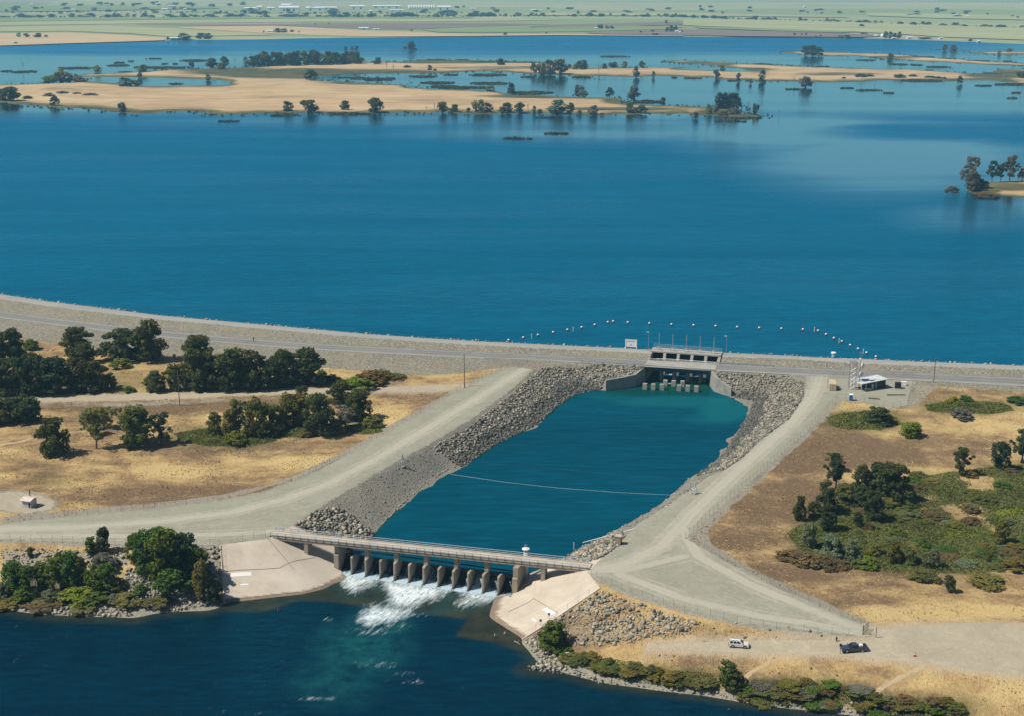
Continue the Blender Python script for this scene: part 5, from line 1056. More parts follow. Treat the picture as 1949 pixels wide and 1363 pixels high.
def dead_mesh(seed):
    r = random.Random(seed); m = MB()
    def br(p, d, l, rad, k):
        q = p+d*l; m.rod(p, q, rad, rad*0.6, 4, world=True)
        if k == 0: return
        for _ in range(3 if k > 1 else 2):
            e = (d+Vector((r.uniform(-0.7, 0.7), r.uniform(-0.7, 0.7), r.uniform(-0.05, 0.5)))).normalized(); br(q, e, l*r.uniform(0.55, 0.8), rad*0.6, k-1)
    br(Vector((0, 0, -0.03)), Vector((r.uniform(-0.1, 0.1), 0, 1)).normalized(), 0.36, 0.03, 4)
    o = m.build('limbs', M['deadwood'], None, origin=(0, 0, 0)); me = o.data; bpy.data.objects.remove(o); return me
PROTO = {'round': [(crown('round', 11+i, 85, 0.026, 60), trunk_mesh(i)) for i in range(4)],
         'oval': [(crown('oval', 31+i, 80, 0.024, 60), trunk_mesh(20+i)) for i in range(3)],
         'open': [(crown('open', 51+i, 70, 0.022, 42), trunk_mesh(40+i, 0.75, 8, 0.028)) for i in range(4)],
         'bush': [(crown('bush', 71+i, 60, 0.034, 46), None) for i in range(4)],
         'far': [(crown('far', 91+i, 34, 0.048, 26), trunk_mesh(60+i, 0.5, 3, 0.05)) for i in range(5)],
         'dead': [(None, dead_mesh(80+i)) for i in range(3)]}
COLR = {'scrub': (0.115, 0.130, 0.036), 'dark': (0.066, 0.084, 0.027), 'deep': (0.050, 0.074, 0.028), 'mid': (0.125, 0.140, 0.034), 'green': (0.088, 0.142, 0.022), 'bright': (0.180, 0.210, 0.022), 'willow': (0.225, 0.240, 0.088), 'yellow': (0.26, 0.235, 0.032),
        'grey': (0.150, 0.142, 0.115), 'silver': (0.145, 0.175, 0.100), 'brown': (0.16, 0.112, 0.052), 'olive': (0.155, 0.142, 0.044), 'red': (0.20, 0.115, 0.03), 'farblue': (0.060, 0.078, 0.038)}
CW = {'dark': 'dark green', 'deep': 'deep green', 'mid': 'mid green', 'green': 'green', 'bright': 'bright green', 'willow': 'pale green', 'yellow': 'yellow green', 'grey': 'grey', 'silver': 'silvery green', 'brown': 'brown', 'olive': 'olive', 'red': 'reddish green', 'farblue': 'dark'}
PW = {'round': 1.0, 'oval': 0.9, 'open': 0.9, 'bush': 1.0, 'far': 0.9, 'dead': 0.9}
NT_ = [0]
def plant(p, w, h, kind, colr, name, label, cat, group=None, parts=True):
    NT_[0] += 1; r = random.Random(NT_[0]*13+5); cr, tk = PROTO[kind][NT_[0] % len(PROTO[kind])]
    c = COLR[colr]; j = r.uniform(0.85, 1.18); hs = r.uniform(0.82, 1.25) if colr not in ('grey', 'silver', 'brown', 'red') else r.uniform(0.92, 1.04); c = (c[0]*j*1.35*hs, c[1]*j*1.35, c[2]*j*1.25/hs, 1)
    rz = r.uniform(0, 6.28); sc = (w, w*r.uniform(0.85, 1.1), h)
    if cr is not None and (tk is None or not parts):
        o = bpy.data.objects.new(name, cr); link(o); o.location = p; o.rotation_euler = (0, 0, rz); o.scale = sc; o.color = c; tag(o, label, cat, group); return o
    if cr is None:
        o = bpy.data.objects.new(name, tk); link(o); o.location = p; o.rotation_euler = (0, 0, rz); o.scale = sc; tag(o, label, cat, group); return o
    e = bpy.data.objects.new(name, None); link(e); e.location = p; e.rotation_euler = (0, 0, rz); e.scale = sc; tag(e, label, cat, group)
    a = bpy.data.objects.new('crown', cr); link(a); a.parent = e; a.color = c
    b = bpy.data.objects.new('trunk', tk); link(b); b.parent = e
    return e
def grove(lst, where, group, gz=None, name='tree', near=True):
    lst = sorted(lst, key=lambda q: (q[0], q[1]))
    for i, q in enumerate(lst):
        x, y, hp, wp, kind, colr = q[:6]
        p = on_ground(x, y) if gz is None else Vector(W(x, y, gz))
        mpp = px_scale(p.y); w = wp*mpp*(1.30 if gz is None else 1.25); h = hp*mpp/math.cos(math.atan2(CAM_H-p.z, p.y))*(1.04 if gz is None else 0.96)
        bush = kind == 'bush'; dead = kind == 'dead'
        if bush: h *= 0.95
        nm = 'bush' if bush else ('dead_tree' if dead else name)
        size = 'tall' if h > 13 else ('small' if h < 6 else 'broad' if w > h*0.95 else 'leafy')
        noun = 'bush' if bush else ('tree' if not dead else 'bare tree')
        label = '%s %s %s, %s from the left %s' % (size, CW[colr] if not dead else 'leafless grey', noun, ordinal(i+1), where)
        plant((p.x, p.y, p.z-0.1), w, h, kind, colr, nm, label, 'bush' if bush else 'tree', group, parts=True)
R_, O_, S_, B_ = 'round', 'oval', 'open', 'bush'
grove([(22, 683, 58, 48, R_, 'dark'), (-12, 690, 52, 45, R_, 'dark'), (60, 664, 24, 27, B_, 'green'), (147, 673, 52, 54, R_, 'dark'), (157, 692, 38, 50, R_, 'deep'), (232, 682, 56, 78, R_, 'deep'), (284, 687, 76, 60, R_, 'dark'), (229, 701, 24, 34, B_, 'bright'), (332, 690, 18, 12, S_, 'grey'), (378, 700, 64, 54, R_, 'dark'), (62, 700, 30, 40, R_, 'dark'), (100, 694, 10, 24, B_, 'bright')], 'at the foot of the dam', 'trees at the foot of the dam')
grove([(q[0], q[1]-7, q[2]-4)+tuple(q[3:]) for q in [(8, 758, 74, 62, R_, 'dark'), (40, 760, 78, 62, O_, 'deep'), (75, 758, 76, 58, R_, 'dark'), (112, 756, 74, 66, R_, 'deep'), (150, 754, 72, 58, O_, 'dark'), (182, 753, 62, 54, R_, 'dark'), (212, 750, 36, 24, O_, 'mid'), (247, 755, 20, 20, B_, 'green'), (283, 740, 22, 20, B_, 'mid'), (300, 753, 43, 38, R_, 'dark'), (325, 722, 24, 20, B_, 'bright'), (335, 752, 54, 38, O_, 'dark'), (372, 752, 84, 56, O_, 'dark'), (405, 750, 72, 44, R_, 'deep'), (440, 750, 84, 62, R_, 'dark'), (480, 749, 78, 62, O_, 'deep'), (512, 748, 60, 44, R_, 'dark'), (545, 743, 76, 58, R_, 'dark'), (586, 741, 76, 60, R_, 'deep'), (612, 728, 26, 16, B_, 'bright'), (530, 745, 26, 30, B_, 'dark'), (632, 735, 22, 28, B_, 'dark')]], 'in the dense row above the dirt road', 'row of trees above the dirt road')
grove([(684, 741, 28, 54, B_, 'bright'), (664, 739, 20, 28, B_, 'bright'), (708, 731, 30, 50, B_, 'red'), (726, 724, 24, 40, B_, 'olive'), (752, 722, 10, 40, B_, 'olive')], 'in the bright clump beside the utility pole', 'bright bushes beside the utility pole')
grove([(-8, 808, 52, 46, R_, 'dark'), (22, 806, 48, 50, R_, 'dark'), (54, 804, 46, 50, R_, 'deep'), (48, 778, 26, 24, R_, 'dark'), (104, 868, 72, 56, R_, 'dark'), (184, 856, 80, 54, S_, 'willow'), (198, 818, 44, 48, S_, 'willow'), (172, 830, 50, 36, S_, 'willow'), (258, 852, 76, 60, O_, 'mid'), (240, 822, 44, 40, S_, 'mid'), (272, 842, 60, 40, O_, 'mid'), (308, 848, 62, 44, S_, 'dark')], 'in the field left of the grove', 'trees in the left field')
grove([(410, 832, 46, 30, O_, 'mid'), (440, 836, 58, 36, O_, 'mid'), (455, 832, 72, 40, S_, 'mid'), (490, 834, 74, 46, O_, 'mid'), (520, 826, 56, 44, R_, 'mid'), (548, 818, 66, 44, R_, 'mid'), (568, 812, 62, 44, R_, 'olive'), (606, 831, 80, 56, R_, 'dark'), (572, 760, 24, 28, R_, 'dark'), (596, 768, 20, 50, B_, 'willow'), (648, 772, 46, 42, R_, 'dark'), (684, 800, 58, 54, R_, 'dark'), (656, 818, 44, 62, S_, 'grey'), (628, 826, 36, 46, B_, 'olive'), (710, 813, 26, 34, B_, 'mid'), (448, 845, 28, 36, B_, 'bright'), (524, 834, 28, 22, R_, 'dark'), (590, 832, 20, 30, B_, 'olive')], 'in the mixed grove of the left field', 'mixed grove in the left field')
grove([(174, 1054, 30, 26, O_, 'green'), (198, 1054, 50, 24, O_, 'deep'), (258, 1066, 48, 36, O_, 'green'), (290, 1092, 82, 56, R_, 'green'), (318, 1104, 96, 72, R_, 'green'), (352, 1098, 82, 62, R_, 'deep'), (378, 1108, 66, 46, R_, 'green'), (330, 1126, 56, 60, B_, 'green'), (384, 1144, 74, 34, O_, 'olive'), (410, 1146, 44, 32, O_, 'dark'), (362, 1040, 16, 10, O_, 'green'), (300, 1060, 56, 36, O_, 'green')], 'in the leafy clump by the left apron', 'trees by the left apron')
grove([(28, 1118, 48, 46, O_, 'green'), (58, 1120, 42, 46, R_, 'green'), (80, 1112, 40, 36, O_, 'green'), (108, 1120, 56, 46, O_, 'green'), (136, 1116, 62, 46, R_, 'green'), (152, 1112, 50, 32, O_, 'mid'), (180, 1122, 54, 40, B_, 'green'), (205, 1122, 48, 40, O_, 'green'), (222, 1124, 28, 30, B_, 'olive'), (58, 1062, 20, 12, O_, 'green'), (112, 1063, 14, 14, B_, 'green'), (200, 1080, 30, 46, B_, 'grey'), (6, 1138, 34, 30, B_, 'silver'), (44, 1142, 24, 34, B_, 'green'), (95, 1140, 20, 30, B_, 'silver'), (150, 1142, 26, 60, B_, 'bright'), (185, 1146, 22, 50, B_, 'green'), (122, 1140, 18, 24, B_, 'grey'), (218, 1146, 16, 30, B_, 'grey'), (20, 1150, 12, 50, B_, 'olive'), (90, 1152, 10, 60, B_, 'brown'), (160, 1155, 12, 60, B_, 'olive'), (240, 1148, 18, 50, B_, 'olive'), (300, 1150, 14, 50, B_, 'olive'), (268, 1130, 22, 24, B_, 'green')], 'on the river bank at the far left', 'growth on the left river bank')
grove([(1054, 1233, 46, 54, R_, 'green'), (1042, 1228, 26, 30, B_, 'green'), (1070, 1242, 14, 40, B_, 'green')], 'at the water edge beside the right apron', 'bushes beside the right apron')
hb = random.Random(3); L1 = []
for x in range(1085, 1365, 10): L1.append((x+hb.uniform(-6, 6), 1254+(x-1085)*0.20+hb.uniform(-9, 9), hb.uniform(7, 15), hb.uniform(16, 40), B_, hb.choice(['olive', 'mid', 'olive', 'mid'])))
L1 += [(1385, 1310, 48, 44, O_, 'mid'), (1398, 1306, 34, 34, B_, 'olive')]
grove(L1, 'in the bramble hedge by the river', 'bramble hedge on the right river bank')
L2 = []
for k in range(52):
    x = hb.uniform(1418, 1660); y0 = 1292+abs(x-1540)*0.10; y1 = 1338+(x-1420)*0.075; L2.append((x, hb.uniform(y0, y1), hb.uniform(5, 13), hb.uniform(14, 44), B_, hb.choice(['olive', 'mid', 'green', 'mid', 'grey', 'brown'])))
for k in range(34): L2.append((hb.uniform(1660, 1830), hb.uniform(1330, 1392), hb.uniform(8, 16), hb.uniform(20, 38), B_, hb.choice(['olive', 'mid', 'green', 'brown'])))
grove(L2, 'in the thicket on the near right bank', 'thicket on the near right bank')
grove([(1670, 808, 32, 46, R_, 'deep'), (1732, 832, 28, 42, R_, 'bright'), (1815, 770, 17, 22, B_, 'bright'), (1838, 768, 18, 24, B_, 'green'), (1828, 796, 22, 38, B_, 'grey'), (1935, 768, 16, 30, B_, 'green')], 'in front of the equipment yard', 'bushes near the equipment yard')
grove([(1590, 930, 64, 42, S_, 'deep'), (1588, 898, 34, 38, S_, 'dark'), (1638, 944, 56, 36, O_, 'dark'), (1668, 940, 58, 36, O_, 'deep'), (1702, 954, 70, 62, R_, 'dark'), (1682, 950, 60, 44, R_, 'dark'), (1658, 990, 56, 48, O_, 'deep'), (1640, 966, 40, 42, R_, 'dark'), (1608, 958, 34, 44, R_, 'mid'), (1570, 978, 60, 40, O_, 'dark'), (1576, 1013, 54, 34, O_, 'deep'), (1522, 992, 46, 26, O_, 'deep'), (1546, 986, 30, 22, O_, 'dark'), (1827, 905, 54, 44, S_, 'dark'), (1902, 893, 52, 42, O_, 'deep'), (1944, 880, 60, 44, S_, 'dark'), (1540, 1046, 48, 32, O_, 'silver'), (1580, 1062, 40, 44, R_, 'silver'), (1622, 1072, 44, 34, O_, 'silver'), (1632, 1004, 28, 22, O_, 'deep'), (1703, 1073, 42, 30, O_, 'mid'), (1730, 1076, 32, 30, O_, 'mid'), (1668, 1056, 24, 30, B_, 'mid'), (1905, 1036, 46, 30, O_, 'mid'), (1776, 1082, 34, 30, S_, 'silver'), (1806, 1126, 30, 24, O_, 'dark'), (1763, 1082, 18, 18, B_, 'dark'), (1880, 1070, 24, 22, S_, 'mid')], 'in the right hand field', 'trees in the right field')
grove([(1878, 1112, 18, 64, B_, 'olive'), (1758, 1104, 20, 46, B_, 'olive'), (1940, 1084, 24, 44, B_, 'olive'), (1505, 1066, 18, 50, B_, 'brown'), (1535, 1072, 20, 56, B_, 'brown'), (1570, 1078, 20, 50, B_, 'brown'), (1598, 1080, 16, 40, B_, 'brown'), (1650, 1080, 24, 40, B_, 'bright'), (1632, 1082, 18, 30, B_, 'mid')], 'along the lower edge of the right field', 'mounded bushes in the right field')
L3 = []
wp = THICKET; tp_ = np.array(wp)
while len(L3) < 88:
    x, y = hb.uniform(1500, 2000), hb.uniform(885, 1090)
    if inpoly(np.array([[x, y]]), wp)[0]: L3.append((x, y, hb.uniform(6, 15), hb.uniform(18, 42), B_, hb.choice(['olive', 'green', 'mid', 'mid', 'brown', 'mid', 'silver', 'green', 'olive'])))
grove(L3, 'in the scrub thicket of the right field', 'scrub thicket in the right field')
# bramble mats and dry grass: nobody could count them
def mat_stuff(name, polys, dens, hgt, size, colr, seed, gap=None):
    r = np.random.default_rng(seed); PP = []
    for poly in polys:
        P = scatter_px(poly, 1/math.sqrt(dens), seed=seed); PP.append(P)
    P = np.vstack(PP)
    if gap is not None: P = P[0.9*vnoise(P, 0.09, 41)+0.5*vnoise(P, 0.25, 42)+r.normal(0, 0.16, len(P)) > gap]
    n = len(P); d = np.full(n, 9.0)
    for poly in polys: d = np.minimum(d, np.where(inpoly(P, [tuple(on_ground(*q))[:2] for q in poly]), dist_line(P, [tuple(on_ground(*q))[:2] for q in poly], True), 9))
    h = hgt*np.clip(d/2.5, 0.1, 1)*(0.55+0.45*vnoise(P, 0.3, seed)+0.25*vnoise(P, 0.9, seed+1)); z = Hfull(P)+np.maximum(h, 0.1)*r.uniform(0.5, 1.0, n)
    nn = r.normal(size=(n, 3))*0.6+np.array([0, 0, 0.8]); nn /= np.linalg.norm(nn, axis=1)[:, None]; a = np.cross(nn, r.normal(size=(n, 3))); a /= np.linalg.norm(a, axis=1)[:, None]; b = np.cross(nn, a); s = size*r.uniform(0.6, 1.3, n)[:, None]; C = np.c_[P, z]
    V = np.stack([C-a*s-b*s*0.6, C+a*s-b*s*0.6, C+a*s*0.7+b*s*0.7, C-a*s*0.7+b*s*0.7], 1).reshape(-1, 3)
    me = mesh_np(name, V, np.arange(4*n).reshape(-1, 4)); attr(me, 'tint', np.repeat(np.clip(0.5+0.35*vnoise(P, 0.25, seed+3)+r.normal(0, 0.2, n), 0, 1), 4))
    o = obj_mesh(name, me, M['leaf']); o.color = tuple(x*1.5 for x in COLR[colr])+(1,); tag(o, kind='stuff'); return o
def ell(cx, cy, rx, ry, n=16, j=0.12, seed=1):
    r = random.Random(seed); return [(cx+rx*math.cos(2*math.pi*i/n)*r.uniform(1-j, 1+j), cy+ry*math.sin(2*math.pi*i/n)*r.uniform(1-j, 1+j)) for i in range(n)]
mat_stuff('bramble_ground_cover', [ell(430, 834, 100, 17), ell(560, 826, 50, 10), ell(690, 818, 40, 9), ell(1645, 803, 72, 19), ell(1845, 777, 88, 13)], 14, 1.5, 0.24, 'mid', 201)
mat_stuff('bramble_ground_cover', [THICKET], 12, 0.6, 0.24, 'scrub', 202, -0.40)
mat_stuff('reed_grass', [ell(1840, 1018, 62, 11), ell(1930, 980, 40, 12)], 16, 1.1, 0.22, 'bright', 203)
mat_stuff('bank_ground_cover', [ell(120, 1140, 125, 13), ell(220, 1135, 50, 12), ell(60, 1132, 60, 12)], 18, 0.9, 0.20, 'green', 204)
mat_stuff('bank_ground_cover', [[(1080, 1240), (1150, 1252), (1250, 1275), (1360, 1285), (1370, 1318), (1250, 1306), (1150, 1290), (1090, 1262)], ell(1540, 1325, 115, 24), ell(1745, 1362, 90, 26)], 14, 1.3, 0.22, 'mid', 205)
# dry grass tufts
def tufts():
    r = np.random.default_rng(77); P = []
    for k, q in ((13, 1.0), (11, 0.6), (12, 0.9)):
        F = GFc[zone == k]; T = G3[F]; c = T.mean(axis=1); Q = proj(c); ok = (Q[:, 0] > -30) & (Q[:, 0] < 1980) & (Q[:, 1] > 640) & (Q[:, 1] < 1390) & (c[:, 2] > 0.8) & ~inpoly(c[:, :2], cutpoly); T = T[ok]
        area = 0.5*np.linalg.norm(np.cross(T[:, 1]-T[:, 0], T[:, 2]-T[:, 0]), axis=1); n = r.poisson(area*0.8*q); i = np.repeat(np.arange(len(T)), n); a = r.random((len(i), 2)); a = np.where((a.sum(1) > 1)[:, None], 1-a, a)
        P.append(T[i, 0]+(T[i, 1]-T[i, 0])*a[:, :1]+(T[i, 2]-T[i, 0])*a[:, 1:])
    P = np.vstack(P); keep = (vnoise(P[:, :2], 0.11, 21)+0.8*vnoise(P[:, :2], 0.35, 22)+0.35*r.normal(size=len(P)) > 0.05) ; P = P[keep]
    gdist = np.full(len(P), 99.0)
    for k in ('gravel_road_left', 'gravel_road_right', 'riverside_track', 'dirt_road', 'toilet_pad'): gdist = np.minimum(gdist, dist_line(P[:, :2], Z[k], True))
    P = P[gdist > 1.2]; n = len(P); h = r.uniform(0.12, 0.42, n)*(0.8+0.4*vnoise(P[:, :2], 0.2, 23)); V = []; tn = []
    for b in range(3):
        a = r.uniform(0, 2*math.pi, n); w = r.uniform(0.10, 0.22, n); lean = r.uniform(0.0, 0.3, n); d = np.c_[np.cos(a), np.sin(a), np.zeros(n)]; e = np.c_[-np.sin(a), np.cos(a), np.zeros(n)]
        V.append(np.stack([P-d*w[:, None], P+d*w[:, None], P+np.c_[np.zeros((n, 2)), h]+e*lean[:, None]+d*r.uniform(-0.15, 0.15, n)[:, None]], 1))
    V = np.stack(V, 1).reshape(-1, 3); t_ = np.repeat(np.clip(0.5+0.4*vnoise(P[:, :2], 0.05, 24)+r.normal(0, 0.18, n), 0, 1), 9)
    me = mesh_np('dry_grass', V, np.arange(len(V)).reshape(-1, 3)); attr(me, 'tint', t_)
    t = NT('straw'); t.col(t.ramp(t.attr('tint'), [(0.1, (0.30, 0.21, 0.105)), (0.5, (0.45, 0.32, 0.155)), (0.9, (0.58, 0.43, 0.21))])); t.set(Specular_IOR_Level=0.05)
    tag(obj_mesh('dry_grass', me, t.m), kind='stuff'); print('tufts', n)
tufts()
# ------------------------------------------------------------------ trees, reeds and dead wood on the islands
ZI = LAKE+0.4
def igrove(lst, where, group): grove(lst, where, group, gz=ZI)
Fr, D_ = 'far', 'dead'
igrove([(20, 191, 30, 42, Fr, 'dark'), (3, 190, 24, 30, Fr, 'mid'), (52, 187, 8, 16, B_, 'dark'), (104, 200, 20, 17, Fr, 'dark'), (232, 211, 19, 16, Fr, 'dark'), (548, 211, 21, 20, Fr, 'dark'), (587, 214, 28, 34, Fr, 'mid'), (656, 208, 21, 18, Fr, 'dark'), (715, 213, 30, 34, Fr, 'dark'), (811, 214, 15, 8, D_, 'grey'), (827, 214, 20, 9, D_, 'grey'), (842, 214, 24, 24, Fr, 'mid'), (864, 212, 17, 17, Fr, 'dark'), (891, 213, 10, 9, Fr, 'dark'), (911, 213, 27, 24, Fr, 'willow'), (929, 213, 20, 17, Fr, 'dark'), (956, 215, 15, 18, Fr, 'mid'), (966, 213, 22, 20, Fr, 'dark'), (988, 214, 22, 26, Fr, 'mid'), (1005, 213, 18, 10, D_, 'grey'), (1017, 215, 16, 9, Fr, 'grey'), (1027, 217, 12, 13, Fr, 'mid'), (1060, 216, 32, 36, Fr, 'silver'), (1085, 217, 24, 17, Fr, 'dark'), (1103, 217, 10, 13, Fr, 'grey'), (1129, 218, 20, 18, Fr, 'grey'), (1146, 218, 6, 8, B_, 'grey'), (1200, 214, 24, 20, Fr, 'mid'), (1220, 214, 16, 22, Fr, 'dark')], 'on the near shore of the island', 'trees on the near shore of the island')
igrove([(115, 156, 22, 40, Fr, 'mid'), (92, 157, 14, 30, Fr, 'mid'), (130, 155, 20, 18, Fr, 'mid'), (152, 155, 12, 26, Fr, 'olive'), (240, 164, 19, 28, Fr, 'dark'), (258, 164, 14, 15, Fr, 'mid'), (115, 141, 14, 15, Fr, 'yellow'), (186, 136, 14, 16, Fr, 'yellow'), (272, 136, 15, 22, Fr, 'mid'), (266, 147, 18, 9, Fr, 'grey'), (396, 152, 13, 10, Fr, 'mid'), (43, 134, 20, 9, D_, 'grey'), (95, 184, 11, 22, B_, 'grey'), (118, 181, 12, 24, B_, 'grey'), (145, 181, 9, 22, B_, 'grey'), (172, 182, 8, 28, B_, 'grey'), (404, 129, 22, 24, Fr, 'dark'), (428, 127, 22, 20, Fr, 'dark'), (421, 130, 14, 18, Fr, 'mid'), (365, 128, 15, 11, Fr, 'grey')], 'at the left end of the island', 'trees at the left end of the island')
gl_ = []; hg = random.Random(9)
for k in range(22): gl_.append((484+k*9.3+hg.uniform(-2, 2), 127-k*0.33+hg.uniform(-1.5, 1), hg.uniform(22, 31), hg.uniform(17, 24), Fr, hg.choice(['dark', 'deep', 'dark', 'mid'])))
igrove(gl_+[(447, 121, 12, 10, D_, 'grey'), (468, 122, 16, 14, Fr, 'grey')], 'in the dark grove behind the island', 'dark grove behind the island')
igrove([(658, 95, 9, 7, Fr, 'grey'), (670, 94, 8, 6, Fr, 'grey'), (679, 94, 8, 9, Fr, 'dark'), (783, 94, 18, 20, Fr, 'dark'), (770, 92, 6, 9, Fr, 'mid'), (718, 121, 15, 16, Fr, 'dark'), (736, 133, 20, 12, D_, 'grey'), (749, 133, 12, 11, D_, 'grey'), (775, 128, 7, 12, B_, 'dark'), (818, 133, 11, 9, Fr, 'dark'), (828, 134, 6, 7, B_, 'dark'), (591, 150, 20, 23, Fr, 'deep'), (719, 154, 10, 12, Fr, 'dark'), (779, 158, 9, 7, D_, 'grey'), (953, 123, 15, 16, Fr, 'dark'), (1016, 138, 22, 12, Fr, 'mid'), (1030, 140, 24, 20, Fr, 'mid'), (1048, 141, 30, 24, Fr, 'dark'), (1066, 140, 32, 28, Fr, 'mid'), (1083, 128, 8, 9, Fr, 'dark'), (1108, 131, 20, 20, Fr, 'dark'), (1097, 131, 12, 15, Fr, 'mid')], 'in the marsh behind the island', 'trees in the marsh behind the island')
igrove([(1139, 141, 24, 16, D_, 'grey'), (1151, 130, 12, 11, Fr, 'dark'), (1167, 127, 11, 19, Fr, 'mid'), (1189, 128, 14, 13, Fr, 'yellow'), (1211, 146, 25, 13, Fr, 'grey'), (1222, 129, 15, 13, Fr, 'dark'), (1244, 146, 13, 7, Fr, 'olive'), (974, 176, 22, 13, Fr, 'dark'), (952, 168, 14, 8, D_, 'grey'), (933, 173, 12, 18, Fr, 'mid'), (1070, 180, 10, 12, D_, 'grey'), (1102, 182, 24, 18, Fr, 'grey'), (1110, 183, 15, 17, Fr, 'silver'), (1160, 184, 20, 15, Fr, 'dark'), (1206, 191, 32, 22, Fr, 'grey'), (1262, 198, 15, 15, Fr, 'dark'), (1363, 147, 18, 14, Fr, 'grey'), (1375, 135, 14, 10, Fr, 'mid'), (1405, 154, 18, 10, Fr, 'grey'), (1451, 155, 25, 15, Fr, 'dark'), (1428, 158, 10, 6, Fr, 'grey'), (1511, 163, 20, 9, D_, 'grey'), (1533, 165, 24, 25, Fr, 'grey'), (1551, 165, 12, 10, D_, 'grey')], 'standing in the flooded inlet', 'trees in the flooded inlet')
igrove([(1369, 206, 36, 20, Fr, 'deep'), (1383, 206, 34, 20, Fr, 'deep'), (1396, 206, 34, 22, Fr, 'deep'), (1403, 204, 24, 16, Fr, 'dark'), (1363, 215, 18, 9, Fr, 'grey'), (1349, 216, 20, 13, Fr, 'mid'), (1324, 224, 14, 15, Fr, 'grey'), (1425, 203, 13, 11, D_, 'grey'), (1438, 214, 20, 13, Fr, 'olive'), (1482, 219, 12, 11, D_, 'grey'), (1393, 216, 16, 26, B_, 'grey'), (1375, 218, 10, 20, B_, 'olive')], 'on the right tip of the island', 'trees on the right tip of the island')
igrove([(1532, 104, 20, 20, Fr, 'deep'), (1546, 105, 24, 24, Fr, 'deep'), (1558, 105, 18, 18, Fr, 'deep'), (1695, 112, 13, 13, Fr, 'mid'), (1704, 112, 9, 9, D_, 'grey'), (1638, 146, 9, 20, B_, 'deep'), (1655, 145, 6, 15, B_, 'deep'), (1639, 157, 20, 9, D_, 'grey'), (1665, 161, 12, 16, D_, 'grey'), (1606, 149, 5, 8, B_, 'dark'), (1712, 147, 9, 20, B_, 'deep'), (1738, 145, 6, 14, B_, 'deep'), (1770, 147, 5, 18, B_, 'deep'), (1786, 148, 5, 13, B_, 'deep'), (1797, 149, 5, 8, B_, 'deep'), (1827, 158, 16, 10, Fr, 'deep'), (1910, 151, 14, 15, D_, 'grey'), (1944, 148, 15, 18, Fr, 'dark'), (1942, 183, 14, 8, D_, 'grey'), (1798, 95, 13, 13, Fr, 'mid'), (1815, 95, 13, 13, Fr, 'mid'), (1845, 95, 10, 11, D_, 'grey'), (1902, 103, 9, 6, Fr, 'dark'), (1920, 98, 9, 13, Fr, 'grey')], 'on the far right sand strips', 'trees on the far right strips')
grove([(1843, 358, 64, 36, S_, 'grey'), (1851, 362, 40, 34, O_, 'grey'), (1866, 356, 22, 26, B_, 'deep'), (1812, 368, 20, 22, B_, 'grey'), (1888, 345, 42, 22, S_, 'deep'), (1905, 345, 38, 24, S_, 'deep'), (1922, 346, 56, 32, S_, 'grey'), (1944, 345, 32, 24, S_, 'grey'), (1877, 372, 8, 46, B_, 'brown')], 'on the small green island', 'trees on the small green island', gz=ZI)
# reed beds standing in the lake
REEDS = [(432, 229, 48, 5), (540, 218, 66, 5), (660, 215, 96, 7), (985, 262, 62, 6), (1062, 252, 52, 5), (1044, 222, 60, 4), (1425, 223, 70, 5), (1395, 229, 66, 4), (40, 135, 50, 5), (5, 134, 20, 4), (138, 128, 76, 5), (222, 118, 20, 3.5), (220, 123, 46, 4.5), (247, 115, 9, 2.5), (291, 110, 32, 2.5), (237, 135.5, 28, 3), (312, 120, 12, 2.5), (332, 120, 8, 2.5), (300, 127, 120, 5), (363, 114, 54, 4.5), (368, 113, 48, 3), (330, 158, 28, 4), (665, 146, 70, 3), (690, 148, 50, 4), (720, 151, 60, 3), (735, 148, 36, 5), (806, 144, 58, 4.5), (858, 141, 32, 3), (830, 156, 68, 6), (845, 163, 68, 6), (930, 157, 80, 6), (880, 165, 120, 6), (1010, 175, 92, 8), (930, 141, 76, 6), (1005, 145, 30, 4), (1108, 145, 36, 5), (830, 112.5, 44, 3), (878, 112.5, 26, 2.5), (940, 117, 90, 4), (1000, 118, 60, 4), (1170, 106, 58, 3), (1235, 192, 60, 8), (1284, 146, 11, 3), (1320, 147, 40, 3), (1398, 152, 26, 3), (1455, 121, 36, 4), (1568, 125, 26, 3), (1651, 113, 40, 3), (1716, 121, 36, 4), (1749, 122, 22, 4), (1790, 126, 52, 4), (1768, 132.5, 15, 2.5), (1760, 107, 46, 3), (1810, 110.5, 34, 4), (1865, 114.5, 54, 3), (1920, 115, 18, 2.5), (1655, 170, 54, 4), (1615, 166, 30, 3.5), (1695, 175.5, 24, 4), (1510, 168, 34, 3.5), (1500, 97, 30, 1.8), (1875, 161.5, 34, 3.5), (1890, 138.5, 26, 3), (1930, 185, 26, 3), (1935, 175, 16, 2.5), (1760, 152, 90, 6), (1930, 159, 70, 5)]
M['reed'] = (lambda t: (t.col(t.ramp(t.noise(t.pos(), 0.12, 4, 0.7), [(0.3, (0.040, 0.048, 0.022)), (0.7, (0.105, 0.11, 0.045))])), t.set(Specular_IOR_Level=0.05), t.m)[2])(NT('reed_stems'))
rr = np.random.default_rng(55)
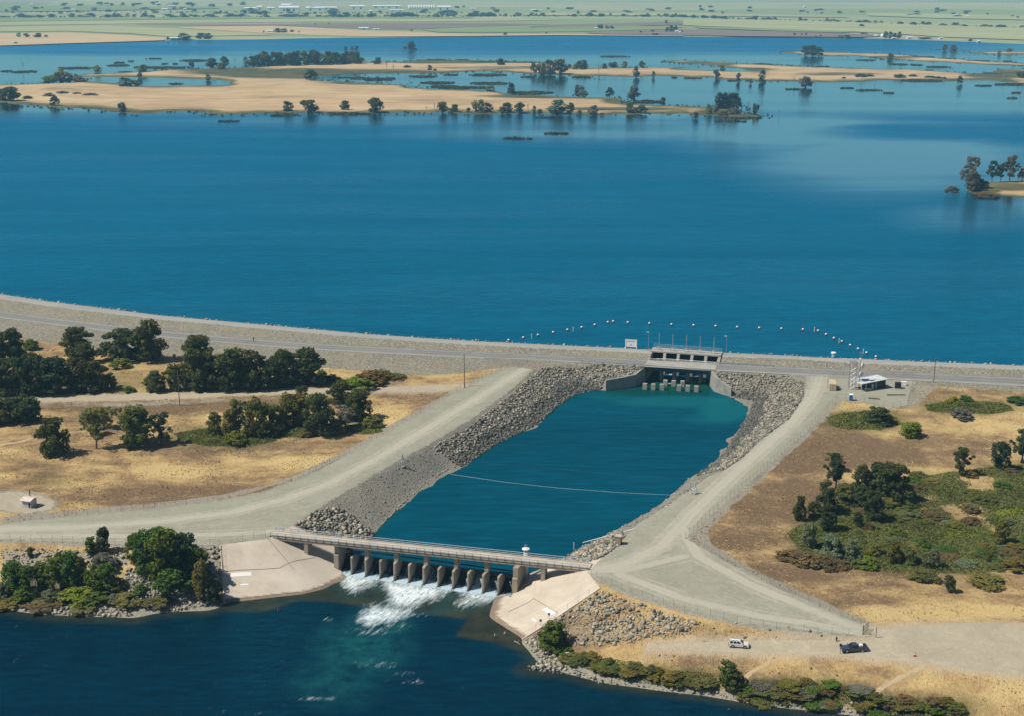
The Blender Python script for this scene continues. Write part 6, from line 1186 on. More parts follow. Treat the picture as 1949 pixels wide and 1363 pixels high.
for k, (cx, cyy, wp, hp) in enumerate(sorted(REEDS)):
    c = W(cx, cyy+hp*0.5, LAKE); mpp = px_scale(c[1]); rx = wp*mpp/2; vh = 1.3; dep = max(5.0, (hp*mpp-vh)/max(0.02, (CAM_H-LAKE)/c[1])); n = int(np.clip(rx*dep/5, 30, 260)); C = []
    while len(C) < n:
        a, b = rr.uniform(-1, 1, 2)
        if a*a+b*b < 0.75+0.35*math.sin(a*7+k)*math.cos(b*5+2*k): C.append((a*rx, dep/2*(1+b), 0.35))
    V, F, tn = leaf_cloud(np.array(C), rr.uniform(0.9, 2.4, n), 9, 0.85, 300+k, 0.45, 0.1); V[:, 2] = np.maximum(V[:, 2], -0.2)
    me = mesh_np('reed_bed', V, F); attr(me, 'tint', tn); o = obj_mesh('reed_bed', me, M['leaf'], None, (c[0], c[1], LAKE)); o.color = (0.085*rr.uniform(0.8, 1.25), 0.092, 0.034, 1)
    tag(o, 'low dark green reed bed in the lake, %s from the left of all reed beds' % ordinal(k+1), 'reed bed', 'reed beds in the lake')
C = []
for nm, ring, _ in RINGS:
    if nm in ('thin_strip', 'near_right'): continue
    R2 = np.array(ring)
    for p in R2:
        for _k in range(3): C.append((p[0]+rr.normal(0, 5), p[1]+rr.normal(0, 9), LAKE+0.3))
C = np.array(C); C = C[vnoise(C[:, :2], 0.012, 71)+0.4*rr.normal(size=len(C)) > 0.0]
V, F, tn = leaf_cloud(C, rr.uniform(0.8, 2.2, len(C)), 7, 0.8, 401, 0.5, 0.1); V[:, 2] = np.maximum(V[:, 2], LAKE-0.2); me = mesh_np('marsh_reeds', V, F); attr(me, 'tint', tn); o = obj_mesh('marsh_reeds', me, M['leaf']); o.color = (0.105, 0.105, 0.040, 1); tag(o, kind='stuff')

# ------------------------------------------------------------------ the plain beyond: tree rows, farms, drying plant
ZP = LAKE+1.3
def ftree(x, y, h, w, colr, label, group, cat='tree', nm='distant_tree'):
    p = W(x, y, ZP); mpp = px_scale(p[1]); plant(p, w*mpp*1.15, h*mpp, 'far', colr, nm, label, cat, group, parts=False)
hf_ = random.Random(21)
def row(n, fx, fy, hh, ww, what, group):
    L = sorted((fx(), hf_.uniform(*hh), hf_.uniform(*ww)) for _ in range(n))
    for k, (x, h, w) in enumerate(L): ftree(x, fy(x), h, w, 'farblue', 'distant dark tree, %s from the left %s' % (ordinal(k+1), what), group)
row(85, lambda: hf_.uniform(-20, 935), lambda x: 31.5-0.0015*x+hf_.uniform(-1.2, 1.5), (2.5, 8), (8, 24), 'in the hedgerow before the drying plant', 'hedgerow before the drying plant')
row(85, lambda: hf_.uniform(900, 1980), lambda x: 29.5+max(0, x-1250)*0.033+hf_.uniform(-1, 1.2), (2.5, 7), (6, 17), 'in the hedgerow across the right plain', 'hedgerow across the right plain')
row(50, lambda: hf_.uniform(0, 480), lambda x: hf_.choice([24, 21, 11, 9, 17])+hf_.uniform(-1.5, 1.5), (3, 6.5), (6, 20), 'of those scattered over the left plain', 'scattered trees on the left plain')
row(25, lambda: hf_.uniform(470, 880), lambda x: hf_.choice([22, 24, 26])+hf_.uniform(-1.5, 1.5), (3, 6), (8, 22), 'in front of the drying plant', 'trees in front of the drying plant')
row(45, lambda: hf_.uniform(860, 1949), lambda x: hf_.choice([14, 21, 18, 24])+hf_.uniform(-1.5, 1.5)+max(0, x-1500)*0.02, (2.5, 5), (5, 18), 'of those scattered over the right plain', 'scattered trees on the right plain')
hv = np.random.default_rng(31); HC = []; HR = []
for n_, x0, x1, fy in ((260, -20, 935, lambda x: 31.8-0.0015*x), (230, 900, 1980, lambda x: 29.8+max(0, x-1250)*0.033), (70, 470, 880, lambda x: 24.5), (60, 0, 480, lambda x: 22.5)):
    for x in hv.uniform(x0, x1, n_):
        q = W(x, fy(x)+hv.normal(0, 0.5), ZP); m_ = px_scale(q[1]); r_ = hv.uniform(0.8, 1.9)*m_; HC.append((q[0], q[1], ZP+r_*0.6)); HR.append(r_)
V, F, tn = leaf_cloud(np.array(HC), np.array(HR), 14, 1.6, 32); me = mesh_np('distant_hedgerow', V, F); attr(me, 'tint', tn); o = obj_mesh('distant_hedgerow', me, M['leaf']); o.color = COLR['farblue']+(1,); tag(o, kind='stuff')
FT = [(350, 74, 12, 28), (383, 73, 12, 20), (395, 73, 12, 20), (320, 75, 6, 6), (36, 69, 8, 9), (50, 70, 8, 14), (72, 70, 9, 16), (88, 70, 5, 8), (30, 82, 3, 7), (528, 61, 9, 16), (540, 61, 8, 16), (556, 60, 5, 10), (502, 61, 4, 4), (569, 61, 4, 3), (600, 46, 2.5, 4), (626, 45, 2.5, 4), (783, 58, 3, 6), (1143, 54, 9, 12), (1155, 54, 6, 12), (1164, 54, 6, 10), (1270, 60, 10, 8), (1278, 60, 14, 10), (1285, 60, 12, 10), (1268, 44, 7, 6), (1220, 62, 5, 6), (1242, 60, 4, 9), (1298, 61, 4, 6), (1100, 27, 8, 6), (962, 66, 6, 9), (1040, 63, 4, 4), (1247, 66, 4, 14), (1512, 67, 6, 6), (1526, 67, 5, 4), (1534, 67, 6, 4), (1553, 70, 3, 4), (1600, 71, 5, 12), (1612, 71, 6, 14), (1640, 50, 6, 12), (1686, 71, 13, 10), (1695, 72, 13, 10), (1703, 72, 11, 9), (1711, 72, 14, 10), (1562, 69, 4, 5), (1644, 64, 3, 16), (1847, 77, 4, 10), (1760, 73, 3, 30)]
for k, (x, y, h, w) in enumerate(sorted(FT)): ftree(x, y, h, w, 'dark', 'small dark tree among the farms on the far shore, %s from the left' % ordinal(k+1), 'farm trees on the far shore', nm='farm_tree')
M['farwhite'] = plain('pale_cladding', (0.86, 0.87, 0.88), 0.6, 0, 0.05); M['farroof'] = plain('pale_metal_roof', (0.74, 0.75, 0.76), 0.5, 0, 0.1); M['fardark'] = plain('dark_opening', (0.06, 0.07, 0.09), 0.7)
def house(x, y, wp, hp, label, group, cat='building', name='farm_building'):
    p = W(x, y, ZP); mpp = px_scale(p[1]); w = wp*mpp; h = hp*mpp; d = max(10.0, w*0.35); e = empty(name, p, label, cat, group); f_ = Frame(p[:2], (1, 0.03), p[2])
    MB(f_).box(-w/2, w/2, 0, d, 0, h*0.7).build('wall', M['farwhite'], e)
    MB(f_).prism_vz([(-0.6, h*0.7), (d/2, h), (d+0.6, h*0.7)], -w/2-0.5, w/2+0.5).build('roof', M['farroof'], e)
    nd = max(1, int(w/24))
    for i in range(nd): u = -w/2+w*(i+0.5)/nd; MB(f_).box(u-3, u+3, -0.15, -0.02, 0, h*0.42).build('door', M['fardark'], e)
for k, (x, y, w, h) in enumerate([(476, 18.5, 22, 4), (494, 18.5, 10, 6), (515, 18, 14, 4), (550, 20.5, 38, 7), (545, 16, 18, 7), (600, 19, 36, 5), (628, 17.5, 26, 4), (680, 16, 28, 5), (722, 14.5, 26, 4), (748, 14.5, 28, 4), (755, 21, 28, 2.6), (845, 18.5, 26, 6), (705, 22.5, 7, 3)]):
    house(x, y, w, h*1.4, 'long white plant building beyond the lake, %s in the row from the left' % ordinal(k+1), 'drying plant buildings', name='plant_building')
for k, (x, y, w, h) in enumerate(sorted([(60, 9.5, 7, 3), (139, 19.5, 8, 3.5), (205, 11, 7, 3), (300, 8.5, 8, 4), (326, 12.5, 14, 4), (313, 19, 12, 4), (352, 18, 6, 3), (900, 17.5, 12, 3), (330, 74.5, 17, 4.5), (513, 60, 13, 3.5), (692, 55.5, 18, 4.5), (716, 56, 12, 2.4), (1016, 20, 10, 3.5), (1028, 21, 8, 3), (1136, 54, 8, 3), (1288, 61, 5, 4), (1294, 62, 4, 3), (1532, 13.5, 5, 3), (1668, 69, 6, 3.5), (1703, 69.5, 5, 5), (1702, 73, 8, 2.5), (1732, 72.5, 9, 3.5), (1792, 73.5, 7, 3), (1864, 79.5, 4, 3.5), (1822, 29, 6, 3), (1842, 31, 5, 3)])):
    house(x, y, w, h, 'small pale farm building on the distant plain, %s of them from the left' % ordinal(k+1), 'distant farm buildings')
for k in range(11):
    p = W(779+k*4.8, 17.5, ZP); mpp = px_scale(p[1]); r = 2.1*mpp; h = 8.0*mpp; e = empty('grain_silo', p, 'tall white grain silo in the row by the drying plant, %s from the left' % ordinal(k+1), 'silo', 'grain silos'); f_ = Frame(p[:2], (1, 0), p[2])
    MB(f_).lathe((0, 0, 0), [(r, 0), (r, h)], 12).build('shell', M['farwhite'], e, True); MB(f_).lathe((0, 0, 0), [(r*1.03, h), (r*0.15, h+1.2*mpp)], 12).build('cone_roof', M['farroof'], e)
for k, (x, y, h) in enumerate([(560, 16, 12), (586, 16, 12), (614, 16, 12), (684, 14, 18), (737, 14, 17), (804, 12, 16), (820, 13, 14)]):
    p = W(x, y, ZP); mpp = px_scale(p[1]); f_ = Frame(p[:2], (1, 0), p[2]); e = empty('elevator_tower', p, 'slender white elevator tower of the drying plant, %s from the left' % ordinal(k+1), 'tower', 'elevator towers'); H_ = h*mpp
    m = MB(f_)
    for sx in (-1, 1):
        for sy in (-1, 1): m.rod((sx*2, sy*2, 0), (sx*1.2, sy*1.2, H_), 0.7, n=4)
    m.build('legs', M['farwhite'], e); MB(f_).box(-3.2, 3.2, -3, 3, H_*0.86, H_).build('head_house', M['farwhite'], e)
for (xa, ya, xb, yb) in ((558, 6, 552, 6), (586, 7, 614, 6.5)):
    a = W(xa, ya+12, ZP); b = W(xb, yb+12, ZP); mpp = px_scale(a[1]); m = MB(); m.rod((a[0], a[1], ZP+11*mpp), (b[0], b[1], ZP+11*mpp), 2.4, n=6, world=True); o = m.build('conveyor_gallery', M['farwhite'], None); tag(o, 'white overhead conveyor gallery between %s elevator towers of the drying plant' % ('the leftmost' if xa == 558 else 'the second and third'), 'conveyor', 'conveyor galleries')
p = W(1679, 70, ZP); mpp = px_scale(p[1]); o = MB(Frame(p[:2], (1, 0), p[2])).lathe((0, 0, 0), [(3*mpp, 0), (3.4*mpp, 2.5*mpp), (3.0*mpp, 5*mpp), (1.5*mpp, 6.6*mpp), (0.2*mpp, 7*mpp)], 16).build('water_tank', M['farwhite'], None, True); tag(o, 'round white tank beside dark trees on the far right shore', 'tank')
# ------------------------------------------------------------------ buoys and cables
M['red'] = plain('buoy_red', (0.62, 0.06, 0.03), 0.45, 0, 0.1); M['buoyw'] = plain('buoy_white', (0.8, 0.78, 0.74), 0.45, 0, 0.05)
BU = [(968, 647.5), (996, 642.5), (1024, 637.5), (1053, 632.5), (1080, 627.5), (1107, 623), (1132, 618), (1157, 613), (1167, 611.5), (1195, 613.5), (1236, 615.5), (1278, 617.5), (1320, 619), (1362, 620.5), (1403, 622.5), (1445, 624), (1487, 625.5), (1528, 627), (1557, 629.5), (1572, 636.5), (1587, 643.5), (1602, 650), (1618, 657), (1633, 664), (1649, 671.5), (1667, 679)]
b0 = None
for k, (x, y) in enumerate(BU):
    p = W(x, y+1.5, LAKE)
    if b0 is None:
        b0 = empty('buoy', (0, 0, 0)); MB().lathe((0, 0, 0), [(0.1, -0.45), (0.5, -0.3), (0.70, 0.12), (0.69, 0.42)], 12).build('float', M['red'], b0, True); MB().lathe((0, 0, 0), [(0.69, 0.42), (0.60, 0.75), (0.40, 1.0), (0.08, 1.1)], 12).build('top', M['buoyw'], b0, True); e = b0
    else: e = copy_tree(b0)
    e.scale = (0.72,)*3; e.location = (p[0], p[1], LAKE+0.25); tag(e, 'red and white round buoy in the lake, %s in the curved line from the left' % ordinal(k+1), 'buoy', 'buoy line above the outlet')
for k, (x, y) in enumerate([(1012, 643), (1091, 630), (1550, 630), (1597, 652), (1643, 672)]):
    p = W(x, y, LAKE); e = empty('marker_post', p, 'slim pale marker post standing in the lake, %s from the left of the buoy line' % ordinal(k+1), 'post', 'marker posts in the lake'); f_ = Frame(p[:2], (1, 0), LAKE)
    MB(f_).rod((0, 0, -0.5), (0, 0, 1.9), 0.16, n=8).build('shaft', M['buoyw'], e); MB(f_).rod((0, 0, 0.9), (0, 0, 1.3), 0.175, n=8).build('band', M['yellow'], e)
M['cable'] = plain('wet_cable', (0.30, 0.40, 0.45), 0.5)
M['cable_dark'] = plain('dark_cable', (0.05, 0.12, 0.16), 0.5)
def cable(pts, r, label):
    P = [W(x, y, POOL+0.08) for x, y in pts]; Q = []
    for i in range(len(P)-1):
        for k in range(8): t = k/8; Q.append(tuple(np.array(P[i])*(1-t)+np.array(P[i+1])*t))
    Q.append(P[-1]); o = MB().tube(Q, r, 5).build('boom_cable', M['cable'] if r > 0.05 else M['cable_dark'], None); tag(o, label, 'cable', 'boom cables across the channel')
cable([(858, 904), (960, 919), (1060, 930), (1180, 939), (1284, 944)], 0.06, 'pale boom cable floating across the channel between its two banks')
cable([(918, 882), (1050, 893), (1180, 905), (1312, 912)], 0.03, 'thin faint cable across the channel above the boom cable')
def aframe(px_, py_, h, label):
    p = on_ground(px_, py_); f_ = Frame(p[:2], (0.6, 0.8), p.z); e = empty('cable_anchor', p, label, 'anchor', 'cable anchors on the banks'); m = MB(f_)
    for s in (-1, 1):
        m.rod((s*0.9, -0.5, -0.2), (0, 0, h), 0.09, n=5); m.rod((s*0.9, 0.7, -0.2), (0, 0, h), 0.07, n=5); m.rod((s*0.5, -0.26, h*0.42), (s*0.5, 0.36, h*0.42), 0.05, n=4)
    m.rod((-0.5, -0.3, h*0.42), (0.5, -0.3, h*0.42), 0.06, n=4); m.build('frame', M['rail'], e); MB(f_).box(-0.7, 0.7, -0.7, 0.9, -0.2, 0.25).build('footing', M['concrete'], e)
aframe(766, 890, 4.4, 'pale steel cable anchor frame on the left cobble bank'); aframe(1322, 941, 3.4, 'pale steel cable anchor frame on the right cobble bank')
# ------------------------------------------------------------------ poles
def upole(x, y, top, label, arm=0.0):
    p = on_ground(x, y); z = p.z; h = 3.0
    for _ in range(40): q = proj(np.array([[p.x, p.y, z+h]]))[0]; h += (q[1]-top)*0.15
    e = empty('utility_pole', p, label, 'pole', 'wooden utility poles'); f_ = Frame(p[:2], (1, 0.2), p.z); MB(f_).rod((0, 0, -0.5), (0, 0, h), 0.17, 0.11, 8).build('shaft', M['wood'], e)
    if arm: MB(f_).box(-arm, arm, -0.08, 0.08, h-0.7, h-0.5).build('cross_arm', M['wood'], e)
    MB(f_).lathe((0, -0.1, h-0.5), [(0.08, 0), (0.09, 0.5)], 6).build('insulator', M['galv'], e)
upole(884, 738, 672, 'tall wooden utility pole where the dirt road reaches the left fence'); upole(342, 774, 709, 'tall wooden utility pole in front of the dense tree row'); upole(1777, 729, 682, 'tall wooden utility pole beside the dam road at the right', 0.9)
p = on_ground(483, 650); o = MB(Frame(p[:2], (1, 0), p.z)).rod((0, 0, -0.2), (0, 0, 2.0), 0.14, n=6).box(-0.25, 0.25, -0.16, -0.12, 1.3, 2.0).build('marker_post', M['dark_metal'], None); tag(o, 'short dark marker post beside the dam road at the left', 'post')
# ------------------------------------------------------------------ signs and small structures on the dam
p = Vector(W(1201, 662.5, CREST)); f_ = Frame(p[:2], (GF.u.x, GF.u.y), p.z); e = empty('notice_board', p, 'large white notice board on two posts on the dam crest', 'sign')
MB(f_).box(-2.3, 2.3, -0.06, 0.06, 0.7, 3.6).build('panel', M['white'], e)
for u in (-2.2, 2.2): MB(f_).box(u-0.16, u+0.16, -0.14, 0.14, -0.3, 3.75).build('post', M['white'], e)
m = MB(f_)
for k in range(7): m.box(-1.6+k*0.46, -1.6+k*0.46+0.34, -0.085, -0.065, 2.75, 3.02)
m.box(-0.25, 0.25, -0.085, -0.065, 1.25, 1.85); m.build('lettering', plain('sign_print', (0.22, 0.27, 0.33), 0.7), e)
MB(f_).box(-2.3, 2.3, -0.12, 0.12, 3.6, 3.72).build('top_rail', M['white'], e)
p = W(1586, 682, CREST); f_ = Frame(p[:2], (1, 0), CREST); M['tank'] = plain('tank_blue', (0.20, 0.42, 0.52), 0.5)
e = empty('gauge_house', p, 'small round pale blue gauge house with a white cap on the crest', 'gauge house'); MB(f_).lathe((0, 0, -0.3), [(0.72, 0), (0.72, 2.5)], 16).build('drum', M['tank'], e, True); MB(f_).lathe((0, 0, 2.2), [(1.0, 0), (1.0, 0.35), (0.75, 0.5)], 16).build('cap', M['white'], e)
a = on_ground(1574, 699); b = on_ground(1578, 686); fr_ = Frame(a[:2], (b.y-a.y, -(b.x-a.x))); L_ = (Vector((b.x, b.y))-Vector((a.x, a.y))).length
e = empty('crest_stair', a, 'pale steel stair with handrails climbing the dam slope', 'stair'); f_ = Frame(a[:2], (b.y-a.y, -(b.x-a.x)), a.z)
for i in range(10): MB(f_).box(-0.6, 0.6, L_*i/10, L_*i/10+0.3, (b.z-a.z)*i/10+0.1, (b.z-a.z)*i/10+0.18).build('step', M['galv'], e)
for s in (-0.6, 0.6):
    m = MB(f_); m.rod((s, 0, 1.1), (s, L_, b.z-a.z+1.1), 0.06, n=5)
    for i in range(4): m.rod((s, L_*i/3, (b.z-a.z)*i/3), (s, L_*i/3, (b.z-a.z)*i/3+1.1), 0.05, n=4)
    m.build('handrail', M['white'], e)
p = on_ground(1177, 1038); f_ = Frame(p[:2], (0.9, -0.35), p.z); e = empty('control_kiosk', p, 'narrow tan brick control kiosk with a pale flat roof beside the channel', 'kiosk'); M['tanbrick'] = plain('tan_block', (0.33, 0.25, 0.18), 0.9, 0, 0.2, 5)
MB(f_).box(-0.75, 0.75, -0.7, 0.7, -0.3, 2.5).build('wall', M['tanbrick'], e); MB(f_).box(-0.9, 0.9, -0.85, 0.85, 2.5, 2.7).build('roof', M['deck'], e); MB(f_).box(0.752, 0.78, -0.4, 0.4, 0, 2.0).build('door', M['dark_metal'], e)
a = on_ground(1109, 1036); b = on_ground(1206, 1010); o = MB().rod((a.x, a.y, a.z+0.35), (b.x, b.y, b.z+0.35), 0.09, n=8, world=True).build('pipe', M['white'], None); tag(o, 'long white pipe lying on the stones of the right channel bank', 'pipe')
a = on_ground(1092, 1048); e = empty('staff_gauge', a, 'white staff gauge standing at the right channel bank', 'gauge'); f_ = Frame(a[:2], (1, 0), a.z); MB(f_).box(-0.12, 0.12, -0.05, 0.05, -0.3, 2.3).build('board', M['white'], e); MB(f_).box(-0.06, 0.06, 0.051, 0.12, -0.3, 2.4).build('stake', M['dark_metal'], e)
# ------------------------------------------------------------------ the equipment yard
M['cont'] = plain('container_tan', (0.56, 0.44, 0.28), 0.6, 0, 0.1); M['shed'] = plain('shed_charcoal', (0.045, 0.05, 0.058), 0.6); M['roofw'] = plain('shed_roof', (0.58, 0.59, 0.61), 0.5, 0, 0.06)
p = on_ground(1585, 745); f_ = Frame(p[:2], (0.985, -0.17), p.z); e = empty('shipping_container', p, 'tan corrugated shipping container standing beside the lattice tower', 'container')
m = MB(f_); m.box(-1.2, 1.2, 0, 6.1, 0.12, 2.6)
for k in range(14): m.box(1.2, 1.25, 0.25+k*0.42, 0.45+k*0.42, 0.25, 2.45).box(-1.25, -1.2, 0.25+k*0.42, 0.45+k*0.42, 0.25, 2.45)
m.build('body', M['cont'], e)
for u in (-0.62, 0.62): MB(f_).box(u-0.55, u+0.55, -0.05, -0.005, 0.2, 2.5).build('door', M['cont'], e)
m = MB(f_)
for u in (-0.95, -0.3, 0.3, 0.95): m.rod((u, -0.09, 0.25), (u, -0.09, 2.45), 0.035, n=5)
m.build('lock_bars', M['galv'], e)
c0, c1, c3 = on_ground(1656, 743.5), on_ground(1685, 739), on_ground(1633, 741.0); u = c1-c0; f_ = Frame(c0[:2], (u.x, u.y), c0.z); Lu = math.hypot(u.x, u.y)
dv = (c3-c0).dot(f_.v); Lv = max(5.0, abs(dv)); du = -3.0
e = empty('equipment_shed', c0, 'charcoal equipment shed with a bright white sloping roof and open porch', 'shed')
MB(f_).box(0.0, Lu, 0.0, Lv, -0.1, 2.9).build('wall', M['shed'], e)
MB(f_).prism_uz([(-4.6, 2.85), (Lu+0.5, 3.3), (Lu+0.5, 3.5), (-4.6, 3.05)], -0.7, Lv+0.5).build('roof', M['roofw'], e)
for uu in (-4.3, -2.2): MB(f_).box(uu-0.1, uu+0.1, -0.4, -0.2, -0.1, 2.86).build('porch_post', M['rail'], e)
MB(f_).box(-4.3, -4.1, Lv-0.2, Lv, -0.1, 2.86).build('porch_post', M['rail'], e)
MB(f_).box(2.2, 2.4, -0.45, -0.25, -0.1, 3.1).build('porch_post', M['rail'], e); MB(f_).box(0.6, 1.5, -0.06, -0.005, 0, 2.1).build('door', M['galv'], e)
# lattice tower and mast with dishes
p = on_ground(1621, 743); f_ = Frame(p[:2], (1, -0.1), p.z); e = empty('lattice_tower', p, 'pale steel lattice tower with ladder in the equipment yard', 'tower'); m = MB(f_); HT = 10.4
for s in (-1.0, 1.3):
    for v in (0, 1.9): m.rod((s, v, 0), (s, v, HT), 0.085, n=5)
for k in range(6):
    z = HT*(k+1)/6; z0 = HT*k/6
    m.rod((-1, 0, z), (1.3, 0, z), 0.05, n=4).rod((-1, 1.9, z), (1.3, 1.9, z), 0.05, n=4).rod((-1, 0, z), (-1, 1.9, z), 0.05, n=4).rod((1.3, 0, z), (1.3, 1.9, z), 0.05, n=4)
    m.rod((-1, 0, z0), (1.3, 0, z), 0.04, n=4).rod((-1, 1.9, z), (1.3, 1.9, z0), 0.04, n=4).rod((-1, 0, z), (-1, 1.9, z0), 0.04, n=4)
m.build('lattice', M['galv'], e); MB(f_).box(-1.3, 1.6, -0.3, 2.2, HT, HT+0.12).build('platform', M['galv'], e)
m = MB(f_)
for k in range(12): m.rod((-0.75, -0.1, 0.6+k*0.8), (-0.25, -0.1, 0.6+k*0.8), 0.03, n=4)
m.build('ladder', M['white'], e)
p = on_ground(1634.5, 742); f_ = Frame(p[:2], (1, -0.1), p.z); e = empty('antenna_mast', p, 'tall antenna mast with two round white dishes behind the shed', 'mast')
MB(f_).rod((0, 0, 0), (0, 0, 14.6), 0.16, 0.08, 8).build('pole', plain('mast_red', (0.35, 0.16, 0.13), 0.6), e)
M['dish'] = plain('dish_white', (0.62, 0.65, 0.68), 0.5, 0, 0.06)
def dish(z, r, d, nm='dish'):
    m = MB(); c = f_.p(0, 0, z)+d*0.3; q = d.to_track_quat('Z', 'Y'); n = 16; P = []; F = []
    for k, (rr, dd) in enumerate([(0.05, 0.0), (r*0.6, 0.12*r), (r, 0.36*r), (r, 0.75*r), (r*0.97, 0.75*r), (0.05, 0.62*r)]):
        for i in range(n): a = 2*math.pi*i/n; P.append(c+q @ Vector((rr*math.cos(a), rr*math.sin(a), dd)))
    for k in range(5):
        for i in range(n): j = (i+1) % n; F.append((k*n+i, k*n+j, (k+1)*n+j, (k+1)*n+i))
    m.raw(P, F).build(nm, M['dish'], e, True)
dish(9.1, 1.05, Vector((0.75, -0.6, 0)).normalized()); dish(6.0, 0.95, Vector((0.45, -0.9, 0.05)).normalized()); dish(12.0, 0.5, Vector((-0.6, -0.8, 0)).normalized()); MB(f_).rod((-0.8, 0, 14.3), (0.8, 0, 14.3), 0.05, n=5).rod((-0.5, 0, 13.9), (0.5, 0, 13.9), 0.05, n=5).build('aerial', M['galv'], e)
# toilet booth, generator, boxes, timbers
p = on_ground(1619.5, 763); f_ = Frame(p[:2], (0.95, -0.25), p.z); e = empty('portable_toilet', p, 'bright blue portable toilet with a white roof in front of the yard', 'portable toilet'); MB(f_).box(-0.62, 0.62, -0.62, 0.62, 0, 2.15).build('cabin', plain('toilet_blue', (0.02, 0.16, 0.55), 0.4, 0, 0.1), e)
MB(f_).prism_vz([(-0.68, 2.15), (-0.5, 2.42), (0.5, 2.42), (0.68, 2.15)], -0.68, 0.68).build('roof', M['white'], e); MB(f_).box(-0.42, 0.42, -0.66, -0.625, 0.1, 1.95).build('door', plain('toilet_door', (0.015, 0.12, 0.45), 0.4), e)
p = on_ground(1709, 741); f_ = Frame(p[:2], (0.97, -0.2), p.z); e = empty('generator', p, 'dark louvred generator cabinet at the right of the yard', 'generator'); MB(f_).box(-1.1, 1.1, 0, 1.6, 0.1, 2.2).build('cabinet', plain('generator_brown', (0.035, 0.028, 0.032), 0.5), e)
m = MB(f_)
for k in range(7): m.box(-0.9, 0.9, -0.05, -0.005, 0.35+k*0.23, 0.45+k*0.23)
m.build('louvres', M['dark_metal'], e); MB(f_).box(-1.2, 1.2, -0.1, 1.7, -0.05, 0.1).build('skid', M['galv'], e)
def crate(x, y, w, d, h, mat, label, nm='equipment_box', cat='box'):
    p = on_ground(x, y); f_ = Frame(p[:2], (0.97, -0.22), p.z); e = empty(nm, p, label, cat); MB(f_).box(-w/2, w/2, 0, d, 0.05, h).build('body', mat, e); MB(f_).box(-w/2-0.04, w/2+0.04, -0.04, d+0.04, h, h+0.08).build('lid', mat, e)
crate(1720, 735, 1.9, 1.2, 1.3, M['white'], 'white equipment box just behind the generator cabinet'); crate(1652, 744.5, 2.4, 0.9, 0.7, M['deck'], 'low white box in front of the shed porch'); crate(1577, 739, 0.9, 0.9, 1.1, M['rail'], 'small pale box left of the container'); crate(1597.5, 742, 0.8, 0.9, 1.0, M['galv'], 'small grey box right of the container')
for a_, b_, r_, lab in (((1688, 753.5), (1723, 753.5), 0.22, 'long dark timber lying in the right of the yard'), ((1653, 759.5), (1674, 761.5), 0.25, 'short dark log lying in the middle of the yard')):
    a = on_ground(*a_); b = on_ground(*b_); o = MB().rod((a.x, a.y, a.z+r_), (b.x, b.y, b.z+r_), r_, r_*0.85, 7, world=True).build('timber', M['wood'], None); tag(o, lab, 'timber', 'timbers in the yard')
# ------------------------------------------------------------------ toilet hut at the left
p = on_ground(51, 968); f_ = Frame(p[:2], (0.93, -0.36), p.z); e = empty('toilet_hut', p, 'small pale block toilet hut with a pinkish roof on the gravel pad', 'hut'); M['hutw'] = plain('hut_wall', (0.42, 0.42, 0.44), 0.8); M['hutr'] = plain('hut_roof', (0.62, 0.53, 0.49), 0.7)
MB(f_).box(-1.55, 0.7, 0, 2.7, -0.1, 2.35).build('wall', M['hutw'], e); MB(f_).box(0.7, 1.45, 0.9, 2.7, -0.1, 2.25).build('wall', M['hutw'], e); MB(f_).box(1.25, 1.45, 0, 0.88, -0.1, 2.2).build('screen_wall', M['hutw'], e)
MB(f_).prism_vz([(-0.5, 2.3), (1.35, 2.85), (3.2, 2.4), (3.2, 2.28), (1.35, 2.72), (-0.5, 2.18)], -1.9, 1.8).build('roof', M['hutr'], e); MB(f_).box(0.702, 0.74, 0.12, 0.8, 0, 2.0).build('door', M['dark_metal'], e); MB(f_).rod((-1.0, 2.95, 0), (-1.0, 2.95, 4.3), 0.16, n=8).build('vent_pipe', M['black'], e)
# ------------------------------------------------------------------ gate and signs by the track
p = on_ground(1642, 1209); f_ = Frame(p[:2], (0.25, 0.97), p.z); e = empty('swing_gate', p, 'open steel mesh swing gate with a white sign at the fence end', 'gate')
m = MB(f_); m.rod((0, 0, -0.2), (0, 0, 2.9), 0.08, n=6).rod((0, -3.0, -0.2), (0, -3.0, 2.2), 0.08, n=6); m.build('gate_post', M['dark_metal'], e)
m = MB(f_); q = [(0.2, -0.3), (2.6, -1.0)]
for z in (0.2, 1.1, 2.0): m.rod((0.1, -0.1, z), (2.8, -1.2, z), 0.05, n=4)
for t_ in (0, 0.25, 0.5, 0.75, 1): m.rod((0.1+2.7*t_, -0.1-1.1*t_, 0.2), (0.1+2.7*t_, -0.1-1.1*t_, 2.0), 0.045, n=4)
m.build('gate_leaf', M['dark_metal'], e); MB(f_).box(-0.06, 0.0, -0.35, 0.35, 2.3, 2.9).build('sign_plate', M['white'], e)
p = on_ground(1599, 1246); f_ = Frame(p[:2], (1, 0), p.z); e = empty('road_sign', p, 'dark sign plate on a post at the roadside in front of the pickup', 'sign'); MB(f_).rod((0, 0, -0.3), (0, 0, 2.6), 0.05, n=6).build('post', M['wood'], e); MB(f_).box(-0.3, 0.3, -0.08, -0.04, 1.9, 2.6).build('plate', plain('sign_dark_red', (0.10, 0.03, 0.03), 0.6), e)
p = on_ground(1592, 1222); f_ = Frame(p[:2], (1, 0), p.z); o = MB(f_).rod((0, 0, -0.2), (0, 0, 1.1), 0.12, n=6).box(-0.2, 0.2, -0.14, -0.1, 0.6, 1.1).build('marker_post', M['dark_metal'], None); tag(o, 'short dark marker post on the grass slope behind the pickup', 'post')
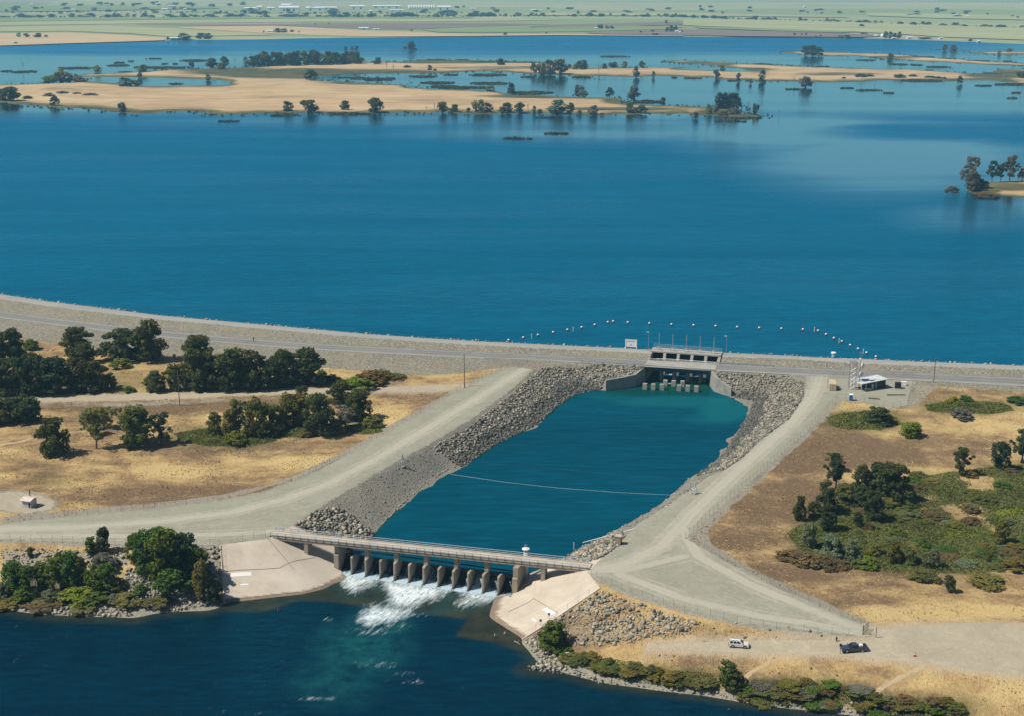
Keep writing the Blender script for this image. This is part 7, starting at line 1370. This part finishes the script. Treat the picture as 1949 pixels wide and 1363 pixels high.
for x, y, lab in ((1045, 1180, 'small blue sign on a post at the upper part of the right apron edge'), (1029, 1192, 'small dark sign on a post behind the bush by the right apron')):
    p = on_ground(x, y); f_ = Frame(p[:2], (1, -0.2), p.z); e = empty('warning_sign', p, lab, 'sign', 'signs on the right apron'); MB(f_).rod((0, 0, 0), (0, 0, 1.6), 0.05, n=5).build('post', M['galv'], e); MB(f_).box(-0.3, 0.3, -0.08, -0.05, 1.1, 1.75).build('plate', plain('sign_blue', (0.08, 0.10, 0.22), 0.5), e)
p = on_ground(394, 1146); f_ = Frame(p[:2], (1, 0), p.z); e = empty('warning_sign', p, 'small white sign on a post on the stones left of the left apron', 'sign'); MB(f_).rod((0, 0, -0.2), (0, 0, 2.2), 0.05, n=5).build('post', M['galv'], e); MB(f_).box(-0.35, 0.35, -0.08, -0.05, 1.5, 2.2).build('plate', M['white'], e)
p = on_ground(1741, 1250); f_ = Frame(p[:2], (1, 0), p.z); e = empty('traffic_cone', p, 'small red cone standing alone on the dusty track', 'cone'); MB(f_).box(-0.28, 0.28, -0.28, 0.28, 0, 0.08).build('foot', M['black'], e); MB(f_).lathe((0, 0, 0.08), [(0.22, 0), (0.06, 0.95)], 10).build('body', M['red'], e); MB(f_).lathe((0, 0, 0.45), [(0.165, 0), (0.125, 0.22)], 10).build('band', M['buoyw'], e)
# driftwood
for k, (a_, b_, lab) in enumerate((((979, 1226), (990, 1231), 'short pale driftwood branch in the water below the right apron'), ((1030, 1250), (1052, 1256), 'bleached driftwood branch on the shore below the round bush'), ((1090, 1276), (1112, 1284), 'thin bleached branch on the shore of the right bank'))):
    a = on_ground(*a_); b = on_ground(*b_); m = MB(); za, zb = max(a.z, 0)+0.2, max(b.z, 0)+0.25; c = ((a.x+b.x)/2, (a.y+b.y)/2, (za+zb)/2+0.15); m.rod((a.x, a.y, za), c, 0.16, 0.12, 6, world=True).rod(c, (b.x, b.y, zb), 0.12, 0.05, 6, world=True).rod(c, (c[0]+0.5, c[1]+0.7, c[2]+0.4), 0.07, 0.03, 5, world=True); o = m.build('driftwood', M['deadwood'], None); tag(o, lab, 'driftwood', 'driftwood on the right shore')
# pampas grass clumps
M['plume'] = plain('plume', (0.52, 0.42, 0.28), 0.9)
for k, (x, y, h, w, lab) in enumerate(((68, 1136, 36, 30, 'large pampas grass clump with tan plumes on the left river bank'), (110, 1138, 30, 18, 'narrow pampas grass clump with tan plumes right of the larger one'))):
    p = on_ground(x, y); mpp = px_scale(p.y); H_ = h*mpp; W_ = w*mpp/2; e = empty('pampas_grass', p, lab, 'grass', 'pampas grass clumps'); r = random.Random(k); m = MB(); q = MB()
    for i in range(90):
        a = r.uniform(0, 6.28); d = r.uniform(0.2, 1.0)*W_; hh = H_*r.uniform(0.4, 0.72); b = Vector((p.x+math.cos(a)*d*0.25, p.y+math.sin(a)*d*0.25, p.z)); t_ = Vector((p.x+math.cos(a)*d, p.y+math.sin(a)*d, p.z+hh)); s = Vector((-math.sin(a), math.cos(a), 0))*0.07; m.raw([b-s, b+s, t_], [(0, 1, 2)])
    for i in range(16):
        a = r.uniform(0, 6.28); d = r.uniform(0, 0.55)*W_; t0 = Vector((p.x+math.cos(a)*d, p.y+math.sin(a)*d, p.z+H_*r.uniform(0.55, 0.7))); q.rod(t0, t0+Vector((math.cos(a)*0.2, math.sin(a)*0.2, H_*0.3)), 0.13, 0.03, 5, world=True)
    o = m.build('leaves', plain('pampas_leaf', (0.12, 0.15, 0.06), 0.8), e); q.build('plumes', M['plume'], e)

# ------------------------------------------------------------------ footpaths worn into the grass
M['path'] = gravel_mat('worn_path', (0.42, 0.32, 0.20), (0.50, 0.39, 0.25), (0.54, 0.43, 0.28))
def footpath(pts_px, w, nm='footpath'):
    L = resample([tuple(on_ground(*p)) for p in pts_px], 1.0, 0.12); V = []; F = []
    for i, p in enumerate(L):
        a = Vector(L[max(0, i-1)][:2]); b = Vector(L[min(len(L)-1, i+1)][:2]); t = (b-a).normalized(); n = Vector((-t.y, t.x))*w/2*random.uniform(0.7, 1.25)
        for s in (-1, 0, 1): q = (p[0]+n.x*s, p[1]+n.y*s); V.append((q[0], q[1], float(Hfull(np.array([q]))[0])+(0.10 if s == 0 else 0.03)))
    for i in range(len(L)-1): F += [(3*i, 3*i+1, 3*i+4, 3*i+3), (3*i+1, 3*i+2, 3*i+5, 3*i+4)]
    tag(obj_mesh(nm, mesh_np(nm, V, F, True), M['path']), kind='structure')
footpath([(-30, 853), (20, 846), (75, 834), (140, 826), (230, 816), (330, 812)], 1.3)
footpath([(1473, 1246), (1464, 1262), (1440, 1276), (1420, 1290), (1404, 1318)], 0.9)
footpath([(1765, 1266), (1720, 1290), (1690, 1304), (1664, 1322), (1640, 1350)], 1.2)
# ------------------------------------------------------------------ vehicles
M['glass'] = plain('car_glass', (0.012, 0.016, 0.02), 0.08, 0, 0.05); M['glass'].node_tree.nodes['Principled BSDF'].inputs['Specular IOR Level'].default_value = 0.6
M['rim'] = plain('alloy', (0.45, 0.46, 0.47), 0.35, 0.8, 0.1); M['lampc'] = plain('lamp_clear', (0.7, 0.7, 0.68), 0.2); M['lampr'] = plain('lamp_red', (0.35, 0.01, 0.01), 0.3)
def carpaint(n, c):
    t = NT(n); g = t.noise(t.opos(), 3.0, 3); t.col(t.ramp(g, [(0.3, tuple(x*0.9 for x in c)), (0.7, c)])); t.set(Roughness=0.28, Specular_IOR_Level=0.5); t.b.inputs['Coat Weight'].default_value = 0.5; t.b.inputs['Coat Roughness'].default_value = 0.08; return t.m
def vehicle(px_, py_, head, L, Wd, paint, name, label, cat, pickup):
    p = on_ground(px_, py_); f = Frame(p[:2], head, p.z+0.02); e = empty(name, p, label, cat); h = Wd/2; s = L/4.7
    # body: lower shell with wheel arches, from rear (u=-L/2) to front
    zb, zw = 0.38, 1.02 if not pickup else 1.10
    r = 0.37 if not pickup else 0.40; wx = (-L*0.29, L*0.31)
    prof = [(-L/2, zb+0.1), (-L/2, zw)]
    prof += [(L*0.20, zw+0.02), (L*0.47, zw-0.10), (L/2, zw-0.28), (L/2, zb+0.05)]
    arch = []
    for c in (wx[1], wx[0]):
        for k in range(9): a = math.pi*k/8; arch.append((c+math.cos(a)*(r+0.09), zb+0.0+math.sin(a)*(r+0.06)))
    poly = prof+arch
    body = MB(f)
    n = len(poly); P = [f.p(u, -h, z) for u, z in poly]+[f.p(u, h, z) for u, z in poly]
    if pickup:
        bedn = -L/2+0.12; bedf = -L*0.13
    body.raw(P, [list(range(n)), list(range(2*n-1, n-1, -1))]+[(i, n+i, n+(i+1) % n, (i+1) % n) for i in range(n)])
    body.build('body', paint, e)
    # cabin
    if pickup: base = [(-L*0.12, zw), (L*0.22, zw+0.02)]; top = [(-L*0.10, 1.80), (L*0.07, 1.82)]
    else: base = [(-L*0.49, zw), (L*0.24, zw+0.02)]; top = [(-L*0.44, 1.70), (L*0.07, 1.72)]
    ti = h-0.20
    P = [f.p(base[0][0], -h+0.03, base[0][1]-0.02), f.p(base[1][0], -h+0.03, base[1][1]-0.02), f.p(base[1][0], h-0.03, base[1][1]-0.02), f.p(base[0][0], h-0.03, base[0][1]-0.02), f.p(top[0][0], -ti, top[0][1]), f.p(top[1][0], -ti, top[1][1]), f.p(top[1][0], ti, top[1][1]), f.p(top[0][0], ti, top[0][1])]
    cab = MB(); cab.raw(P, [(4, 5, 6, 7), (0, 1, 5, 4), (1, 2, 6, 5), (2, 3, 7, 6), (3, 0, 4, 7)]); cab.build('cabin', paint, e)
    def pane(a, b, c, d, m0, m1, n0, n1, nm):    # window inset on the quad a b c d
        def bl(x, y): return (a*(1-x)+b*x)*(1-y)+(d*(1-x)+c*x)*y
        nn = (b-a).cross(d-a).normalized()*0.012; MB().raw([bl(m0, n0)+nn, bl(m1, n0)+nn, bl(m1, n1)+nn, bl(m0, n1)+nn], [(0, 1, 2, 3)]).build(nm, M['glass'], e)
    spl = [(0.06, 0.44), (0.50, 0.80)] if pickup else [(0.05, 0.27), (0.32, 0.56), (0.60, 0.86)]
    for m0, m1 in spl:
        pane(P[0], P[1], P[5], P[4], m0, m1, 0.16, 0.88, 'side_window'); pane(P[2], P[3], P[7], P[6], 1-m1, 1-m0, 0.16, 0.88, 'side_window')
    pane(P[1], P[2], P[6], P[5], 0.06, 0.94, 0.08, 0.92, 'windscreen'); pane(P[3], P[0], P[4], P[7], 0.08, 0.92, 0.2, 0.88, 'rear_window')
    if pickup:
        MB(f).box(-L*0.47, -L*0.135, -h+0.12, h-0.12, zw+0.004, zw+0.012).build('bed_floor', M['black'], e)
        for v0 in (-h, h-0.12): MB(f).box(-L*0.49, -L*0.13, v0+0.005, v0+0.115, zw+0.002, zw+0.22).build('bed_side', paint, e)
        MB(f).box(-L*0.495, -L*0.475, -h+0.01, h-0.01, zw+0.003, zw+0.2).build('tailgate', paint, e); MB(f).box(-L*0.33, -L*0.2, -0.55, 0.35, zw+0.02, zw+0.4).build('tool_box', M['white'], e)
    else:
        for v in (-ti+0.1, ti-0.14): MB(f).box(-L*0.42, L*0.04, v, v+0.04, 1.735, 1.79).build('roof_rail', M['black'], e)
    for u in wx:
        for sgn in (-1, 1):
            c = f.p(u, sgn*(h-0.11), r); ax = f.v*sgn
            w = MB().rod(c-ax*0.11, c+ax*0.12, r, r, 18, world=True).build('tyre', M['black'], e)
            MB().rod(c+ax*0.118, c+ax*0.135, r*0.62, r*0.58, 12, world=True).build('rim', M['rim'], w)
    MB(f).box(L/2-0.02, L/2+0.10, -h+0.05, h-0.05, zb-0.02, zb+0.24).build('bumper', M['black'] if not pickup else M['rim'], e); MB(f).box(-L/2-0.10, -L/2+0.02, -h+0.05, h-0.05, zb, zb+0.22).build('bumper', M['black'] if not pickup else M['rim'], e)
    for v in (-h+0.12, h-0.42): MB(f).box(L/2-0.02, L/2+0.03, v, v+0.3, zw-0.46, zw-0.3).build('headlight', M['lampc'], e)
    for v in (-h+0.03, h-0.21): MB(f).box(-L/2-0.03, -L/2+0.01, v, v+0.18, zw-0.42, zw-0.08).build('tail_light', M['lampr'], e)
    MB(f).box(L/2, L/2+0.035, -h+0.5, h-0.5, zw-0.5, zw-0.32).build('grille', M['black'], e)
    for sgn in (-1, 1): MB(f).box(L*0.19, L*0.22, sgn*h-0.02 if sgn > 0 else -h-0.2, sgn*h+0.2 if sgn > 0 else -h+0.02, zw+0.05, zw+0.22).build('wing_mirror', M['black'], e)
    return e
vehicle(1406, 1232, (0.985, -0.17), 4.6, 1.78, carpaint('white_car_paint', (0.74, 0.74, 0.75)), 'parked_suv', 'white four door utility car parked on the narrow riverside track', 'car', False)
vehicle(1625, 1240, (-0.995, -0.06), 6.0, 1.98, carpaint('dark_blue_car_paint', (0.038, 0.056, 0.10)), 'parked_pickup', 'dark blue crew cab pickup truck parked on the riverside track', 'pickup truck', True)
# ------------------------------------------------------------------ people
def person(p, label, shirt, legs, skin=(0.45, 0.27, 0.18), hair=(0.04, 0.03, 0.02), facing=0.0, pose='stand', hgt=1.74):
    J = {'stand': {'pel': (0, 0, 0.95), 'ch': (0, 0.02, 1.32), 'nk': (0, 0.01, 1.50), 'hd': (0, -0.02, 1.66), 'kl': (-0.11, -0.04, 0.5), 'kr': (0.13, 0.04, 0.5), 'fl': (-0.12, 0.0, 0.06), 'fr': (0.15, 0.08, 0.06), 'el': (-0.27, -0.02, 1.13), 'er': (0.27, -0.08, 1.15), 'wl': (-0.24, -0.2, 0.92), 'wr': (0.18, -0.32, 1.10)},
         'sit': {'pel': (0, 0, 0.25), 'ch': (0, -0.06, 0.62), 'nk': (0, -0.1, 0.80), 'hd': (0, -0.14, 0.96), 'kl': (-0.15, -0.42, 0.50), 'kr': (0.15, -0.42, 0.50), 'fl': (-0.15, -0.5, 0.06), 'fr': (0.15, -0.52, 0.06), 'el': (-0.27, -0.18, 0.48), 'er': (0.27, -0.18, 0.48), 'wl': (-0.14, -0.40, 0.50), 'wr': (0.14, -0.40, 0.50)}}[pose]
    names = ['pel', 'ch', 'nk', 'hd', 'hl', 'hr', 'kl', 'kr', 'fl', 'fr', 'tl', 'tr', 'sl', 'sr', 'el', 'er', 'wl', 'wr', 'pl', 'pr', 'ht']
    J['hl'] = (J['pel'][0]-0.10, J['pel'][1], J['pel'][2]-0.06); J['hr'] = (J['pel'][0]+0.10, J['pel'][1], J['pel'][2]-0.06)
    J['sl'] = (J['ch'][0]-0.19, J['ch'][1], J['ch'][2]+0.10); J['sr'] = (J['ch'][0]+0.19, J['ch'][1], J['ch'][2]+0.10)
    for a, b in (('tl', 'fl'), ('tr', 'fr')): J[a] = (J[b][0], J[b][1]-0.17, 0.04)
    for a, b, c in (('pl', 'wl', 'el'), ('pr', 'wr', 'er')): d = Vector(J[b])-Vector(J[c]); J[a] = tuple(Vector(J[b])+d.normalized()*0.15)
    J['ht'] = (J['hd'][0], J['hd'][1], J['hd'][2]+0.10)
    ed = [('pel', 'ch'), ('ch', 'nk'), ('nk', 'hd'), ('hd', 'ht'), ('pel', 'hl'), ('pel', 'hr'), ('hl', 'kl'), ('hr', 'kr'), ('kl', 'fl'), ('kr', 'fr'), ('fl', 'tl'), ('fr', 'tr'), ('ch', 'sl'), ('ch', 'sr'), ('sl', 'el'), ('sr', 'er'), ('el', 'wl'), ('er', 'wr'), ('wl', 'pl'), ('wr', 'pr')]
    rad = {'pel': 0.145, 'ch': 0.155, 'nk': 0.06, 'hd': 0.098, 'ht': 0.07, 'hl': 0.095, 'hr': 0.095, 'kl': 0.062, 'kr': 0.062, 'fl': 0.045, 'fr': 0.045, 'tl': 0.035, 'tr': 0.035, 'sl': 0.07, 'sr': 0.07, 'el': 0.046, 'er': 0.046, 'wl': 0.033, 'wr': 0.033, 'pl': 0.026, 'pr': 0.026}
    me = bpy.data.meshes.new('body'); me.from_pydata([J[n] for n in names], [(names.index(a), names.index(b)) for a, b in ed], []); o = bpy.data.objects.new('tmp', me); link(o)
    md = o.modifiers.new('skin', 'SKIN'); ss = o.modifiers.new('sub', 'SUBSURF'); ss.levels = 2; ss.render_levels = 2
    for i, n in enumerate(names): sv = me.skin_vertices[0].data[i]; sv.radius = (rad[n], rad[n]*(0.72 if n in ('ch', 'pel') else 1.0)); sv.use_root = (n == 'pel')
    dg = bpy.context.evaluated_depsgraph_get(); m2 = bpy.data.meshes.new_from_object(o.evaluated_get(dg)); bpy.data.objects.remove(o)
    for c, nm in ((skin, 'skin'), (shirt, 'shirt'), (legs, 'trousers')): m2.materials.append(plain(nm+'_cloth', c, 0.85))
    wz = J['pel'][2]+0.03
    for pg in m2.polygons:
        c = pg.center; side = abs(c.x)
        if pose == 'stand': k = 2 if c.z < wz and side < 0.26 and c.y > -0.18 else (1 if c.z < J['nk'][2]-0.03 and not (c.z < J['el'][2]+0.02 and (side > 0.2 or c.y < -0.15)) else 0)
        else: k = 1 if c.z > 0.34 and c.z < J['nk'][2]-0.03 and c.y > -0.24 else (2 if c.z <= 0.56 and c.y <= 0.2 and not (side > 0.2 and c.y < -0.2) else 0)
        pg.material_index = k; pg.use_smooth = True
    e = empty('person', p, label, 'person', None); e.rotation_euler = (0, 0, facing); s = hgt/1.74; e.scale = (s, s, s)
    b = bpy.data.objects.new('body', m2); link(b); b.parent = e
    h_ = MB(); hd = J['hd']; h_.lathe((hd[0], hd[1]+0.015, hd[2]-0.02), [(0.112, 0.02), (0.118, 0.07), (0.10, 0.13), (0.05, 0.172)], 12); ho = h_.build('hair', plain('hair', hair, 0.8), None, True, origin=(0, 0, 0)); ho.parent = e
    f2 = MB().lathe((hd[0], hd[1]-0.108, hd[2]-0.015), [(0.006, 0), (0.018, 0.01), (0.008, 0.045)], 6).build('nose', m2.materials[0], None, True, origin=(0, 0, 0)); f2.parent = e
    return e
p = W(530, 1169, -0.55); pw = person(p, 'person in a red top wading with a fishing rod off the left apron', (0.45, 0.04, 0.04), (0.03, 0.03, 0.04), facing=0.6)
o = MB().rod((p[0]+0.15, p[1]-0.35, p[2]+1.1), (p[0]-1.6, p[1]-2.2, p[2]+2.6), 0.02, 0.008, 5, world=True).build('fishing_rod', M['dark_metal'], None); tag(o, 'thin dark fishing rod held by the wading person in red', 'fishing rod')
person(W(942, 1218, -0.5), 'person in a white shirt wading below the right apron', (0.75, 0.74, 0.72), (0.10, 0.09, 0.09), facing=1.0)
person(W(961, 1214, -0.35), 'person with bare shoulders wading at the right, nearest the right apron', (0.55, 0.30, 0.22), (0.30, 0.08, 0.07), facing=-0.8)
p = on_ground(1033, 1240); person((p.x, p.y, max(p.z, 0.1)+0.1), 'person in a pink top sitting on the stones by the round bush', (0.75, 0.08, 0.25), (0.08, 0.08, 0.12), pose='sit', facing=-0.6)
p = on_ground(181, 1165); person((p.x, p.y, max(p.z, 0.1)), 'person in a blue top sitting on the left river shore', (0.12, 0.25, 0.55), (0.10, 0.10, 0.12), pose='sit', facing=0.3)
p = on_ground(191, 1164); person((p.x, p.y, max(p.z, 0.1)), 'person in a pale top sitting beside the one in blue', (0.55, 0.62, 0.60), (0.06, 0.08, 0.07), pose='sit', facing=-0.2)
